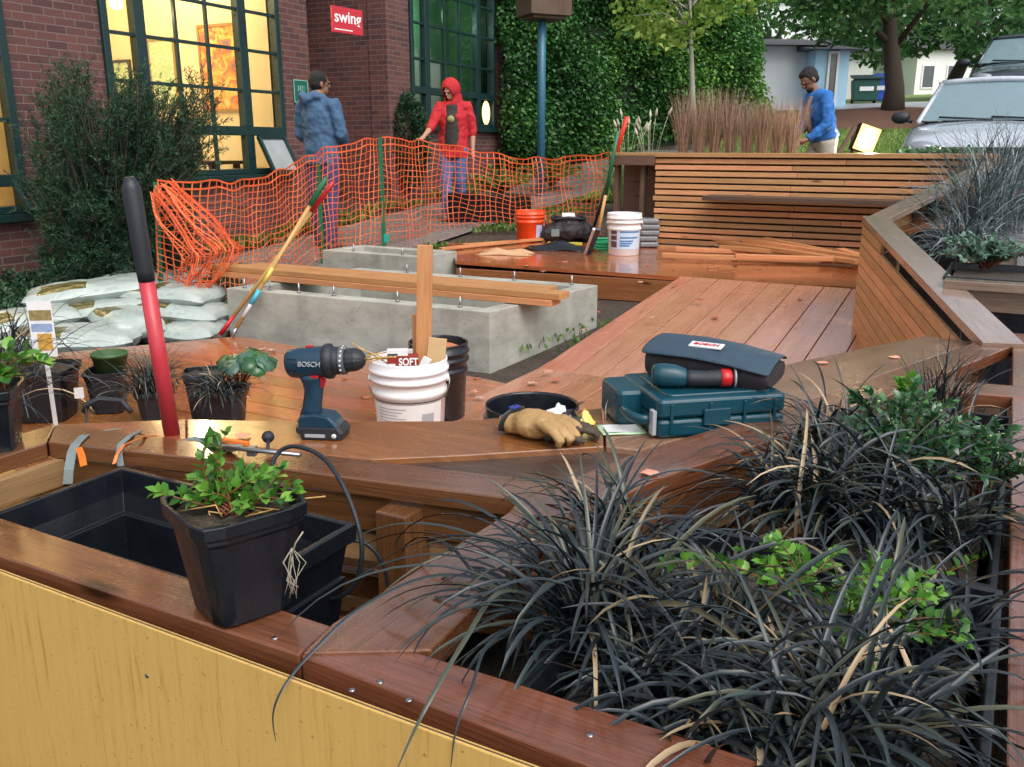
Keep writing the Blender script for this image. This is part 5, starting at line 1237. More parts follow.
# ================================================================ bags of soil
m, nt, b = nmat('printed soil bag film'); ob = tc(nt, 'UV'); 
n1 = noise(nt, tc(nt), 5, 3, .5); base = mixc(nt, n1, (.27, .33, .31), (.43, .49, .46))
sx = N(nt, 'ShaderNodeSeparateXYZ'); lk(nt, ob, sx.inputs[0])
mk = N(nt, 'ShaderNodeTexBrick'); lk(nt, mapping(nt, ob, (1, 1, 1)), mk.inputs['Vector']); mk.inputs['Scale'].default_value = 1; mk.inputs['Brick Width'].default_value = .13; mk.inputs['Row Height'].default_value = .07; mk.inputs['Mortar Size'].default_value = .026; mk.inputs['Color1'].default_value = (.2, .27, .25, 1); mk.inputs['Color2'].default_value = (.5, .55, .52, 1); mk.inputs['Mortar'].default_value = (0, 0, 0, 1)
band = N(nt, 'ShaderNodeMath', operation='COMPARE'); lk(nt, sx.outputs[0], band.inputs[0]); band.inputs[1].default_value = .62; band.inputs[2].default_value = .1
ltr = N(nt, 'ShaderNodeMath', operation='MULTIPLY'); lk(nt, band.outputs[0], ltr.inputs[0]); inv = N(nt, 'ShaderNodeMath', operation='SUBTRACT'); inv.inputs[0].default_value = 1; lk(nt, mk.outputs['Fac'], inv.inputs[1]); lk(nt, inv.outputs[0], ltr.inputs[1])
c = mixc(nt, mixc(nt, .45, (0, 0, 0), ltr.outputs[0]), base, (.24, .3, .29))
bd2 = N(nt, 'ShaderNodeMath', operation='COMPARE'); lk(nt, sx.outputs[0], bd2.inputs[0]); bd2.inputs[1].default_value = .3; bd2.inputs[2].default_value = .17
bd3 = N(nt, 'ShaderNodeMath', operation='COMPARE'); lk(nt, sx.outputs[1], bd3.inputs[0]); bd3.inputs[1].default_value = .3; bd3.inputs[2].default_value = .22
pm = N(nt, 'ShaderNodeMath', operation='MULTIPLY'); lk(nt, bd2.outputs[0], pm.inputs[0]); lk(nt, bd3.outputs[0], pm.inputs[1])
c = mixc(nt, pm.outputs[0], c, ramp(nt, noise(nt, ob, 16, 4), [(.35, (.03, .07, .015)), (.5, (.10, .09, .03)), (.65, (.24, .17, .08))]).outputs[0])
lk(nt, c, b.inputs['Base Color']); b.inputs['Roughness'].default_value = .22; bump(nt, b, noise(nt, tc(nt), 14, 5, .6, .6), .55, .02); M['bag'] = m
def soilbag(label, c, L_, W_, H_, rz, tilt=0, seed=0):
    r = random.Random(seed); mb = MB(); n, k = 30, 20; vs = []; fs = []; us = []
    ph = [r.uniform(0, 6) for _ in range(8)]
    R = Matrix.Rotation(rz, 3, 'Z') @ Matrix.Rotation(tilt, 3, 'Y')
    for side in (1, -1):
        for j in range(k+1):
            for i in range(n+1):
                x, y = i/n*2-1, j/k*2-1
                e = (max(0, 1-abs(x)**5.5)**.6)*(max(0, 1-abs(y)**3.6)**.5)
                wr = .07*math.sin(x*5+ph[0]+2*y)+.05*math.sin(y*6+ph[1]-x*4)+.035*math.sin((x+y)*14+ph[2])+.05*math.sin(y*16+ph[5])*abs(x)**3+.04*math.sin(x*22-y*5+ph[7])*abs(y)**2
                z = side*H_/2*e*(1+wr) ; 
                xx = x*(1-.05*(1-e)+.03*math.sin(y*5+ph[3])); yy = y*(1-.10*abs(x)**4+.03*math.sin(x*6+ph[4]))
                lift = .02*math.sin(x*3+ph[6])*abs(x)
                vs.append(Vector(c)+R @ Vector((xx*L_/2, yy*W_/2, z+H_/2+lift)))
        o_ = len(vs)-(k+1)*(n+1)
        for j in range(k):
            for i in range(n):
                f = (o_+j*(n+1)+i, o_+j*(n+1)+i+1, o_+(j+1)*(n+1)+i+1, o_+(j+1)*(n+1)+i)
                fs.append(f if side > 0 else f[::-1]); u4 = [(i/n, j/k), ((i+1)/n, j/k), ((i+1)/n, (j+1)/k), (i/n, (j+1)/k)]; us.append(u4 if side > 0 else u4[::-1])
    mb.add(vs, fs, us, smooth=True); return tag(mb.build('soil_bag', M['bag']), label, 'bag', 'bags of soil heaped beside the deck')
gzb = lambda px, py, h: (lambda q: Vector((q.x, q.y, gz(q.x, q.y)+h)))(gp(px, py, .0))
BG = [('pale soil bag lying lowest along the deck edge at the left', 55, 345, .0, .25, .85, .46, .17, 10, 0),
 ('soil bag lying flat at the right end of the heap nearest the deck', 168, 332, -.04, .25, .70, .44, .16, -14, 0),
 ('grey soil bag slumped in the middle front of the heap', 112, 335, .05, .22, .52, .36, .17, -42, .16),
 ('long soil bag directly beneath the one with the brown printed panel', 78, 330, .09, .38, .92, .5, .15, 20, -.03),
 ('long soil bag with a brown printed panel lying across the top of the heap', 72, 326, .20, .38, .92, .5, .15, 22, -.05),
 ('creased white soil bag second from the top at the right of the heap', 166, 328, .07, .32, .74, .46, .14, -8, .02),
 ('creased white soil bag topmost at the right of the heap', 158, 325, .17, .34, .70, .46, .14, -12, .05),
 ('pale green tinged soil bag at the left edge of the photo', 0, 338, .09, .2, .8, .5, .15, 38, -.05),
 ('soil bag with a green printed corner at the back of the heap', 118, 320, .17, .75, .8, .5, .16, 4, 0)]
for i, (lab, px, py, h, dy, L_, W_, H_, rz__, tl_) in enumerate(BG):
    soilbag(lab, gzb(px, py, h)+Vector((0, dy, 0)), L_, W_, H_, math.radians(rz__), tl_, i+1)

# ================================================================ fallen leaves
spots = [gp(x_, y_, 0 if y_ > 345 else .25) for x_, y_ in [(random.uniform(200, 480), random.uniform(352, 400)) for _ in range(16)]+[(random.uniform(480, 850), random.uniform(257, 272)) for _ in range(14)]]
for px, py, z in ((533, 383, .01), (556, 380, .01), (548, 372, .02), (560, 400, .03), (598, 312, .1), (652, 318, .15), (700, 300, .2), (760, 318, .12), (715, 318, .14), (722, 330, .1), (741, 345, .06), (800, 300, .2), (583, 330, .12), (474, 392, .01), (480, 398, .01), (120, 352, 0), (98, 350, 0), (245, 390, 0), (272, 350, 0), (262, 349, 0), (735, 272, .25), (765, 262, .25), (700, 262, .25), (640, 282, .25), (560, 262, .25), (795, 268, .25)):
    spots.append(gp(px, py, z+.012))
for i, p in enumerate(spots):
    mb = MB(); sz = random.uniform(.018, .034); a = random.uniform(0, 6); pts = []
    k_ = 10
    for k in range(k_): rr = sz*(1 if k % 2 == 0 else .6)*random.uniform(.85, 1.1); pts.append(p+Vector((rr*math.cos(a+2*PI*k/k_), rr*math.sin(a+2*PI*k/k_), .008*random.random())))
    mb.add([p+Vector((0, 0, .004))]+pts, [(0, k+1, (k+1) % k_+1) for k in range(k_)], tone=random.random())
    lab_ = 'small fallen autumn leaf lying flat on the wet decking'
    tag(mb.build('fallen_leaf', M['leafdry'], solid=.001), lab_, 'leaf', 'leaves scattered over the decking')
for px, py, lab in ((648, 473, 'pink torn leaf lying on the bevelled right rim beside the dark grass'), (894, 357, 'orange torn leaf lying on the bench near the side panel'), (244, 436, 'small orange leaf lying on the bench left of the drill'), (822, 363, 'small pale leaf on the right arm of the bench')):
    p = gp(px, py, (SZ if px != 648 else RZ)+.004); mb = MB(); pts = [p+Vector((random.uniform(.5, 1)*.026*math.cos(a), random.uniform(.5, 1)*.02*math.sin(a), .004*random.random())) for a in np.linspace(0, 5.6, 8)]
    mb.add([p+Vector((0, 0, .005))]+pts, [(0, k+1, (k+1) % 8+1) for k in range(8)], tone=random.uniform(.6, 1)); o = mb.build('fallen_leaf', plain('pink orange leaf', (.72, .3, .2), .4), solid=.001); tag(o, lab.replace('bevelled ', ''), 'leaf')
# ================================================================ people
M['skin'] = plain('skin', (.42, .22, .15), .5, var=.08, nscale=12)
M['skin2'] = plain('brown skin', (.22, .11, .07), .5, var=.08, nscale=12)
M['hair'] = plain('black hair', (.006, .005, .005), .8, var=.4, nscale=40, bumpy=.4, bscale=120)
M['shoe'] = plain('shoe', (.12, .1, .09), .6)
def cloth(name, c, var=.15): return plain(name, c, .8, var=var, nscale=4, bumpy=.5, bscale=14)
def remesh(o, vox, sm=4, disp=0):
    rm = o.modifiers.new('r', 'REMESH'); rm.mode = 'VOXEL'; rm.voxel_size = vox; rm.use_smooth_shade = True
    s = o.modifiers.new('s', 'SMOOTH'); s.iterations = sm; s.factor = .5
    if disp:
        tx = bpy.data.textures.new('folds', 'CLOUDS'); tx.noise_scale = .07; tx.noise_depth = 3
        d = o.modifiers.new('d', 'DISPLACE'); d.texture = tx; d.strength = disp; d.mid_level = .5
        s = o.modifiers.new('s2', 'SMOOTH'); s.iterations = 2
def person(label, pos, rz, J, skin, top, bottom, hood=None, hair=None, sc_=1.0, open_front=None, shirt=None, sleeve=1.0, hem=.82, pants_w=1.0):
    t = thing('person', label, 'person', pos, rz)
    V3 = Vector; hip, chest, neck, head = V3(J['hip']), V3(J['chest']), V3(J['neck']), V3(J['head'])
    hd = (head-neck).normalized(); fwd = V3(J.get('look', (0, -1, 0))).normalized(); rt = fwd.cross(V3((0, 0, 1))).normalized(); upv = rt.cross(fwd).normalized()
    HM = Matrix((rt, -fwd, upv)).transposed()     # head local axes: x right, y back, z up
    hp = lambda x, y, z: head + HM @ V3((x, y, z))
    mb = MB()
    spine = [hip+V3((0, 0, -.06)), hip, hip.lerp(chest, .45), chest, chest.lerp(neck, .6), neck, neck.lerp(head, .5)]
    rad = [(.13, .10), (.155, .11), (.13, .095), (.16, .11), (.13, .085), (.055, .055), (.05, .052)]
    mb.tube(spine, rad, 20)
    mb.ell(hp(0, .005, .02), (.073, .092, .098), M=HM); mb.ell(hp(0, -.03, -.05), (.052, .058, .062), M=HM)
    mb.ell(hp(0, -.098, -.012), (.012, .018, .022), M=HM); mb.ell(hp(0, -.085, .022), (.045, .014, .012), M=HM); mb.ell(hp(0, -.086, -.058), (.024, .009, .007), M=HM)
    for s in (-1, 1): mb.ell(hp(s*.075, .008, -.008), (.01, .018, .03), M=HM)
    for s, k in ((-1, 'r'), (1, 'l')):
        sh, el, wr, hn = V3(J['sh'+k]), V3(J['el'+k]), V3(J['wr'+k]), V3(J['hn'+k])
        mb.tube([chest.lerp(neck, .55), sh, sh.lerp(el, .5), el, el.lerp(wr, .35), wr], [.06, .052, .046, .038, .037, .024], 14)
        d = (hn-wr).normalized(); side = d.cross(V3(J.get('palm'+k, (1, 0, 0)))).normalized(); nrm = side.cross(d)
        mb.tube([wr, wr+d*.03, wr+d*.08, wr+d*.095], [(.022, .018), (.030, .016), (.036, .014), (.03, .010)] if False else [.024, .026, .028, .02], 12)
        for q, (o_, L_) in enumerate(((-.026, .06), (-.009, .072), (.009, .068), (.025, .052))):
            b0 = wr+d*.085+side*o_; mb.tube([b0-d*.02, b0, b0+d*L_*.5+nrm*.006, b0+d*L_*.85+nrm*.026, b0+d*L_*.9+nrm*.036], [.0095, .009, .0085, .008, .006], 8)
        b0 = wr+d*.03-side*.024; mb.tube([b0, b0-side*.022+d*.025+nrm*.008, b0-side*.028+d*.055+nrm*.016], [.012, .0105, .008], 8)
        hj, kn, an = V3(J['hj'+k]), V3(J['kn'+k]), V3(J['an'+k]); td = V3(J.get('toe'+k, (0, -1, 0))).normalized()
        mb.tube([hip+V3((s*.06, 0, 0)), hj, hj.lerp(kn, .5), kn, kn.lerp(an, .3), an], [.09, .085, .072, .052, .055, .036], 14)
        mb.tube([an-td*.04+V3((0, 0, -.04)), an+V3((0, 0, -.03)), an+td*.1+V3((0, 0, -.05)), an+td*.16+V3((0, 0, -.06))], [.03, .036, .032, .02], 10)
    o = mb.build('body', skin, t, world=False); remesh(o, .0055, 2)
    for s in (-1, 1):
        mb = MB(); mb.ell(hp(s*.03, -.083, .004), (.009, .006, .006), M=HM); mb.build('eye', M['hair'], t, world=False)
    # trousers
    mb = MB()
    mb.tube([hip+V3((0, 0, -.1)), hip, hip+V3((0, 0, .09))], [(.155, .125), (.175, .13), (.15, .115)], 20)
    for s, k in ((-1, 'r'), (1, 'l')):
        hj, kn, an = V3(J['hj'+k]), V3(J['kn'+k]), V3(J['an'+k]); mb.tube([hip+V3((s*.07, 0, -.02)), hj, hj.lerp(kn, .5), kn, kn.lerp(an, .5), an+V3((0, 0, -.015))], [x*pants_w for x in (.1, .105, .09, .074, .070, .066)], 16)
    o = mb.build('trousers', bottom, t, world=False); remesh(o, .012, 4, .02)
    for s, k in ((-1, 'r'), (1, 'l')):
        an = V3(J['an'+k]); td = V3(J.get('toe'+k, (0, -1, 0))).normalized(); mb = MB()
        mb.tube([an-td*.06+V3((0, 0, -.045)), an-td*.02+V3((0, 0, -.03)), an+td*.08+V3((0, 0, -.045)), an+td*.17+V3((0, 0, -.055)), an+td*.2+V3((0, 0, -.06))], [(.036, .03), (.044, .045), (.046, .038), (.042, .03), (.02, .015)], 14)
        o = mb.build('shoe', M['shoe'], t, world=False)
    # jacket or hoodie
    hemp = hip.lerp(chest, hem-1) if hem < 1 else hip
    mb = MB()
    low = hip + (hip-chest).normalized()*J.get('hemlen', .12)
    mb.tube([low, hip, hip.lerp(chest, .5), chest, chest.lerp(neck, .65), neck-hd*.01], [(.19, .14), (.188, .14), (.178, .13), (.195, .145), (.165, .115), (.075, .08)], 24)
    for s, k in ((-1, 'r'), (1, 'l')):
        sh, el, wr = V3(J['sh'+k]), V3(J['el'+k]), V3(J['wr'+k]); we = el.lerp(wr, sleeve)
        mb.tube([chest.lerp(neck, .6), sh, sh.lerp(el, .5), el, el.lerp(wr, .5*sleeve), we], [.095, .08, .07, .062, .056, .047], 16)
    if hood == 'down': mb.tube([neck+V3((-.11, .0, -.0))+fwd*-.02, neck-fwd*.09+V3((-.07, 0, .02)), neck-fwd*.12+V3((0, 0, -.02)), neck-fwd*.09+V3((.07, 0, .02)), neck+V3((.11, 0, 0))-fwd*.02], [.035, .05, .06, .05, .035], 12)
    o = mb.build('jacket' if open_front else 'sweatshirt', top, t, world=False); remesh(o, .011, 3, .042)
    if hood == 'up':
        mb = MB(); mb.ell(hp(0, .02, .015), (.118, .13, .14), M=HM); mb.tube([neck-hd*.07, neck, hp(0, .03, -.06)], [.14, .12, .11], 16)
        ho = mb.build('hood', top, t, world=False)
        remesh(ho, .008, 2)
        dg = bpy.context.evaluated_depsgraph_get(); dg.update(); me = bpy.data.meshes.new_from_object(ho.evaluated_get(dg)); ho.modifiers.clear(); ho.data = me
        bm = bmesh.new(); bm.from_mesh(me); HI = HM.transposed()
        bad = [f for f in bm.faces if (lambda q: q.y < -.02 and (q.x/.072)**2+((q.z+.02)/.105)**2 < 1)(HI @ (f.calc_center_median()-head))]
        bmesh.ops.delete(bm, geom=bad, context='FACES'); bm.to_mesh(me); bm.free(); so = ho.modifiers.new('solid', 'SOLIDIFY'); so.thickness = .008; so.offset = -1
    if hair:
        mb = MB(); mb.ell(hp(0, .02, .035), (.083, .098, .096), M=HM)
        if hair == 'short': mb.ell(hp(0, .035, .0), (.08, .075, .07), M=HM)
        if hair == 'quiff': mb.ell(hp(0, -.02, .085), (.06, .06, .035), M=HM); mb.ell(hp(0, .045, -.01), (.078, .06, .07), M=HM)
        o = mb.build('hair', M['hair'], t, world=False); remesh(o, .007, 1, .02)
    if J.get('beard'):
        mb = MB(); mb.ell(hp(0, -.045, -.085), (.05, .052, .04), M=HM); mb.ell(hp(0, -.088, -.036), (.03, .012, .008), M=HM); o = mb.build('beard', M['hair'], t, world=False); remesh(o, .006, 1)
    if open_front:
        mb = MB(); mb.tube([hip+V3((0, -.065, -.02)), hip.lerp(chest, .5)+V3((0, -.068, 0)), chest+V3((0, -.07, 0)), neck+V3((0, -.065, -.05))], [(.12, .088), (.105, .084), (.10, .088), (.085, .075)], 18); o = mb.build('t_shirt', shirt, t, world=False); remesh(o, .009, 3, .012)
        mb = MB(); mb.lathe([(.045, 0), (.045, .004), (.001, .005)], 24, chest+V3((0, -.160, -.04)), Matrix.Rotation(PI/2+.06, 3, 'X')); pr = mb.build('shirt_print', plain('pale yellow print', (.26, .26, .12), .7, var=.9, nscale=30), t, world=False)
        pass
    t.scale = (sc_,)*3; return t
base_l = dict(hip=(0, 0, .93), chest=(0, 0, 1.28), neck=(0, .01, 1.46), head=(0, -.01, 1.60), hjr=(-.09, 0, .88), hjl=(.09, 0, .88), knr=(-.1, -.01, .48), knl=(.1, -.01, .48), anr=(-.1, .01, .085), anl=(.1, .01, .085),
    shr=(-.185, .01, 1.39), shl=(.185, .01, 1.39), elr=(-.23, .02, 1.1), ell=(.23, .02, 1.1), wrr=(-.24, -.04, .87), wrl=(.24, -.04, .87), hnr=(-.24, -.08, .7), hnl=(.24, -.08, .7))
# man in the blue hooded sweatshirt, seen from behind
p = dp(327, 255, 9.35); J = dict(base_l, look=(-.55, -.8, -.05), head=(.0, -.03, 1.60), hemlen=.1, elr=(-.24, .0, 1.12), ell=(.24, .0, 1.12), wrr=(-.16, -.2, 1.02), wrl=(.16, -.2, 1.02), hnr=(-.1, -.34, 1.04), hnl=(.1, -.34, 1.04), anr=(-.13, .12, .085), knr=(-.11, .02, .48), anl=(.1, -.06, .085))
person('man seen from behind in a blue hooded sweatshirt and dark trousers behind the orange fence', onground(p.x, p.y), math.radians(158), J, M['skin2'], cloth('blue sweatshirt', (.045, .105, .2)), cloth('navy trousers', (.05, .05, .14)), hood='down', hair='short', sc_=1.03)
# woman in the red jacket
p = dp(455, 212, 10.95); J = dict(base_l, look=(-.35, -.8, -.42), head=(-.02, -.05, 1.585), hemlen=.16, shr=(-.17, -.02, 1.38), elr=(-.25, -.14, 1.15), wrr=(-.31, -.36, 1.02), hnr=(-.34, -.5, .97), palmr=(0, 0, 1), ell=(.24, .03, 1.11), wrl=(.25, -.03, .88), hnl=(.25, -.06, .7), anl=(.06, .12, .085), knl=(.08, .0, .48), anr=(-.08, -.1, .085), knr=(-.09, -.08, .48))
person('smiling person in a bright red hooded rain jacket touching the orange fence', onground(p.x, p.y), math.radians(-8), J, M['skin'], cloth('red rain jacket', (.42, .012, .02), .2), cloth('blue jeans', (.06, .12, .28)), hood='up', hair=None, sc_=.94, open_front=True, shirt=cloth('dark shirt', (.025, .022, .02)), sleeve=.35)
# man in the blue jacket bending his head
p = dp(822, 150, 9.1); J = dict(base_l, look=(0, -.72, -.65), hip=(0, .02, .93), chest=(0, -.08, 1.27), neck=(0, -.15, 1.44), head=(0, -.22, 1.555), hemlen=-.03, shr=(-.18, -.1, 1.37), shl=(.18, -.1, 1.37), elr=(-.22, -.1, 1.09), ell=(.22, -.08, 1.09), wrr=(-.14, -.3, .96), wrl=(.16, -.26, .93), hnr=(-.1, -.45, .95), hnl=(.12, -.42, .88), anl=(.1, .2, .1), knl=(.1, .04, .48), anr=(-.1, -.18, .085), knr=(-.1, -.12, .48), beard=True)
t = person('dark haired man in a bright blue jacket looking down behind the screen', onground(p.x, p.y, .07), math.radians(-80), J, M['skin2'], cloth('bright blue jacket', (.02, .14, .45)), cloth('stone trousers', (.36, .34, .28)), hood=None, hair='quiff', sc_=.90)
mb = MB(); mb.tube([(0, -.17, 1.38), (-.02, -.2, 1.25), (-.02, -.17, 1.08), (0, -.13, .95)], [(.12, .03), (.13, .04), (.12, .04), (.08, .03)], 14); mb.build('scarf', plain('brown checked cloth', (.16, .11, .09), .8, var=.9, nscale=30), t, world=False)

# ================================================================ cars
M['silver'] = plain('pale silver car paint', (.5, .55, .62), .22, metal=.2, var=.03, coat=1)
M['darkcar'] = plain('dark blue car paint', (.02, .03, .045), .2, metal=.3, var=.05, coat=1)
M['redcar'] = plain('red car paint', (.5, .02, .02), .3, coat=1)
M['wind'] = plain('windscreen glass', (.16, .24, .27), .05, spec=.9, var=.1)
M['tyre'] = plain('tyre rubber', (.02, .02, .02), .8)
def car(name, label, pos, rz, paint, grp='parked cars', sc_=1.0):
    t = thing(name, label, 'car', pos, rz, grp)
    st = [(-2.15, .62, .35, .62), (-2.1, .74, .28, .70), (-1.9, .82, .25, .78), (-1.4, .87, .22, .88), (-.95, .88, .22, .97), (0, .89, .22, 1.0), (1.2, .88, .22, 1.02), (1.9, .84, .25, 1.0), (2.1, .76, .32, .85)]
    mb = MB(); rows = []
    for (y, hw, zb, zt) in st:
        k = [(-hw+.08, zb), (-hw, zb+.15), (-hw-.01, (zb+zt)/2), (-hw+.03, zt-.10), (-hw+.10, zt-.03), (-hw*.55, zt+.015), (0, zt+.03)]
        ring = [Vector((x, y, z)) for x, z in k]; ring += [Vector((-v.x, v.y, v.z)) for v in ring[-2::-1]]; rows.append(ring)
    mb.sheet(rows, smooth=True); mb.add(rows[0], [tuple(range(13))]); mb.add(rows[-1], [tuple(range(12, -1, -1))]); mb.build('body', paint, t, world=False, sub=1)
    g0 = [(-.98, -.72, .97), (-.98, .72, .97), (-.2, .56, 1.44), (-.2, -.56, 1.44)]
    mb = MB(); rows = []
    for f in np.linspace(0, 1, 6):
        y = -.98+.78*f; hw = .72-.15*f; z = .97+.47*f; rows.append([Vector((x*hw, y-.05*(1-x*x)-.02*math.sin(f*PI), z)) for x in np.linspace(-1, 1, 9)])
    mb.sheet(rows); mb.build('windscreen', M['wind'], t, world=False)
    mb = MB(); rows = []
    for y, hw, z in ((-.24, .57, 1.425), (-.1, .58, 1.46), (.5, .59, 1.49), (1.1, .57, 1.46), (1.3, .55, 1.42)): rows.append([Vector((x*hw, y, z-.03*x*x)) for x in np.linspace(-1, 1, 9)])
    mb.sheet(rows); mb.build('roof', paint, t, world=False, solid=.03)
    mb = MB(); mb.tube([(x*.58, -.22-.03*(1-x*x), 1.435+.03*(1-x*x)) for x in np.linspace(-1, 1, 9)], .036, 8); mb.build('windscreen_header', paint, t, world=False)
    for s in (-1, 1):
        mb = MB(); mb.tube([(s*.74, -1.02, .95), (s*.58, -.22, 1.43)], .028, 8); mb.tube([(s*.60, -.22, 1.44), (s*.6, .5, 1.47), (s*.57, 1.3, 1.42), (s*.70, 1.85, 1.0)], .028, 8); mb.tube([(s*.62, .45, 1.45), (s*.8, .45, 1.0)], .03, 6); mb.build('pillar', paint, t, world=False)
        mb = MB(); mb.add([(s*.76, -.95, .97), (s*.8, 1.7, 1.0), (s*.59, 1.25, 1.42), (s*.60, -.2, 1.42)], [(0, 1, 2, 3)]); mb.build('side_window', M['wind'], t, world=False)
        mb = MB(); mb.ell((s*.98, -.62, 1.02), (.11, .055, .075)); mb.tube([(s*.84, -.62, .97), (s*.94, -.62, 1.0)], .02, 8); mb.build('door_mirror', M['trub'], t, world=False)
        mb = MB(); mb.ell((s*.6, -2.04, .66), (.17, .1, .075)); mb.build('headlight', plain('headlamp glass', (.18, .2, .23), .1, spec=.8), t, world=False)
        mb = MB(); x0 = -.1 if s < 0 else .45; mb.tube([(x0-.42, -1.0, 1.01), (x0, -1.05, .985), (x0+.15, -1.04, .98)], .013, 6); mb.build('wiper', M['trub'], t, world=False)
        for y in (-1.35, 1.35):
            mb = MB(); R = Matrix.Rotation(PI/2, 3, 'Y'); mb.lathe([(.2, -.1), (.31, -.1), (.33, -.07), (.33, .07), (.31, .1), (.2, .1)], 24, (s*.8, y, .33), R); w_ = mb.build('wheel', M['tyre'], t, world=False)
            mb = MB(); mb.lathe([(.2, -.09), (.05, -.07), (.001, -.07)], 16, (s*.8, y, .33), R); mb.lathe([(.2, .09), (.05, .07), (.001, .07)], 16, (s*.8, y, .33), R); mb.build('rim', M['steel'], w_, world=False)
    mb = MB(); mb.add([(-.56, 1.28, 1.42), (.56, 1.28, 1.42), (.68, 1.85, 1.0), (-.68, 1.85, 1.0)], [(0, 1, 2, 3)]); mb.build('rear_window', M['wind'], t, world=False)
    mb = MB(); mb.box((0, -2.16, .6), (.9, .04, .14)); mb.build('grille', M['trub'], t, world=False)
    mb = MB(); mb.b2((-.68, -.85, .7), (.68, 1.5, .96)); mb.box((-.35, .15, 1.08), (.42, .12, .5)); mb.box((.35, .15, 1.08), (.42, .12, .5)); mb.build('cabin', M['trub'], t, world=False)
    t.scale = (sc_,)*3; return t
p = dp(992, 110, 10.8); car('parked_car', 'pale silver car facing the deck, closest behind the far right screen corner', onground(p.x, p.y), math.radians(-29), M['silver'], sc_=.94)
p = dp(1022, 90, 18.8); car('parked_car', 'dark car parked directly behind the silver one', onground(p.x, p.y), math.radians(-29), M['darkcar'], sc_=1.1)
p = dp(958, 90, 50); car('parked_car', 'small red car parked far up the street between tree trunks', onground(p.x, p.y), math.radians(40), M['redcar'])

# ---- refuse containers
def cart(name, label, pos, rz, w_, d_, h, mat, lidm, cat='bin', wheel=True):
    t = thing(name, label, cat, pos, rz); mb = MB()
    a, b_ = .86, 1.0; vs = []
    for z, k in ((.12, a), (h, b_)):
        for x, y in ((-1, -1), (1, -1), (1, 1), (-1, 1)): vs.append((x*w_/2*k, y*d_/2*k, z))
    mb.add(vs, [(3, 2, 1, 0), (4, 5, 6, 7), (0, 1, 5, 4), (1, 2, 6, 5), (2, 3, 7, 6), (3, 0, 4, 7)]); mb.build('body', mat, t, world=False, bevel=.03)
    mb = MB(); mb.prism([Vector((-w_/2-.03, -d_/2-.05, h+.05)), Vector((w_/2+.03, -d_/2-.05, h+.05)), Vector((w_/2+.03, d_/2, h+.16)), Vector((-w_/2-.03, d_/2, h+.16))], .06); mb.build('lid', lidm, t, world=False, bevel=.015)
    for s in (-1, 1): mb = MB(); mb.lathe([(.001, -.03), (.12, -.03), (.12, .03), (.001, .03)], 16, (s*w_*.4, d_*.35, .12), Matrix.Rotation(PI/2, 3, 'Y')); mb.build('wheel', M['tyre'], t, world=False)
    mb = MB(); mb.box((0, -d_/2-.0, h*.62), (w_*.5, .02, .12)); mb.build('label', M['paperw'], t, world=False); return t
p = dp(864, 101, 27.5); cart('dumpster', 'dark green dumpster with a pale label on the driveway edge', onground(p.x, p.y), math.radians(-14), .78, .7, .72, plain('dumpster green', (.01, .07, .05), .5), plain('dumpster lid', (.012, .03, .03), .5), 'dumpster')
p = dp(880, 101, 27.3); cart('wheelie_bin', 'blue wheeled recycling bin standing right of the green dumpster', onground(p.x, p.y), math.radians(-25), .42, .5, .74, plain('bin blue', (.02, .08, .4), .45), plain('bin lid blue', (.015, .06, .3), .45))

# ---- work lamp behind the screen
p = dp(862, 152, 9.3); t = thing('work_lamp', 'glaring lit work lamp on a tilted wooden stand behind the screen', 'lamp', onground(p.x, p.y))
lz = dp(864, 139, 9.3).z - WM[t].translation.z
mb = MB(); RM = Matrix.Rotation(math.radians(18), 3, 'Y'); mb.box((.03, -.02, lz), (.2, .02, .25), M=RM); mb.build('lamp_face', emit('lamp face', (1, .5, .12), 2.2), t, world=False)  # weak yellow emission on the face stands in for the lamp's halo
mb = MB(); mb.ell((.03, -.035, lz), (.07, .02, .1), M=RM); mb.build('bulb', emit('lamp bulb', (1, .8, .5), 30), t, world=False)
mb = MB(); mb.box((.03, .05, lz), (.21, .11, .27), M=RM); mb.build('housing', M['trub'], t, world=False, bevel=.01)
mb = MB(); mb.board((-.09, .06, 0), (-.08, .06, lz+.1), .03, .03, up=(0, 1, 0)); mb.board((-.30, .0, lz-.25), (-.09, .01, lz+.12), .035, .03, up=(0, 1, 0)); mb.board((.22, .1, 0), (.03, .06, lz), .03, .03, up=(0, 1, 0)); mb.build('stand', M['stud'], t, world=False)
l = bpy.data.lights.new('work_lamp_light', 'SPOT'); l.energy = 120; l.color = (1, .75, .42); l.spot_size = math.radians(120); l.shadow_soft_size = .08
lo = bpy.data.objects.new('work_lamp_light', l); col.objects.link(lo); lo.location = WM[t] @ Vector((.03, -.06, lz)); lo.rotation_euler = Vector((.15, .6, .35)).to_track_quat('Z', 'Y').to_euler()
mb = MB(); q = dp(868, 155, 9.1); q2 = dp(930, 152, 9.1)
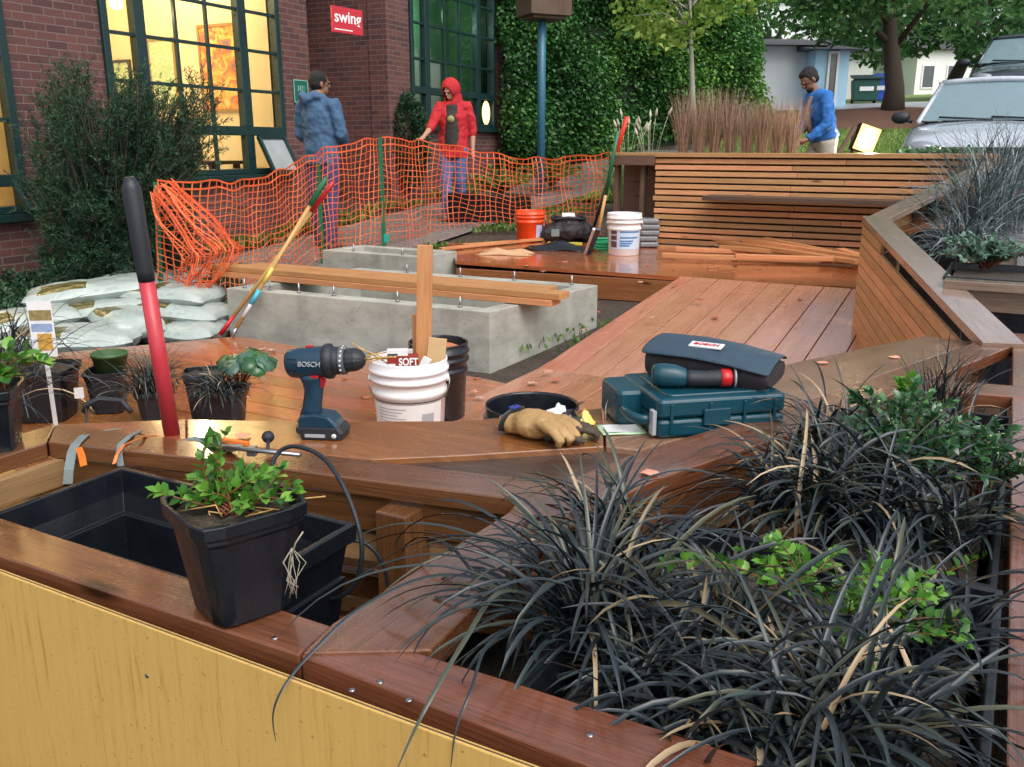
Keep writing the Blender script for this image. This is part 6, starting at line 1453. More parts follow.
# ================================================================ planting troughs
def trough(name, label, corner, a, b_, La, Lb_, ztop, h, soil=None, taper=.03, cat='planter', grp=None, lines=2, mat=None):
    a, b_ = v2(a).normalized(), v2(b_).normalized(); c0 = v2(corner); t = thing(name, label, cat, (c0+a*La/2+b_*Lb_/2)+Vector((0, 0, ztop-h)), 0, grp)
    def ring(ins, z): return [c0+a*ins+b_*ins+Vector((0, 0, z)), c0+a*(La-ins)+b_*ins+Vector((0, 0, z)), c0+a*(La-ins)+b_*(Lb_-ins)+Vector((0, 0, z)), c0+a*ins+b_*(Lb_-ins)+Vector((0, 0, z))]
    tk = .005; prof = [(taper+.03, ztop-h), (taper, ztop-h+.004), (taper*.55, ztop-h*.5), (taper*.5+.008, ztop-h*.5+.002), (.012, ztop-.035), (.0, ztop-.034), (0, ztop-.002), (.002, ztop), (.012, ztop), (.014, ztop-.002), (.014+tk, ztop-.05), (taper*.5+.01+tk, ztop-h*.42), (taper*.5+.02+tk, ztop-h*.43), (taper+.02, ztop-h+.01), (min(La, Lb_)/2-.001, ztop-h+.01)]
    rings = [ring(*p) for p in prof]; vs = [p for r in rings for p in r]; fs = []
    for i in range(len(rings)-1):
        for k in range(4): k2 = (k+1) % 4; fs.append((i*4+k, i*4+k2, (i+1)*4+k2, (i+1)*4+k))
    fs.append((3, 2, 1, 0)); mb = MB(); mb.add(vs, fs); mb.build('shell', mat or M['bplas'], t, bevel=.0025)
    if soil: mb = MB(); mb.prism(ring(taper*.4+.02, ztop-soil), .02); mb.build('soil', M['soil'], t)
    return t
T0 = gp(508, 682, RZ+.01)
ua = v2(gp(677, 515, RZ)-T0).normalized(); ub = Vector((ua.y, -ua.x, 0))
LA = (gp(677, 515, RZ+.005)-T0).length; wR = (R0-T0).dot(ub) if False else (R0+rd*((T0-R0).dot(rd))-T0).length*.985
print('trough', LA, wR)
trough('planting_trough', 'big black planting trough full of dark grass in the near right corner', T0+ub*.002, ua, ub, LA, wR-.01, RZ-.005, .3, soil=.05)
T1 = T0+ua*(LA+.03)
trough('planting_trough', 'black planting trough of dark grass and green shrubs behind the nearest right one', T1+ub*.22, ua, ub, .62, wR-.235, RZ-.02, .3, soil=.04)
trough('planting_trough', 'third black trough at the back of the right bed below the cross rail', T1+ua*.65+ub*.42, ua, ub, .45, wR-.43, RZ-.03, .28, soil=.04)
# upper bed containers
q = gp(900, 236, .70); trough('planting_box', 'black square planting box with blue green foliage behind the side panel cap', q, -V, U, .36, .6, .70, .5, soil=.04, taper=.015)
q = gp(943, 276, .66); trough('planting_box', 'black planting box with low grey foliage just above the cross beam', q, -V, U, .5, .55, .66, .45, soil=.03, taper=.015)
# empty trough on the left and the potted plant standing over it
E0, E1 = gp(122, 466, RZ-.012), gp(356, 523, RZ-.012); ea = v2(E1-E0).normalized(); eb = Vector((ea.y, -ea.x, 0)); 
wE = (gp(290, 556, RZ+.02)-E1).length; print('left trough', (E1-E0).length, wE)
trough('planting_trough', 'empty black planting trough in the left bed with two moulded lines inside', E0, ea, eb, (E1-E0).length, abs((E1-(o1+on*wdt)).dot(on))-.003, RZ-.012, .21, taper=.03)
def pot(name, label, c, s, h, rz, plantm=None, grp=None, taper=.75, soil=.02, mat=None):
    t = thing(name, label, 'pot', c, rz, grp); mb = MB()
    prof = [(s*taper-.015, 0), (s*taper, .004), (s*.93, h*.8), (s*.93+.004, h*.82), (s-.002, h-.022), (s+.004, h-.02), (s+.005, h), (s-.003, h), (s-.005, h-.02), (s*taper*.98-.004, .012), (.001, .012)]
    n = 24; vs = []
    for r, z in prof:
        for k in range(n):
            a_ = 2*PI*k/n; ct, st = math.cos(a_), math.sin(a_); q_ = (abs(ct)**7+abs(st)**7)**(-1/7); a45 = 0
            vs.append(Vector((r*ct*q_, r*st*q_, z)))
    fs = []
    for i in range(len(prof)-1):
        for k in range(n): k2 = (k+1) % n; fs.append((i*n+k, i*n+k2, (i+1)*n+k2, (i+1)*n+k))
    fs.append(tuple(range(n-1, -1, -1))); mb.add(vs, fs, smooth=False); mb.build('shell', mat or M['bplas'], t, world=False, bevel=.002)
    if soil:
        mb = MB(); rows = [[Vector((x*(s*.93), y*(s*.93), h-soil+.008*math.sin(x*9)*math.cos(y*7))) for x in np.linspace(-1, 1, 9)] for y in np.linspace(-1, 1, 9)]; mb.sheet(rows); mb.build('soil', M['soil'], t, world=False)
    return t
pc = gp(228, 634, RZ+.002)       # near bottom corner of the square pot
pcx = pc+Vector((-.0, .075, 0)); ptop = dp(228, 527, pc.y-.012); PH = ptop.z-RZ; print('pot', pc, PH)
FP = pot('plant_pot', 'large square black plant pot with a small green shrub standing on the front rail', Vector((pc.x-.004, pc.y+.082, RZ+.001)), .08, PH, math.radians(41), taper=.72)

# ================================================================ foliage
M['mondo'] = None
m, nt, b = nmat('black mondo grass'); t_ = N(nt, 'ShaderNodeAttribute', attribute_name='tone')
c = ramp(nt, t_.outputs['Fac'], [(0, (.008, .013, .018)), (.5, (.016, .026, .032)), (.8, (.035, .052, .045)), (.95, (.07, .07, .035)), (.962, (.28, .19, .1)), (1, (.42, .32, .2))]); lk(nt, c.outputs[0], b.inputs['Base Color'])
b.inputs['Roughness'].default_value = .38; b.inputs['Specular IOR Level'].default_value = .5; b.inputs['Coat Weight'].default_value = .08; b.inputs['Coat Roughness'].default_value = .25; M['mondo'] = m
M['gren'] = foliage('fresh green leaf', [(0, (.03, .12, .02)), (.5, (.09, .26, .03)), (1, (.2, .42, .06))], .3, .3, .5)
M['dgren'] = foliage('glossy dark leaf', [(0, (.02, .07, .03)), (.5, (.04, .13, .05)), (1, (.09, .22, .08))], .25, .2, .6)
M['bgren'] = foliage('blue green leaf', [(0, (.04, .09, .07)), (.6, (.1, .2, .14)), (1, (.2, .32, .22))], .4, .2, .5)
M['stem'] = plain('reddish stem', (.2, .07, .035), .5)
def grass_clump(name, label, c, n, L, W, spread=.04, el=(50, 88), droop=(50, 140), mat=None, grp=None, cat='grass plant', segs=9, az=None, wave=.05):
    c = Vector(c); t = thing(name, label, cat, c, 0, grp)
    B = np.stack([rng.normal(c.x, spread, n), rng.normal(c.y, spread, n), np.full(n, c.z)], 1)
    a = rng.uniform(-PI, PI, n) if az is None else rng.normal(az[0], az[1], n)
    o = blades('blades', B, a, np.radians(rng.uniform(el[0], el[1], n)), rng.uniform(L[0], L[1], n), rng.uniform(.6, 1.15, n)*W, np.radians(rng.uniform(droop[0], droop[1], n)), mat or M['mondo'], t, segs=segs, wave=wave)
    return t
def oleaves(name, P, D, Nn, L, W, mat, parent, tones=None):
    P = np.asarray(P, float); n = len(P); D = unit(np.asarray(D, float)); S = unit(np.cross(D, np.asarray(Nn, float))); Nn = np.cross(S, D)
    L = np.broadcast_to(L, (n,))[:, None]; W = np.broadcast_to(W, (n,))[:, None]; pts = []
    for f, w_, up_ in ((0, 0, 0), (.25, .42, .10), (.6, .48, .12), (1, 0, -.12), (.6, -.48, .12), (.25, -.42, .10), (.25, 0, .0), (.6, 0, .02)): pts.append(P+D*L*f+S*W*w_+Nn*(W*up_))
    vs = np.stack(pts, 1).reshape(-1, 3)
    if tones is None: tones = rng.random(n)
    return npmesh(name, vs, 8, [(0, 1, 6, 0)[:3]+(6,), ], tones, mat, parent) if False else npmesh(name, vs, 8, [(0, 6, 1), (1, 6, 7), (1, 7, 2), (2, 7, 3), (0, 5, 6), (5, 4, 7), (5, 7, 6), (4, 3, 7)], tones, mat, parent, smooth=True)
def shrub(name, label, c, stems, leaf, mat, cat='shrub', stemm=None, grp=None, r=.0015, dens=.012, opp=True, up=True):
    """stems: list of (base, mid, tip)"""
    t = thing(name, label, cat, c, 0, grp); mb = MB(); P = []; D = []; NN = []
    for (p0, p1, p2) in stems:
        p0, p1, p2 = Vector(p0), Vector(p1), Vector(p2); pts = [p0*(1-s)**2+p1*2*s*(1-s)+p2*s*s for s in np.linspace(0, 1, 8)]
        mb.tube(pts, [r*(1.3-.9*i/7) for i in range(8)], 5)
        Ls = sum((pts[i+1]-pts[i]).length for i in range(7)); k = max(2, int(Ls/dens))
        for i in range(k):
            s = .25+.75*i/(k-1); q = p0*(1-s)**2+p1*2*s*(1-s)+p2*s*s; d = ((p1-p0)*(1-s)+(p2-p1)*s).normalized()
            a_ = random.uniform(0, 2*PI); x = d.cross(Vector((.3, .2, 1))).normalized(); y = d.cross(x); 
            for sg in ((1, -1) if opp else (1,)):
                sd = (x*math.cos(a_)+y*math.sin(a_))*sg; P.append(q); D.append(sd*1.0+d*.7+Vector((0, 0, .25))); NN.append(Vector((random.gauss(0, .3), random.gauss(0, .3), 1))+d*.2)
        P.append(p2); D.append((p2-p1).normalized()); NN.append(Vector((0, -.4, 1)))
    mb.build('stems', stemm or M['stem'], t)
    n = len(P); oleaves('leaves', P, D, NN, rng.uniform(.75, 1.2, n)*leaf, rng.uniform(.8, 1.15, n)*leaf*.66, mat, t); return t
def spray(c, n, rad, h, sag=0., seed=0, cone=1.0):
    r = random.Random(seed); out = []; c = Vector(c)
    for i in range(n):
        a = r.uniform(0, 2*PI); k = r.uniform(.3, 1); tip = c+Vector((math.cos(a)*rad*k*cone, math.sin(a)*rad*k*cone, h*r.uniform(.5, 1)*(1.1-k*.5))); b0 = c+Vector((r.gauss(0, .012), r.gauss(0, .012), 0)); mid = b0.lerp(tip, .5)+Vector((0, 0, h*.25+sag)); out.append((b0, mid, tip))
    return out
G = 'clumps of black grass in the right hand troughs'
Zs = RZ-.06
for i, (px, py, n, L, sp_, el, lab) in enumerate((
        (590, 640, 190, (.16, .33), .035, (35, 88), 'tall black grass clump at the front left corner of the near trough'),
        (612, 560, 120, (.14, .27), .03, (50, 90), 'upright black grass clump against the left rim of the near trough'),
        (725, 660, 150, (.14, .28), .04, (30, 80), 'sprawling black grass clump in the front middle of the near trough'),
        (650, 700, 130, (.1, .2), .035, (20, 80), 'low matted black grass at the front edge of the near trough'),
        (740, 745, 130, (.12, .24), .04, (25, 80), 'short black grass clump spilling over the front rail'),
        (830, 740, 190, (.15, .30), .04, (35, 85), 'black grass clump nearest the camera beside the road rail'),
        (905, 650, 110, (.12, .26), .035, (30, 80), 'black grass clump leaning on the right wall of the near trough'))):
    grass_clump('black_grass', lab, gp(px, py, Zs), int(n*1.1), (L[0]*.9, L[1]*1.05), .0112, sp_*1.15, el, (55, 150), grp=G)
for i, (px, py, n, L, sp_, lab) in enumerate((
        (800, 520, 120, (.18, .32), .045, 'dense black grass clump at the left of the middle trough'), (850, 520, 190, (.18, .34), .055, 'dense black grass clump in the centre of the middle trough'),
        (925, 545, 130, (.16, .3), .05, 'black grass clump at the right of the middle trough'), (845, 462, 120, (.16, .3), .05, 'black grass clump behind the others close to the right rim'),
        (940, 470, 90, (.16, .28), .04, 'black grass clump under the cross rail among the green shrubs'))):
    grass_clump('black_grass', lab, gp(px, py, Zs), int(n*1.05), (L[0]*.85, L[1]), .0105, sp_, (35, 88), (55, 145), grp=G)
grass_clump('black_grass', 'stiff upright tuft of black grass beside the cross rail', gp(938, 428, Zs+.02), 80, (.16, .27), .005, .02, (62, 90), (5, 60), grp=G)
# long single blades arching over the rails
LB = thing('black_grass', 'long loose black blades arching out over the front rail and plywood', 'grass plant', gp(560, 640, Zs), 0, G)
bb = [(gp(575, 640, Zs), (2.75, .0), 75, .44, 150), (gp(570, 640, Zs), (3.25, 0), 60, .40, 105), (gp(560, 620, Zs), (3.0, 0), 55, .38, 95), (gp(585, 655, Zs), (3.5, 0), 70, .36, 150), (gp(580, 610, Zs), (2.9, 0), 45, .42, 80), (gp(600, 660, Zs), (3.8, 0), 65, .33, 140), (gp(565, 650, Zs), (3.45, 0), 60, .5, 118), (gp(640, 690, Zs), (-1.2, 0), 60, .25, 140), (gp(585, 640, Zs), (3.3, 0), 72, .46, 138)]
for i in range(16): bb.append((gp(570+random.uniform(-25, 60), 640+random.uniform(-40, 30), Zs), (random.uniform(2.3, 4.2), 0), random.uniform(40, 80), random.uniform(.24, .38), random.uniform(80, 140)))
Bm = np.array([tuple(x[0]) for x in bb]); azs = np.array([x[1][0] for x in bb]); els = np.radians([x[2] for x in bb]); Ls = np.array([x[3] for x in bb]); drs = np.radians([x[4] for x in bb])
blades('blades', Bm, azs, els, Ls, np.full(len(bb), .0095), drs, M['mondo'], LB, segs=14, wave=.03, tones=rng.uniform(.1, .9, len(bb)))
def catmull(pts, k=6):
    pts = [Vector(p) for p in pts]; out = []
    for i in range(len(pts)-1):
        p0 = pts[max(i-1, 0)]; p1 = pts[i]; p2 = pts[i+1]; p3 = pts[min(i+2, len(pts)-1)]
        for q in range(k): s = q/k; out.append(.5*((2*p1)+(p2-p0)*s+(2*p0-5*p1+4*p2-p3)*s*s+(3*p1-p0-3*p2+p3)*s**3))
    return out+[pts[-1]]
for path, w_, tn_ in (([(585, 640, 1.25), (520, 592, 1.22), (440, 575, 1.18), (365, 605, 1.1), (312, 652, 1.03), (283, 688, .985), (273, 715, .975), (276, 742, .97)], .006, .5),
        ([(590, 650, 1.2), (545, 605, 1.15), (500, 592, 1.07), (462, 645, .96), (430, 700, .885), (410, 740, .86), (396, 772, .845)], .0075, .86),
        ([(600, 660, 1.2), (545, 627, 1.1), (492, 640, 1.0), (471, 690, .91), (456, 730, .88), (450, 775, .865)], .005, .3),
        ([(620, 680, 1.15), (600, 640, 1.1), (612, 690, 1.0), (640, 740, .92), (690, 790, .85)], .005, .2),
        ([(580, 630, 1.25), (520, 600, 1.22), (470, 612, 1.16), (420, 650, 1.08), (395, 690, 1.0)], .0065, .7),
        ([(575, 600, 1.3), (500, 540, 1.32), (430, 560, 1.28), (385, 590, 1.22)], .0065, .88)):
    pp = catmull([dp(*q) for q in path]); mb = MB(); vs = []; fs = []; n_ = len(pp)
    for i, p in enumerate(pp):
        tg_ = (pp[min(i+1, n_-1)]-pp[max(i-1, 0)]).normalized(); sd = tg_.cross(Vector((0, -.6, 1))).normalized(); ww = w_*(1-(i/(n_-1))**2.5*.9)/2; nn = sd.cross(tg_)
        vs += [p-sd*ww, p+nn*ww*.5, p+sd*ww]
    for i in range(n_-1):
        for j in range(2): a_ = i*3+j; fs.append((a_, a_+1, a_+4, a_+3))
    mb.add(vs, fs, tone=tn_, smooth=True); mb.build('blade', M['mondo'], LB)
# green shrubs in the troughs
c = gp(850, 640, Zs+.03); shrub('green_shrub', 'bright green leafy shrub spreading in the middle of the near trough', c, spray(c, 22, .15, .12, seed=3), .019, M['gren'], dens=.013)
c = gp(800, 610, Zs+.06); shrub('green_shrub', 'small bright green sprig left of the leafy shrub in the near trough', c, spray(c, 12, .10, .12, seed=4)+[(c, c+Vector((-.09, 0, .1)), c+Vector((-.2, .0, .075)))], .019, M['gren'], dens=.013)
c = gp(895, 485, Zs+.03); shrub('green_shrub', 'mid green small leaved shrub below the cross rail', c, spray(c, 46, .17, .24, seed=5), .021, M['dgren'], dens=.013)
c = gp(980, 500, Zs+.03); shrub('green_shrub', 'mid green shrub leaning on the right rail under the cross rail', c, spray(c, 22, .13, .2, seed=6), .021, M['dgren'], dens=.014)
c = gp(900, 430, Zs+.03); shrub('green_shrub', 'few bright upright leaves against the cross rail corner', c, spray(c, 6, .03, .15, seed=7), .035, M['gren'], dens=.03)
c = gp(845, 630, Zs+.05); tp_ = dp(1012, 548, c.y+.42); shrub('trailing_shrub', 'single red stemmed trailing shoot reaching over the right rail', c, [(c, c.lerp(tp_, .5)+Vector((0, 0, .03)), tp_), (c, c+Vector((.1, 0, .08)), dp(885, 618, c.y+.04))], .02, M['gren'], cat='shoot', dens=.035)
# plant in the big pot
c = WM[FP] @ Vector((0, 0, PH-.02)); st = spray(c, 26, .085, .06, seed=11); st += [(c, c+Vector((-.05, -.01, .05)), dp(205, 446, c.y-.02)), (c, c+Vector((-.04, 0, .06)), dp(225, 436, c.y)), (c, c+Vector((.05, 0, .03)), dp(281, 470, c.y)), (c, c+Vector((-.06, -.03, .03)), dp(160, 492, c.y-.03)), (c, c+Vector((-.02, 0, .08)), dp(212, 440, c.y))]
shrub('green_shrub', 'bushy green cutting with oval leaves growing in the square pot on the front rail', c, st, .020, M['gren'], dens=.014)
mb = MB()
for i in range(14):
    a = random.uniform(0, 6.28); r0_ = random.uniform(0, .05); q = c+Vector((r0_*math.cos(a), r0_*math.sin(a), .006)); mb.tube([q, q+Vector((random.gauss(0, .02), random.gauss(0, .02), random.uniform(0, .02))), q+Vector((random.gauss(0, .035), random.gauss(0, .035), random.uniform(0, .012)))], .0011, 5)
o = mb.build('dry_straw', M['polew']); o['kind'] = 'stuff'; tag(o, 'dry straw litter on the soil of the square pot', 'straw', kind='stuff')
# dry roots hanging at the right side of the pot
mb = MB(); q = dp(292, 548, pc.y+.03)
for i in range(9): mb.tube([q, q+Vector((random.gauss(.0, .008), -.004, -.02)), q+Vector((random.gauss(-.002, .008), 0, -.05)), q+Vector((random.gauss(-.005, .008), 0, -.06-.02*random.random()))], .0006, 5)
mb.tube([q+Vector((-.004, 0, -.02)), q+Vector((.008, -.01, .012)), q+Vector((.02, -.012, .03))], .0012, 5); tag(mb.build('dry_roots', plain('grey dry root', (.36, .32, .25), .8)), 'tuft of dry roots hanging at the right side of the square pot', 'roots')

# ================================================================ pots behind the bench at the left
def gpd(px, py, d, z=0): q = dp(px, py, d); return Vector((q.x, q.y, z))
P1 = pot('nursery_pot', 'square black nursery pot carrying the small green pot behind the bench', gpd(108, 390, 3.95), .085, .2, .15, soil=0)
mb = MB(); mb.lathe([(.001, 0), (.06, 0), (.078, .10), (.082, .1), (.082, .115), (.076, .115), (.07, .02), (.001, .02)], 24, gpd(110, 360, 3.95, .165)); tag(mb.build('nursery_pot', plain('olive green pot', (.04, .10, .03), .45)), 'small round green pot nested in the square black pot', 'pot')
P2 = pot('nursery_pot', 'small black pot of dark grass beside the red handled tool', gpd(155, 392, 3.75), .08, .16, .3)
grass_clump('black_grass', 'dark grass tuft in the pot beside the red handled tool', gpd(150, 385, 3.72, .15), 230, (.14, .26), .007, .035, (35, 90), (40, 120), grp='grass tufts in nursery pots')
P3 = pot('nursery_pot', 'square black pot of round leaved plant and dark grass behind the bench', gpd(222, 390, 3.65), .10, .19, .1)
P4 = pot('nursery_pot', 'empty looking black pot half hidden left of the round leaved plant', gpd(204, 380, 3.85), .085, .22, .25)
c = gpd(240, 385, 3.62, .19); mb = MB(); tl = thing('leafy_plant', 'low plant with big round scalloped pale green leaves in a black pot', 'plant', c)
for i in range(27):
    a = random.uniform(0, 6.28); k = random.uniform(.25, 1); tpp = c+Vector((.15*k*math.cos(a)+.03, .10*k*math.sin(a), .10+.06*(1-k)+random.uniform(-.02, .02))); sz = random.uniform(.030, .046)
    n_ = Vector((math.cos(a)*.7*k+random.gauss(0, .25), math.sin(a)*.6*k-.6+random.gauss(0, .25), 1)).normalized(); x = n_.cross(Vector((0, 1, .1))).normalized(); y = n_.cross(x); pts = []
    K = 22
    for q in range(K): aa_ = 2*PI*q/K; rr = sz*(1+.07*math.sin(aa_*7))*(.62 if q == 0 else 1); pts.append(tpp+x*rr*math.cos(aa_)+y*rr*math.sin(aa_)-n_*(sz*(.04+.05*math.sin(aa_*3))))
    m2 = MB(); m2.add([tpp]+pts, [(0, q+1, (q+1) % K+1) for q in range(K)], tone=random.uniform(.3, 1), smooth=True); m2.build('leaf', M['bgren'] if i % 2 else M['dgren'], tl, solid=.0008)
    mb.tube([c, c.lerp(tpp, .5)+Vector((0, 0, .03)), tpp-n_*.005], .0018, 5)
mb.build('stalks', M['stem'], tl)
grass_clump('black_grass', 'dark drooping grass in the pot in front of the round leaved plant', gpd(220, 385, 3.56, .19), 200, (.1, .2), .007, .035, (20, 85), (60, 140), grp='grass tufts in nursery pots')
P5 = pot('nursery_pot', 'large round shouldered black pot behind the bench at the far left', gpd(46, 392, 3.85), .135, .24, .1)
grass_clump('black_grass', 'long bladed dark grass arching from the large pot at the far left', gpd(16, 385, 3.6, .24), 130, (.25, .5), .009, .05, (45, 90), (50, 140), grp='grass tufts in nursery pots')
grass_clump('black_grass', 'grey green drooping grass cut off by the left edge of the photo', gpd(-10, 380, 2.9, .3), 150, (.25, .5), .007, .05, (40, 90), (60, 150), grp='grass tufts in nursery pots')
P6 = pot('nursery_pot', 'black pot on the bench end cut off by the left edge of the photo', gp(-8, 458, SZ), .075, .17, .3)
c = WM[P6] @ Vector((.03, 0, .16)); shrub('green_shrub', 'pot plant with pointed bright green leaves at the left edge', c, spray(c, 14, .10, .11, seed=21), .04, M['gren'], dens=.03)
# plant label on a stalk
tg = thing('plant_tag', 'colourful plastic plant tag standing upright among the left hand pots', 'plant tag', gpd(48, 370, 3.1, .2), .1)
z0_, z1_ = dp(48, 357, 3.1).z-.2, dp(48, 301, 3.1).z-.2
mb = MB(); mb.b2((-.042, -.0008, z0_), (.042, .0008, z1_)); mb.build('card', M['paperw'], tg, world=False); hh = z1_-z0_
mb = MB(); mb.b2((-.038, -.002, z0_+hh*.66), (.038, -.001, z0_+hh*.84)); mb.build('photo_panel', plain('red green print', (.25, .2, .08), .4, var=.9, nscale=60), tg, world=False)
mb = MB(); mb.b2((-.02, -.002, z0_+hh*.12), (.03, -.001, z0_+hh*.42)); mb.build('flower_panel', plain('yellow print', (.6, .3, .06), .4, var=.9, nscale=60), tg, world=False)
mb = MB(); mb.b2((-.036, -.002, z0_+hh*.46), (.036, -.001, z0_+hh*.6)); mb.build('blue_panel', plain('blue grey print', (.25, .33, .5), .4, var=.2), tg, world=False)
mb = MB(); mb.b2((-.008, -.001, 0), (.008, .001, z0_)); mb.build('stalk', M['paperw'], tg, world=False)
mb = MB(); mb.box((0, 0, 0), (.032, .002, .04), .3); o = mb.build('plant_tag', M['paperw'], origin=(0, 0, 0)); o.location = dp(79, 393, 3.1); tag(o, 'small blank white tag low among the left hand pots', 'plant tag')
# stray cable near the pots
mb = MB(); mb.tube([dp(84, 412, 2.6), dp(88, 404, 2.6), dp(100, 399, 2.62), dp(122, 401, 2.62), dp(131, 412, 2.6)], .009, 8); mb.tube([dp(86, 408, 2.6), dp(88, 430, 2.3), gp(87, 440, SZ)], .004, 6); tag(mb.build('rubber_handle', M['trub']), 'curved black rubber handle behind the left part of the bench', 'handle')

# ================================================================ small things on the rims
t = thing('bar_clamp', 'steel bar clamp with a black ball knob lying on the left rim', 'clamp', gp(245, 448, RZ))
zc_ = RZ+.02
mb = MB(); mb.tube([gp(222, 447, zc_+.005), gp(300, 455, zc_+.01)], .0048, 12); mb.build('rod', M['steel'], t)
mb = MB(); q = gp(268, 437, zc_+.01); mb.ell(q, (.014, .014, .014)); mb.tube([q, gp(268, 450, zc_)], .004, 8); mb.build('ball_knob', M['trub'], t)
mb = MB(); mb.board(gp(190, 440, SZ+.012), gp(238, 448, zc_), .028, .012); mb.build('jaw', M['gray'], t, bevel=.003); mb = MB(); mb.board(gp(222, 440, zc_+.004), gp(248, 444, zc_+.006), .012, .01); mb.build('orange_pad', M['orange'], t, bevel=.002)
mb = MB(); mb.box(gp(252, 451, zc_), (.02, .02, .02)); mb.build('collar', M['steel'], t, bevel=.002)
def ribbon(name, label, pts, w_, mat, wv, cat='strap', th=.0015):
    mb = MB(); strip(mb, [Vector(p) for p in pts], [Vector(wv).normalized()]*len(pts), w_, .5); return tag(mb.build(name, mat, solid=th), label, cat)
wv = (gp(95, 448, RZ)-gp(70, 446, RZ))
def strap_path(pxs): return [gp(a, b_, z) for a, b_, z in pxs]
ribbon('webbing_strap', 'grey webbing strap hooked over the rim at the far left', strap_path([(118, 429, SZ+.004), (95, 432, SZ+.006), (84, 436, RZ+.004), (76, 444, RZ+.003)])+[gp(72, 452, RZ-.005), gp(69, 470, RZ-.03), gp(68, 484, RZ-.06)], .02, M['gray'], (1, .15, 0))
ribbon('webbing_strap', 'short grey webbing strap over the rim behind the orange ribbon', strap_path([(140, 431, SZ+.004), (130, 436, RZ+.006), (121, 444, RZ+.004), (119, 455, RZ-.006), (121, 466, RZ-.03)]), .014, M['gray'], (1, .3, 0))
ribbon('orange_ribbon', 'short orange ribbon end hanging from the grey strap', [gp(79, 448, RZ+.01), gp(82, 456, RZ), gp(84, 466, RZ-.012)], .016, M['orange'], (1, 0, .3), 'ribbon')
ribbon('orange_ribbon', 'longer orange ribbon trailing over the rim onto the bench', [gp(158, 436, SZ+.008), gp(140, 438, RZ+.01), gp(124, 445, RZ+.008), gp(117, 455, RZ+.0), gp(114, 464, RZ-.015)], .008, M['orange'], (.8, .6, .2), 'ribbon')
# irrigation tube
def tube_obj(name, label, pts, r, mat, cat):
    pts = [Vector(p) for p in pts]; out = []
    for i in range(len(pts)-1):
        p0 = pts[max(i-1, 0)]; p1 = pts[i]; p2 = pts[i+1]; p3 = pts[min(i+2, len(pts)-1)]
        for k in range(6):
            s = k/6; out.append(.5*((2*p1)+(p2-p0)*s+(2*p0-5*p1+4*p2-p3)*s*s+(3*p1-p0-3*p2+p3)*s**3))
    out.append(pts[-1]); mb = MB(); mb.tube(out, r, 10); return tag(mb.build(name, mat), label, cat)
tube_obj('irrigation_tube', 'black irrigation tube looping over the left rim and down beside the trough', [dp(274, 480, 1.55), dp(273, 462, 1.56), dp(283, 449, 1.57), dp(300, 447, 1.56), dp(322, 457, 1.53), dp(340, 480, 1.48), dp(355, 515, 1.44), dp(362, 550, 1.42), dp(356, 582, 1.42), dp(338, 598, 1.44), dp(322, 597, 1.5)], .0042, M['trub'], 'tube')
tube_obj('irrigation_tube', 'second black tube dropping beside the post under the rim', [dp(352, 540, 1.5), dp(368, 545, 1.5), dp(382, 562, 1.5), dp(388, 585, 1.5), dp(386, 598, 1.5), dp(396, 586, 1.52), dp(414, 578, 1.55)], .0038, M['trub'], 'tube')

# ================================================================ planting in the upper beds
G = 'grey green planting in the upper beds'
def mixplant(label, c, r_, h, leaf, n, mat, seed): shrub('bed_shrub', label, c, spray(c, n, r_, h, seed=seed), leaf, mat, dens=.022, grp=G, r=.003)
mixplant('blue green leafy shrub in the square box behind the side panel cap', gp(925, 225, .68), .2, .22, .03, 60, M['bgren'], 31)
mixplant('low blue green shrub at the front of the box above the cross beam', gp(985, 268, .64), .24, .17, .03, 75, M['bgren'], 32)
mixplant('leafy shrub at the back of the upper bed against the far screen corner', gp(965, 200, .72), .3, .3, .035, 80, M['bgren'], 33)
M['silverg'] = foliage('silvery dark grass', [(0, (.02, .035, .04)), (.5, (.07, .11, .115)), (1, (.26, .33, .34))], .4, .1, .5)
grass_clump('silver_grass', 'tall silvery dark grass rising at the right edge above the cross beam', gp(985, 232, .68), 420, (.35, .75), .008, .1, (45, 90), (20, 110), mat=M['silverg'])
grass_clump('silver_grass', 'silvery grass spilling over the low box above the cross beam', gp(965, 252, .66), 230, (.2, .45), .008, .07, (20, 80), (50, 130), mat=M['silverg'])
grass_clump('silver_grass', 'tallest silvery grass against the bonnet of the silver car', gp(1000, 205, .75), 380, (.4, .8), .008, .13, (50, 90), (20, 90), mat=M['silverg'])
grass_clump('silver_grass', 'small dark tuft in the square box behind the side panel cap', gp(932, 226, .68), 60, (.2, .38), .007, .03, (60, 90), (10, 70), mat=M['silverg'])
c = gp(945, 160, 1.12); shrub('bed_shrub', 'low green shrub along the corner of the screen top near the silver car', dp(940, 158, 8.2), spray(dp(940, 160, 8.2), 40, .4, .12, seed=41), .05, M['dgren'], dens=.03, r=.003)
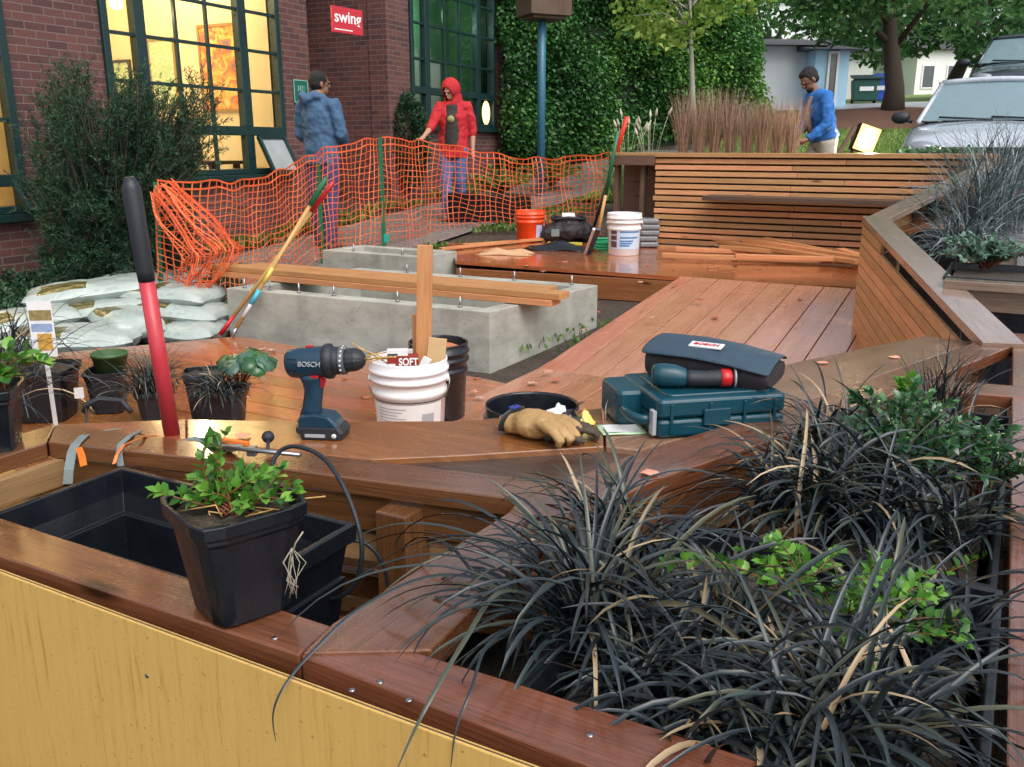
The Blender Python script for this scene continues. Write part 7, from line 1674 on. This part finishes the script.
# bronze grasses standing behind the screen
M['bronze'] = foliage('bronze dry grass', [(0, (.2, .1, .06)), (.5, (.42, .27, .19)), (1, (.68, .55, .42))], .6, .35)
for i, px in enumerate((683, 699, 714, 729, 746, 761, 776, 791)):
    f = (px-610)/375; q = SL+dS*(3.25*f*1.02)+U*.30; q = dp(px, 155, q.y); q.z = 1.0
    t = grass_clump('bronze_grass', 'narrow vase shaped clump of bronze grass in the row behind the screen top', q, 240, (.42, .78) if px < 735 else (.4, .66), .0045, .018, (78, 90), (2, 24), mat=M['bronze'], grp='bronze grasses in a row behind the screen', wave=.03)
    t['label'] = ['leftmost bronze grass clump of the row behind the screen', 'second bronze grass clump of the row, next to the leftmost', 'third bronze grass clump, just left of the young tree foot', 'fourth bronze grass clump, just left of the gap in the row', 'fifth bronze grass clump, just right of the gap in the row', 'sixth bronze grass clump of the row behind the screen', 'seventh bronze grass clump, last but one before the man', 'last bronze grass clump of the row, nearest the blue jacketed man'][i]
    if px in (746, 761, 776): mb = MB(); mb.lathe([(.06, -.1), (.075, .0), (.075, .035), (.065, .035), (.06, .0)], 16, q+Vector((.07, .05, 0))); tag(mb.build('white_pot', M['white']), ['white pot rim showing beside the fifth bronze grass clump', 'white pot rim showing beside the sixth bronze grass clump', 'white pot rim showing beside the seventh bronze grass clump'][(746, 761, 776).index(px)], 'pot')
M['fount'] = foliage('fountain grass', [(0, (.06, .14, .03)), (.6, (.16, .28, .07)), (1, (.35, .4, .2))], .6, .3)
for px, d, lab in ((650, 10.6, 'green fountain grass clump just left of the bronze grasses'), (628, 11.2, 'paler fountain grass clump beside the red tool grip'), (750, 11.5, 'green fountain grass clump seen in the gap of the bronze row')):
    q = dp(px, 150, d); q = onground(q.x, q.y, .05); t = grass_clump('fountain_grass', lab, q, 330, (.5, .95), .008, .1, (55, 90), (20, 110), mat=M['fount'], cat='grass plant')
    mb = MB()
    if px < 700:
        for k in range(7):
            a = random.uniform(0, 6.28); h = dp(px, 118, d).z-q.z; b0 = q+Vector((0, 0, .2)); tp_ = q+Vector((.22*math.cos(a), .2*math.sin(a), h*random.uniform(.75, 1.05))); mb.tube([b0, b0.lerp(tp_, .7)+Vector((0, 0, .08)), tp_], .003, 5); e_ = tp_-b0; mb.tube([tp_, tp_+Vector((.02*math.cos(a), .02*math.sin(a), .04)), tp_+Vector((.05*math.cos(a), .05*math.sin(a), .1))], [.006, .018, .005], 7)
        mb.build('seed_heads', plain('fluffy seed head', (.42, .4, .3), .9), t)
# yew by the wall
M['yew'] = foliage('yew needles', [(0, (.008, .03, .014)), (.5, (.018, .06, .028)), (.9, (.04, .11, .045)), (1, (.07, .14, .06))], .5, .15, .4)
yb = gpd(118, 300, 7.25); yb.z = gz(yb.x, yb.y); ye = thing('yew_shrub', 'ragged dark green yew shrub against the brick wall in front of the big window', 'shrub', yb)
Pn = []; Dn = []; Tn = []; mb = MB()
tips = []
def region():     # outline of the shrub in the plane of its own depth
    r = rng.random()
    if r < .62: return rng.uniform(45, 200), rng.uniform(110, 290)
    if r < .70: return rng.normal(72, 9), rng.uniform(62, 120)
    if r < .78: return rng.normal(130, 10), rng.uniform(75, 130)
    if r < .9: return rng.uniform(150, 222), rng.uniform(85, 150)
    return rng.uniform(22, 70), rng.uniform(85, 200)
for i in range(700):
    px, py = region(); dd = 7.2 + rng.normal(0, .28); tp_ = dp(px, py, dd)
    if tp_.z < yb.z+.05: continue
    b0 = yb+Vector((rng.normal(0, .12), rng.normal(0, .1), .05)); mid = b0.lerp(tp_, .55)+Vector((0, 0, .12))
    Ls = (tp_-b0).length; mb.tube([b0, mid, tp_], [.009, .004, .002], 4)
    d0 = (tp_-mid).normalized(); 
    for s in range(13):    # side twigs
        f = rng.uniform(.35, 1); q = b0*(1-f)**2+mid*2*f*(1-f)+tp_*f*f; dv = (d0+Vector(rng.normal(0, .6, 3))+Vector((0, 0, .25))).normalized(); tl_ = rng.uniform(.08, .22)
        k = 20; ss = np.linspace(.1, 1, k)[:, None]; base = np.array(q)[None]+np.array(dv)[None]*tl_*ss
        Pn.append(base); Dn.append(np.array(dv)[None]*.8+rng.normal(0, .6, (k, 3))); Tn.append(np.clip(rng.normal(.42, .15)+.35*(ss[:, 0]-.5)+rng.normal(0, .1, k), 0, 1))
mb.build('branches', M['bark'], ye); Pn = np.concatenate(Pn); Dn = np.concatenate(Dn); Tn = np.concatenate(Tn); print('yew', len(Pn))
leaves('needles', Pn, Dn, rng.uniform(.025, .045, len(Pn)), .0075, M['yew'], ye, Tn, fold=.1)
# dark low cover at the foot of the wall on the left
q = gpd(20, 300, 6.9); P = np.stack([rng.uniform(-4.6, -2.3, 9000), rng.uniform(6.2, 7.6, 9000), np.zeros(9000)], 1); P[:, 2] = np.interp(P[:,0]*U.x+P[:,1]*U.y, _TU, _TZ)+rng.uniform(0, .3, 9000)**1.3
k = P[:, 1] > 6.0 + .55*(P[:,0]+4.6)*.0+rng.uniform(0, .5, 9000)
tag(leaves('undergrowth', P[k], rng.normal(0, 1, (k.sum(), 3))+np.array([0, 0, .6]), .05, .03, M['yew']), 'dark low undergrowth along the foot of the brick wall behind the soil bags', 'undergrowth', kind='stuff')
# round shrub by the green window
c = dp(408, 133, 13.4); c = onground(c.x, c.y, .1); hgt = dp(408, 96, 13.4).z-c.z; t = thing('round_shrub', 'small round evergreen shrub below the green window', 'shrub', c); n = 3000
d = unit(rng.normal(size=(n, 3))); P = np.array([c.x, c.y, c.z+hgt*.52])+d*(rng.uniform(.5, 1, n)**.5)[:, None]*np.array([.3, .3, hgt*.5])
leaves('foliage', P, d+rng.normal(0, .5, (n, 3)), .07, .035, M['yew'], t); mb = MB(); mb.tube([c, c+Vector((0, 0, hgt*.5))], .02, 6); mb.build('trunk', M['bark'], t)
for px, d_, lab in ((552, 13.6, 'low twiggy shrub at the end of the brick wall near the blue post'), (500, 12.5, 'low green shrub mound by the sidewalk behind the red jacket')):
    c = dp(px, 158, d_); c = onground(c.x, c.y, .05); shrub('low_shrub', lab, c, spray(c, 60, .5, .45, seed=int(px)), .06, M['gcover'], dens=.05, r=.004)
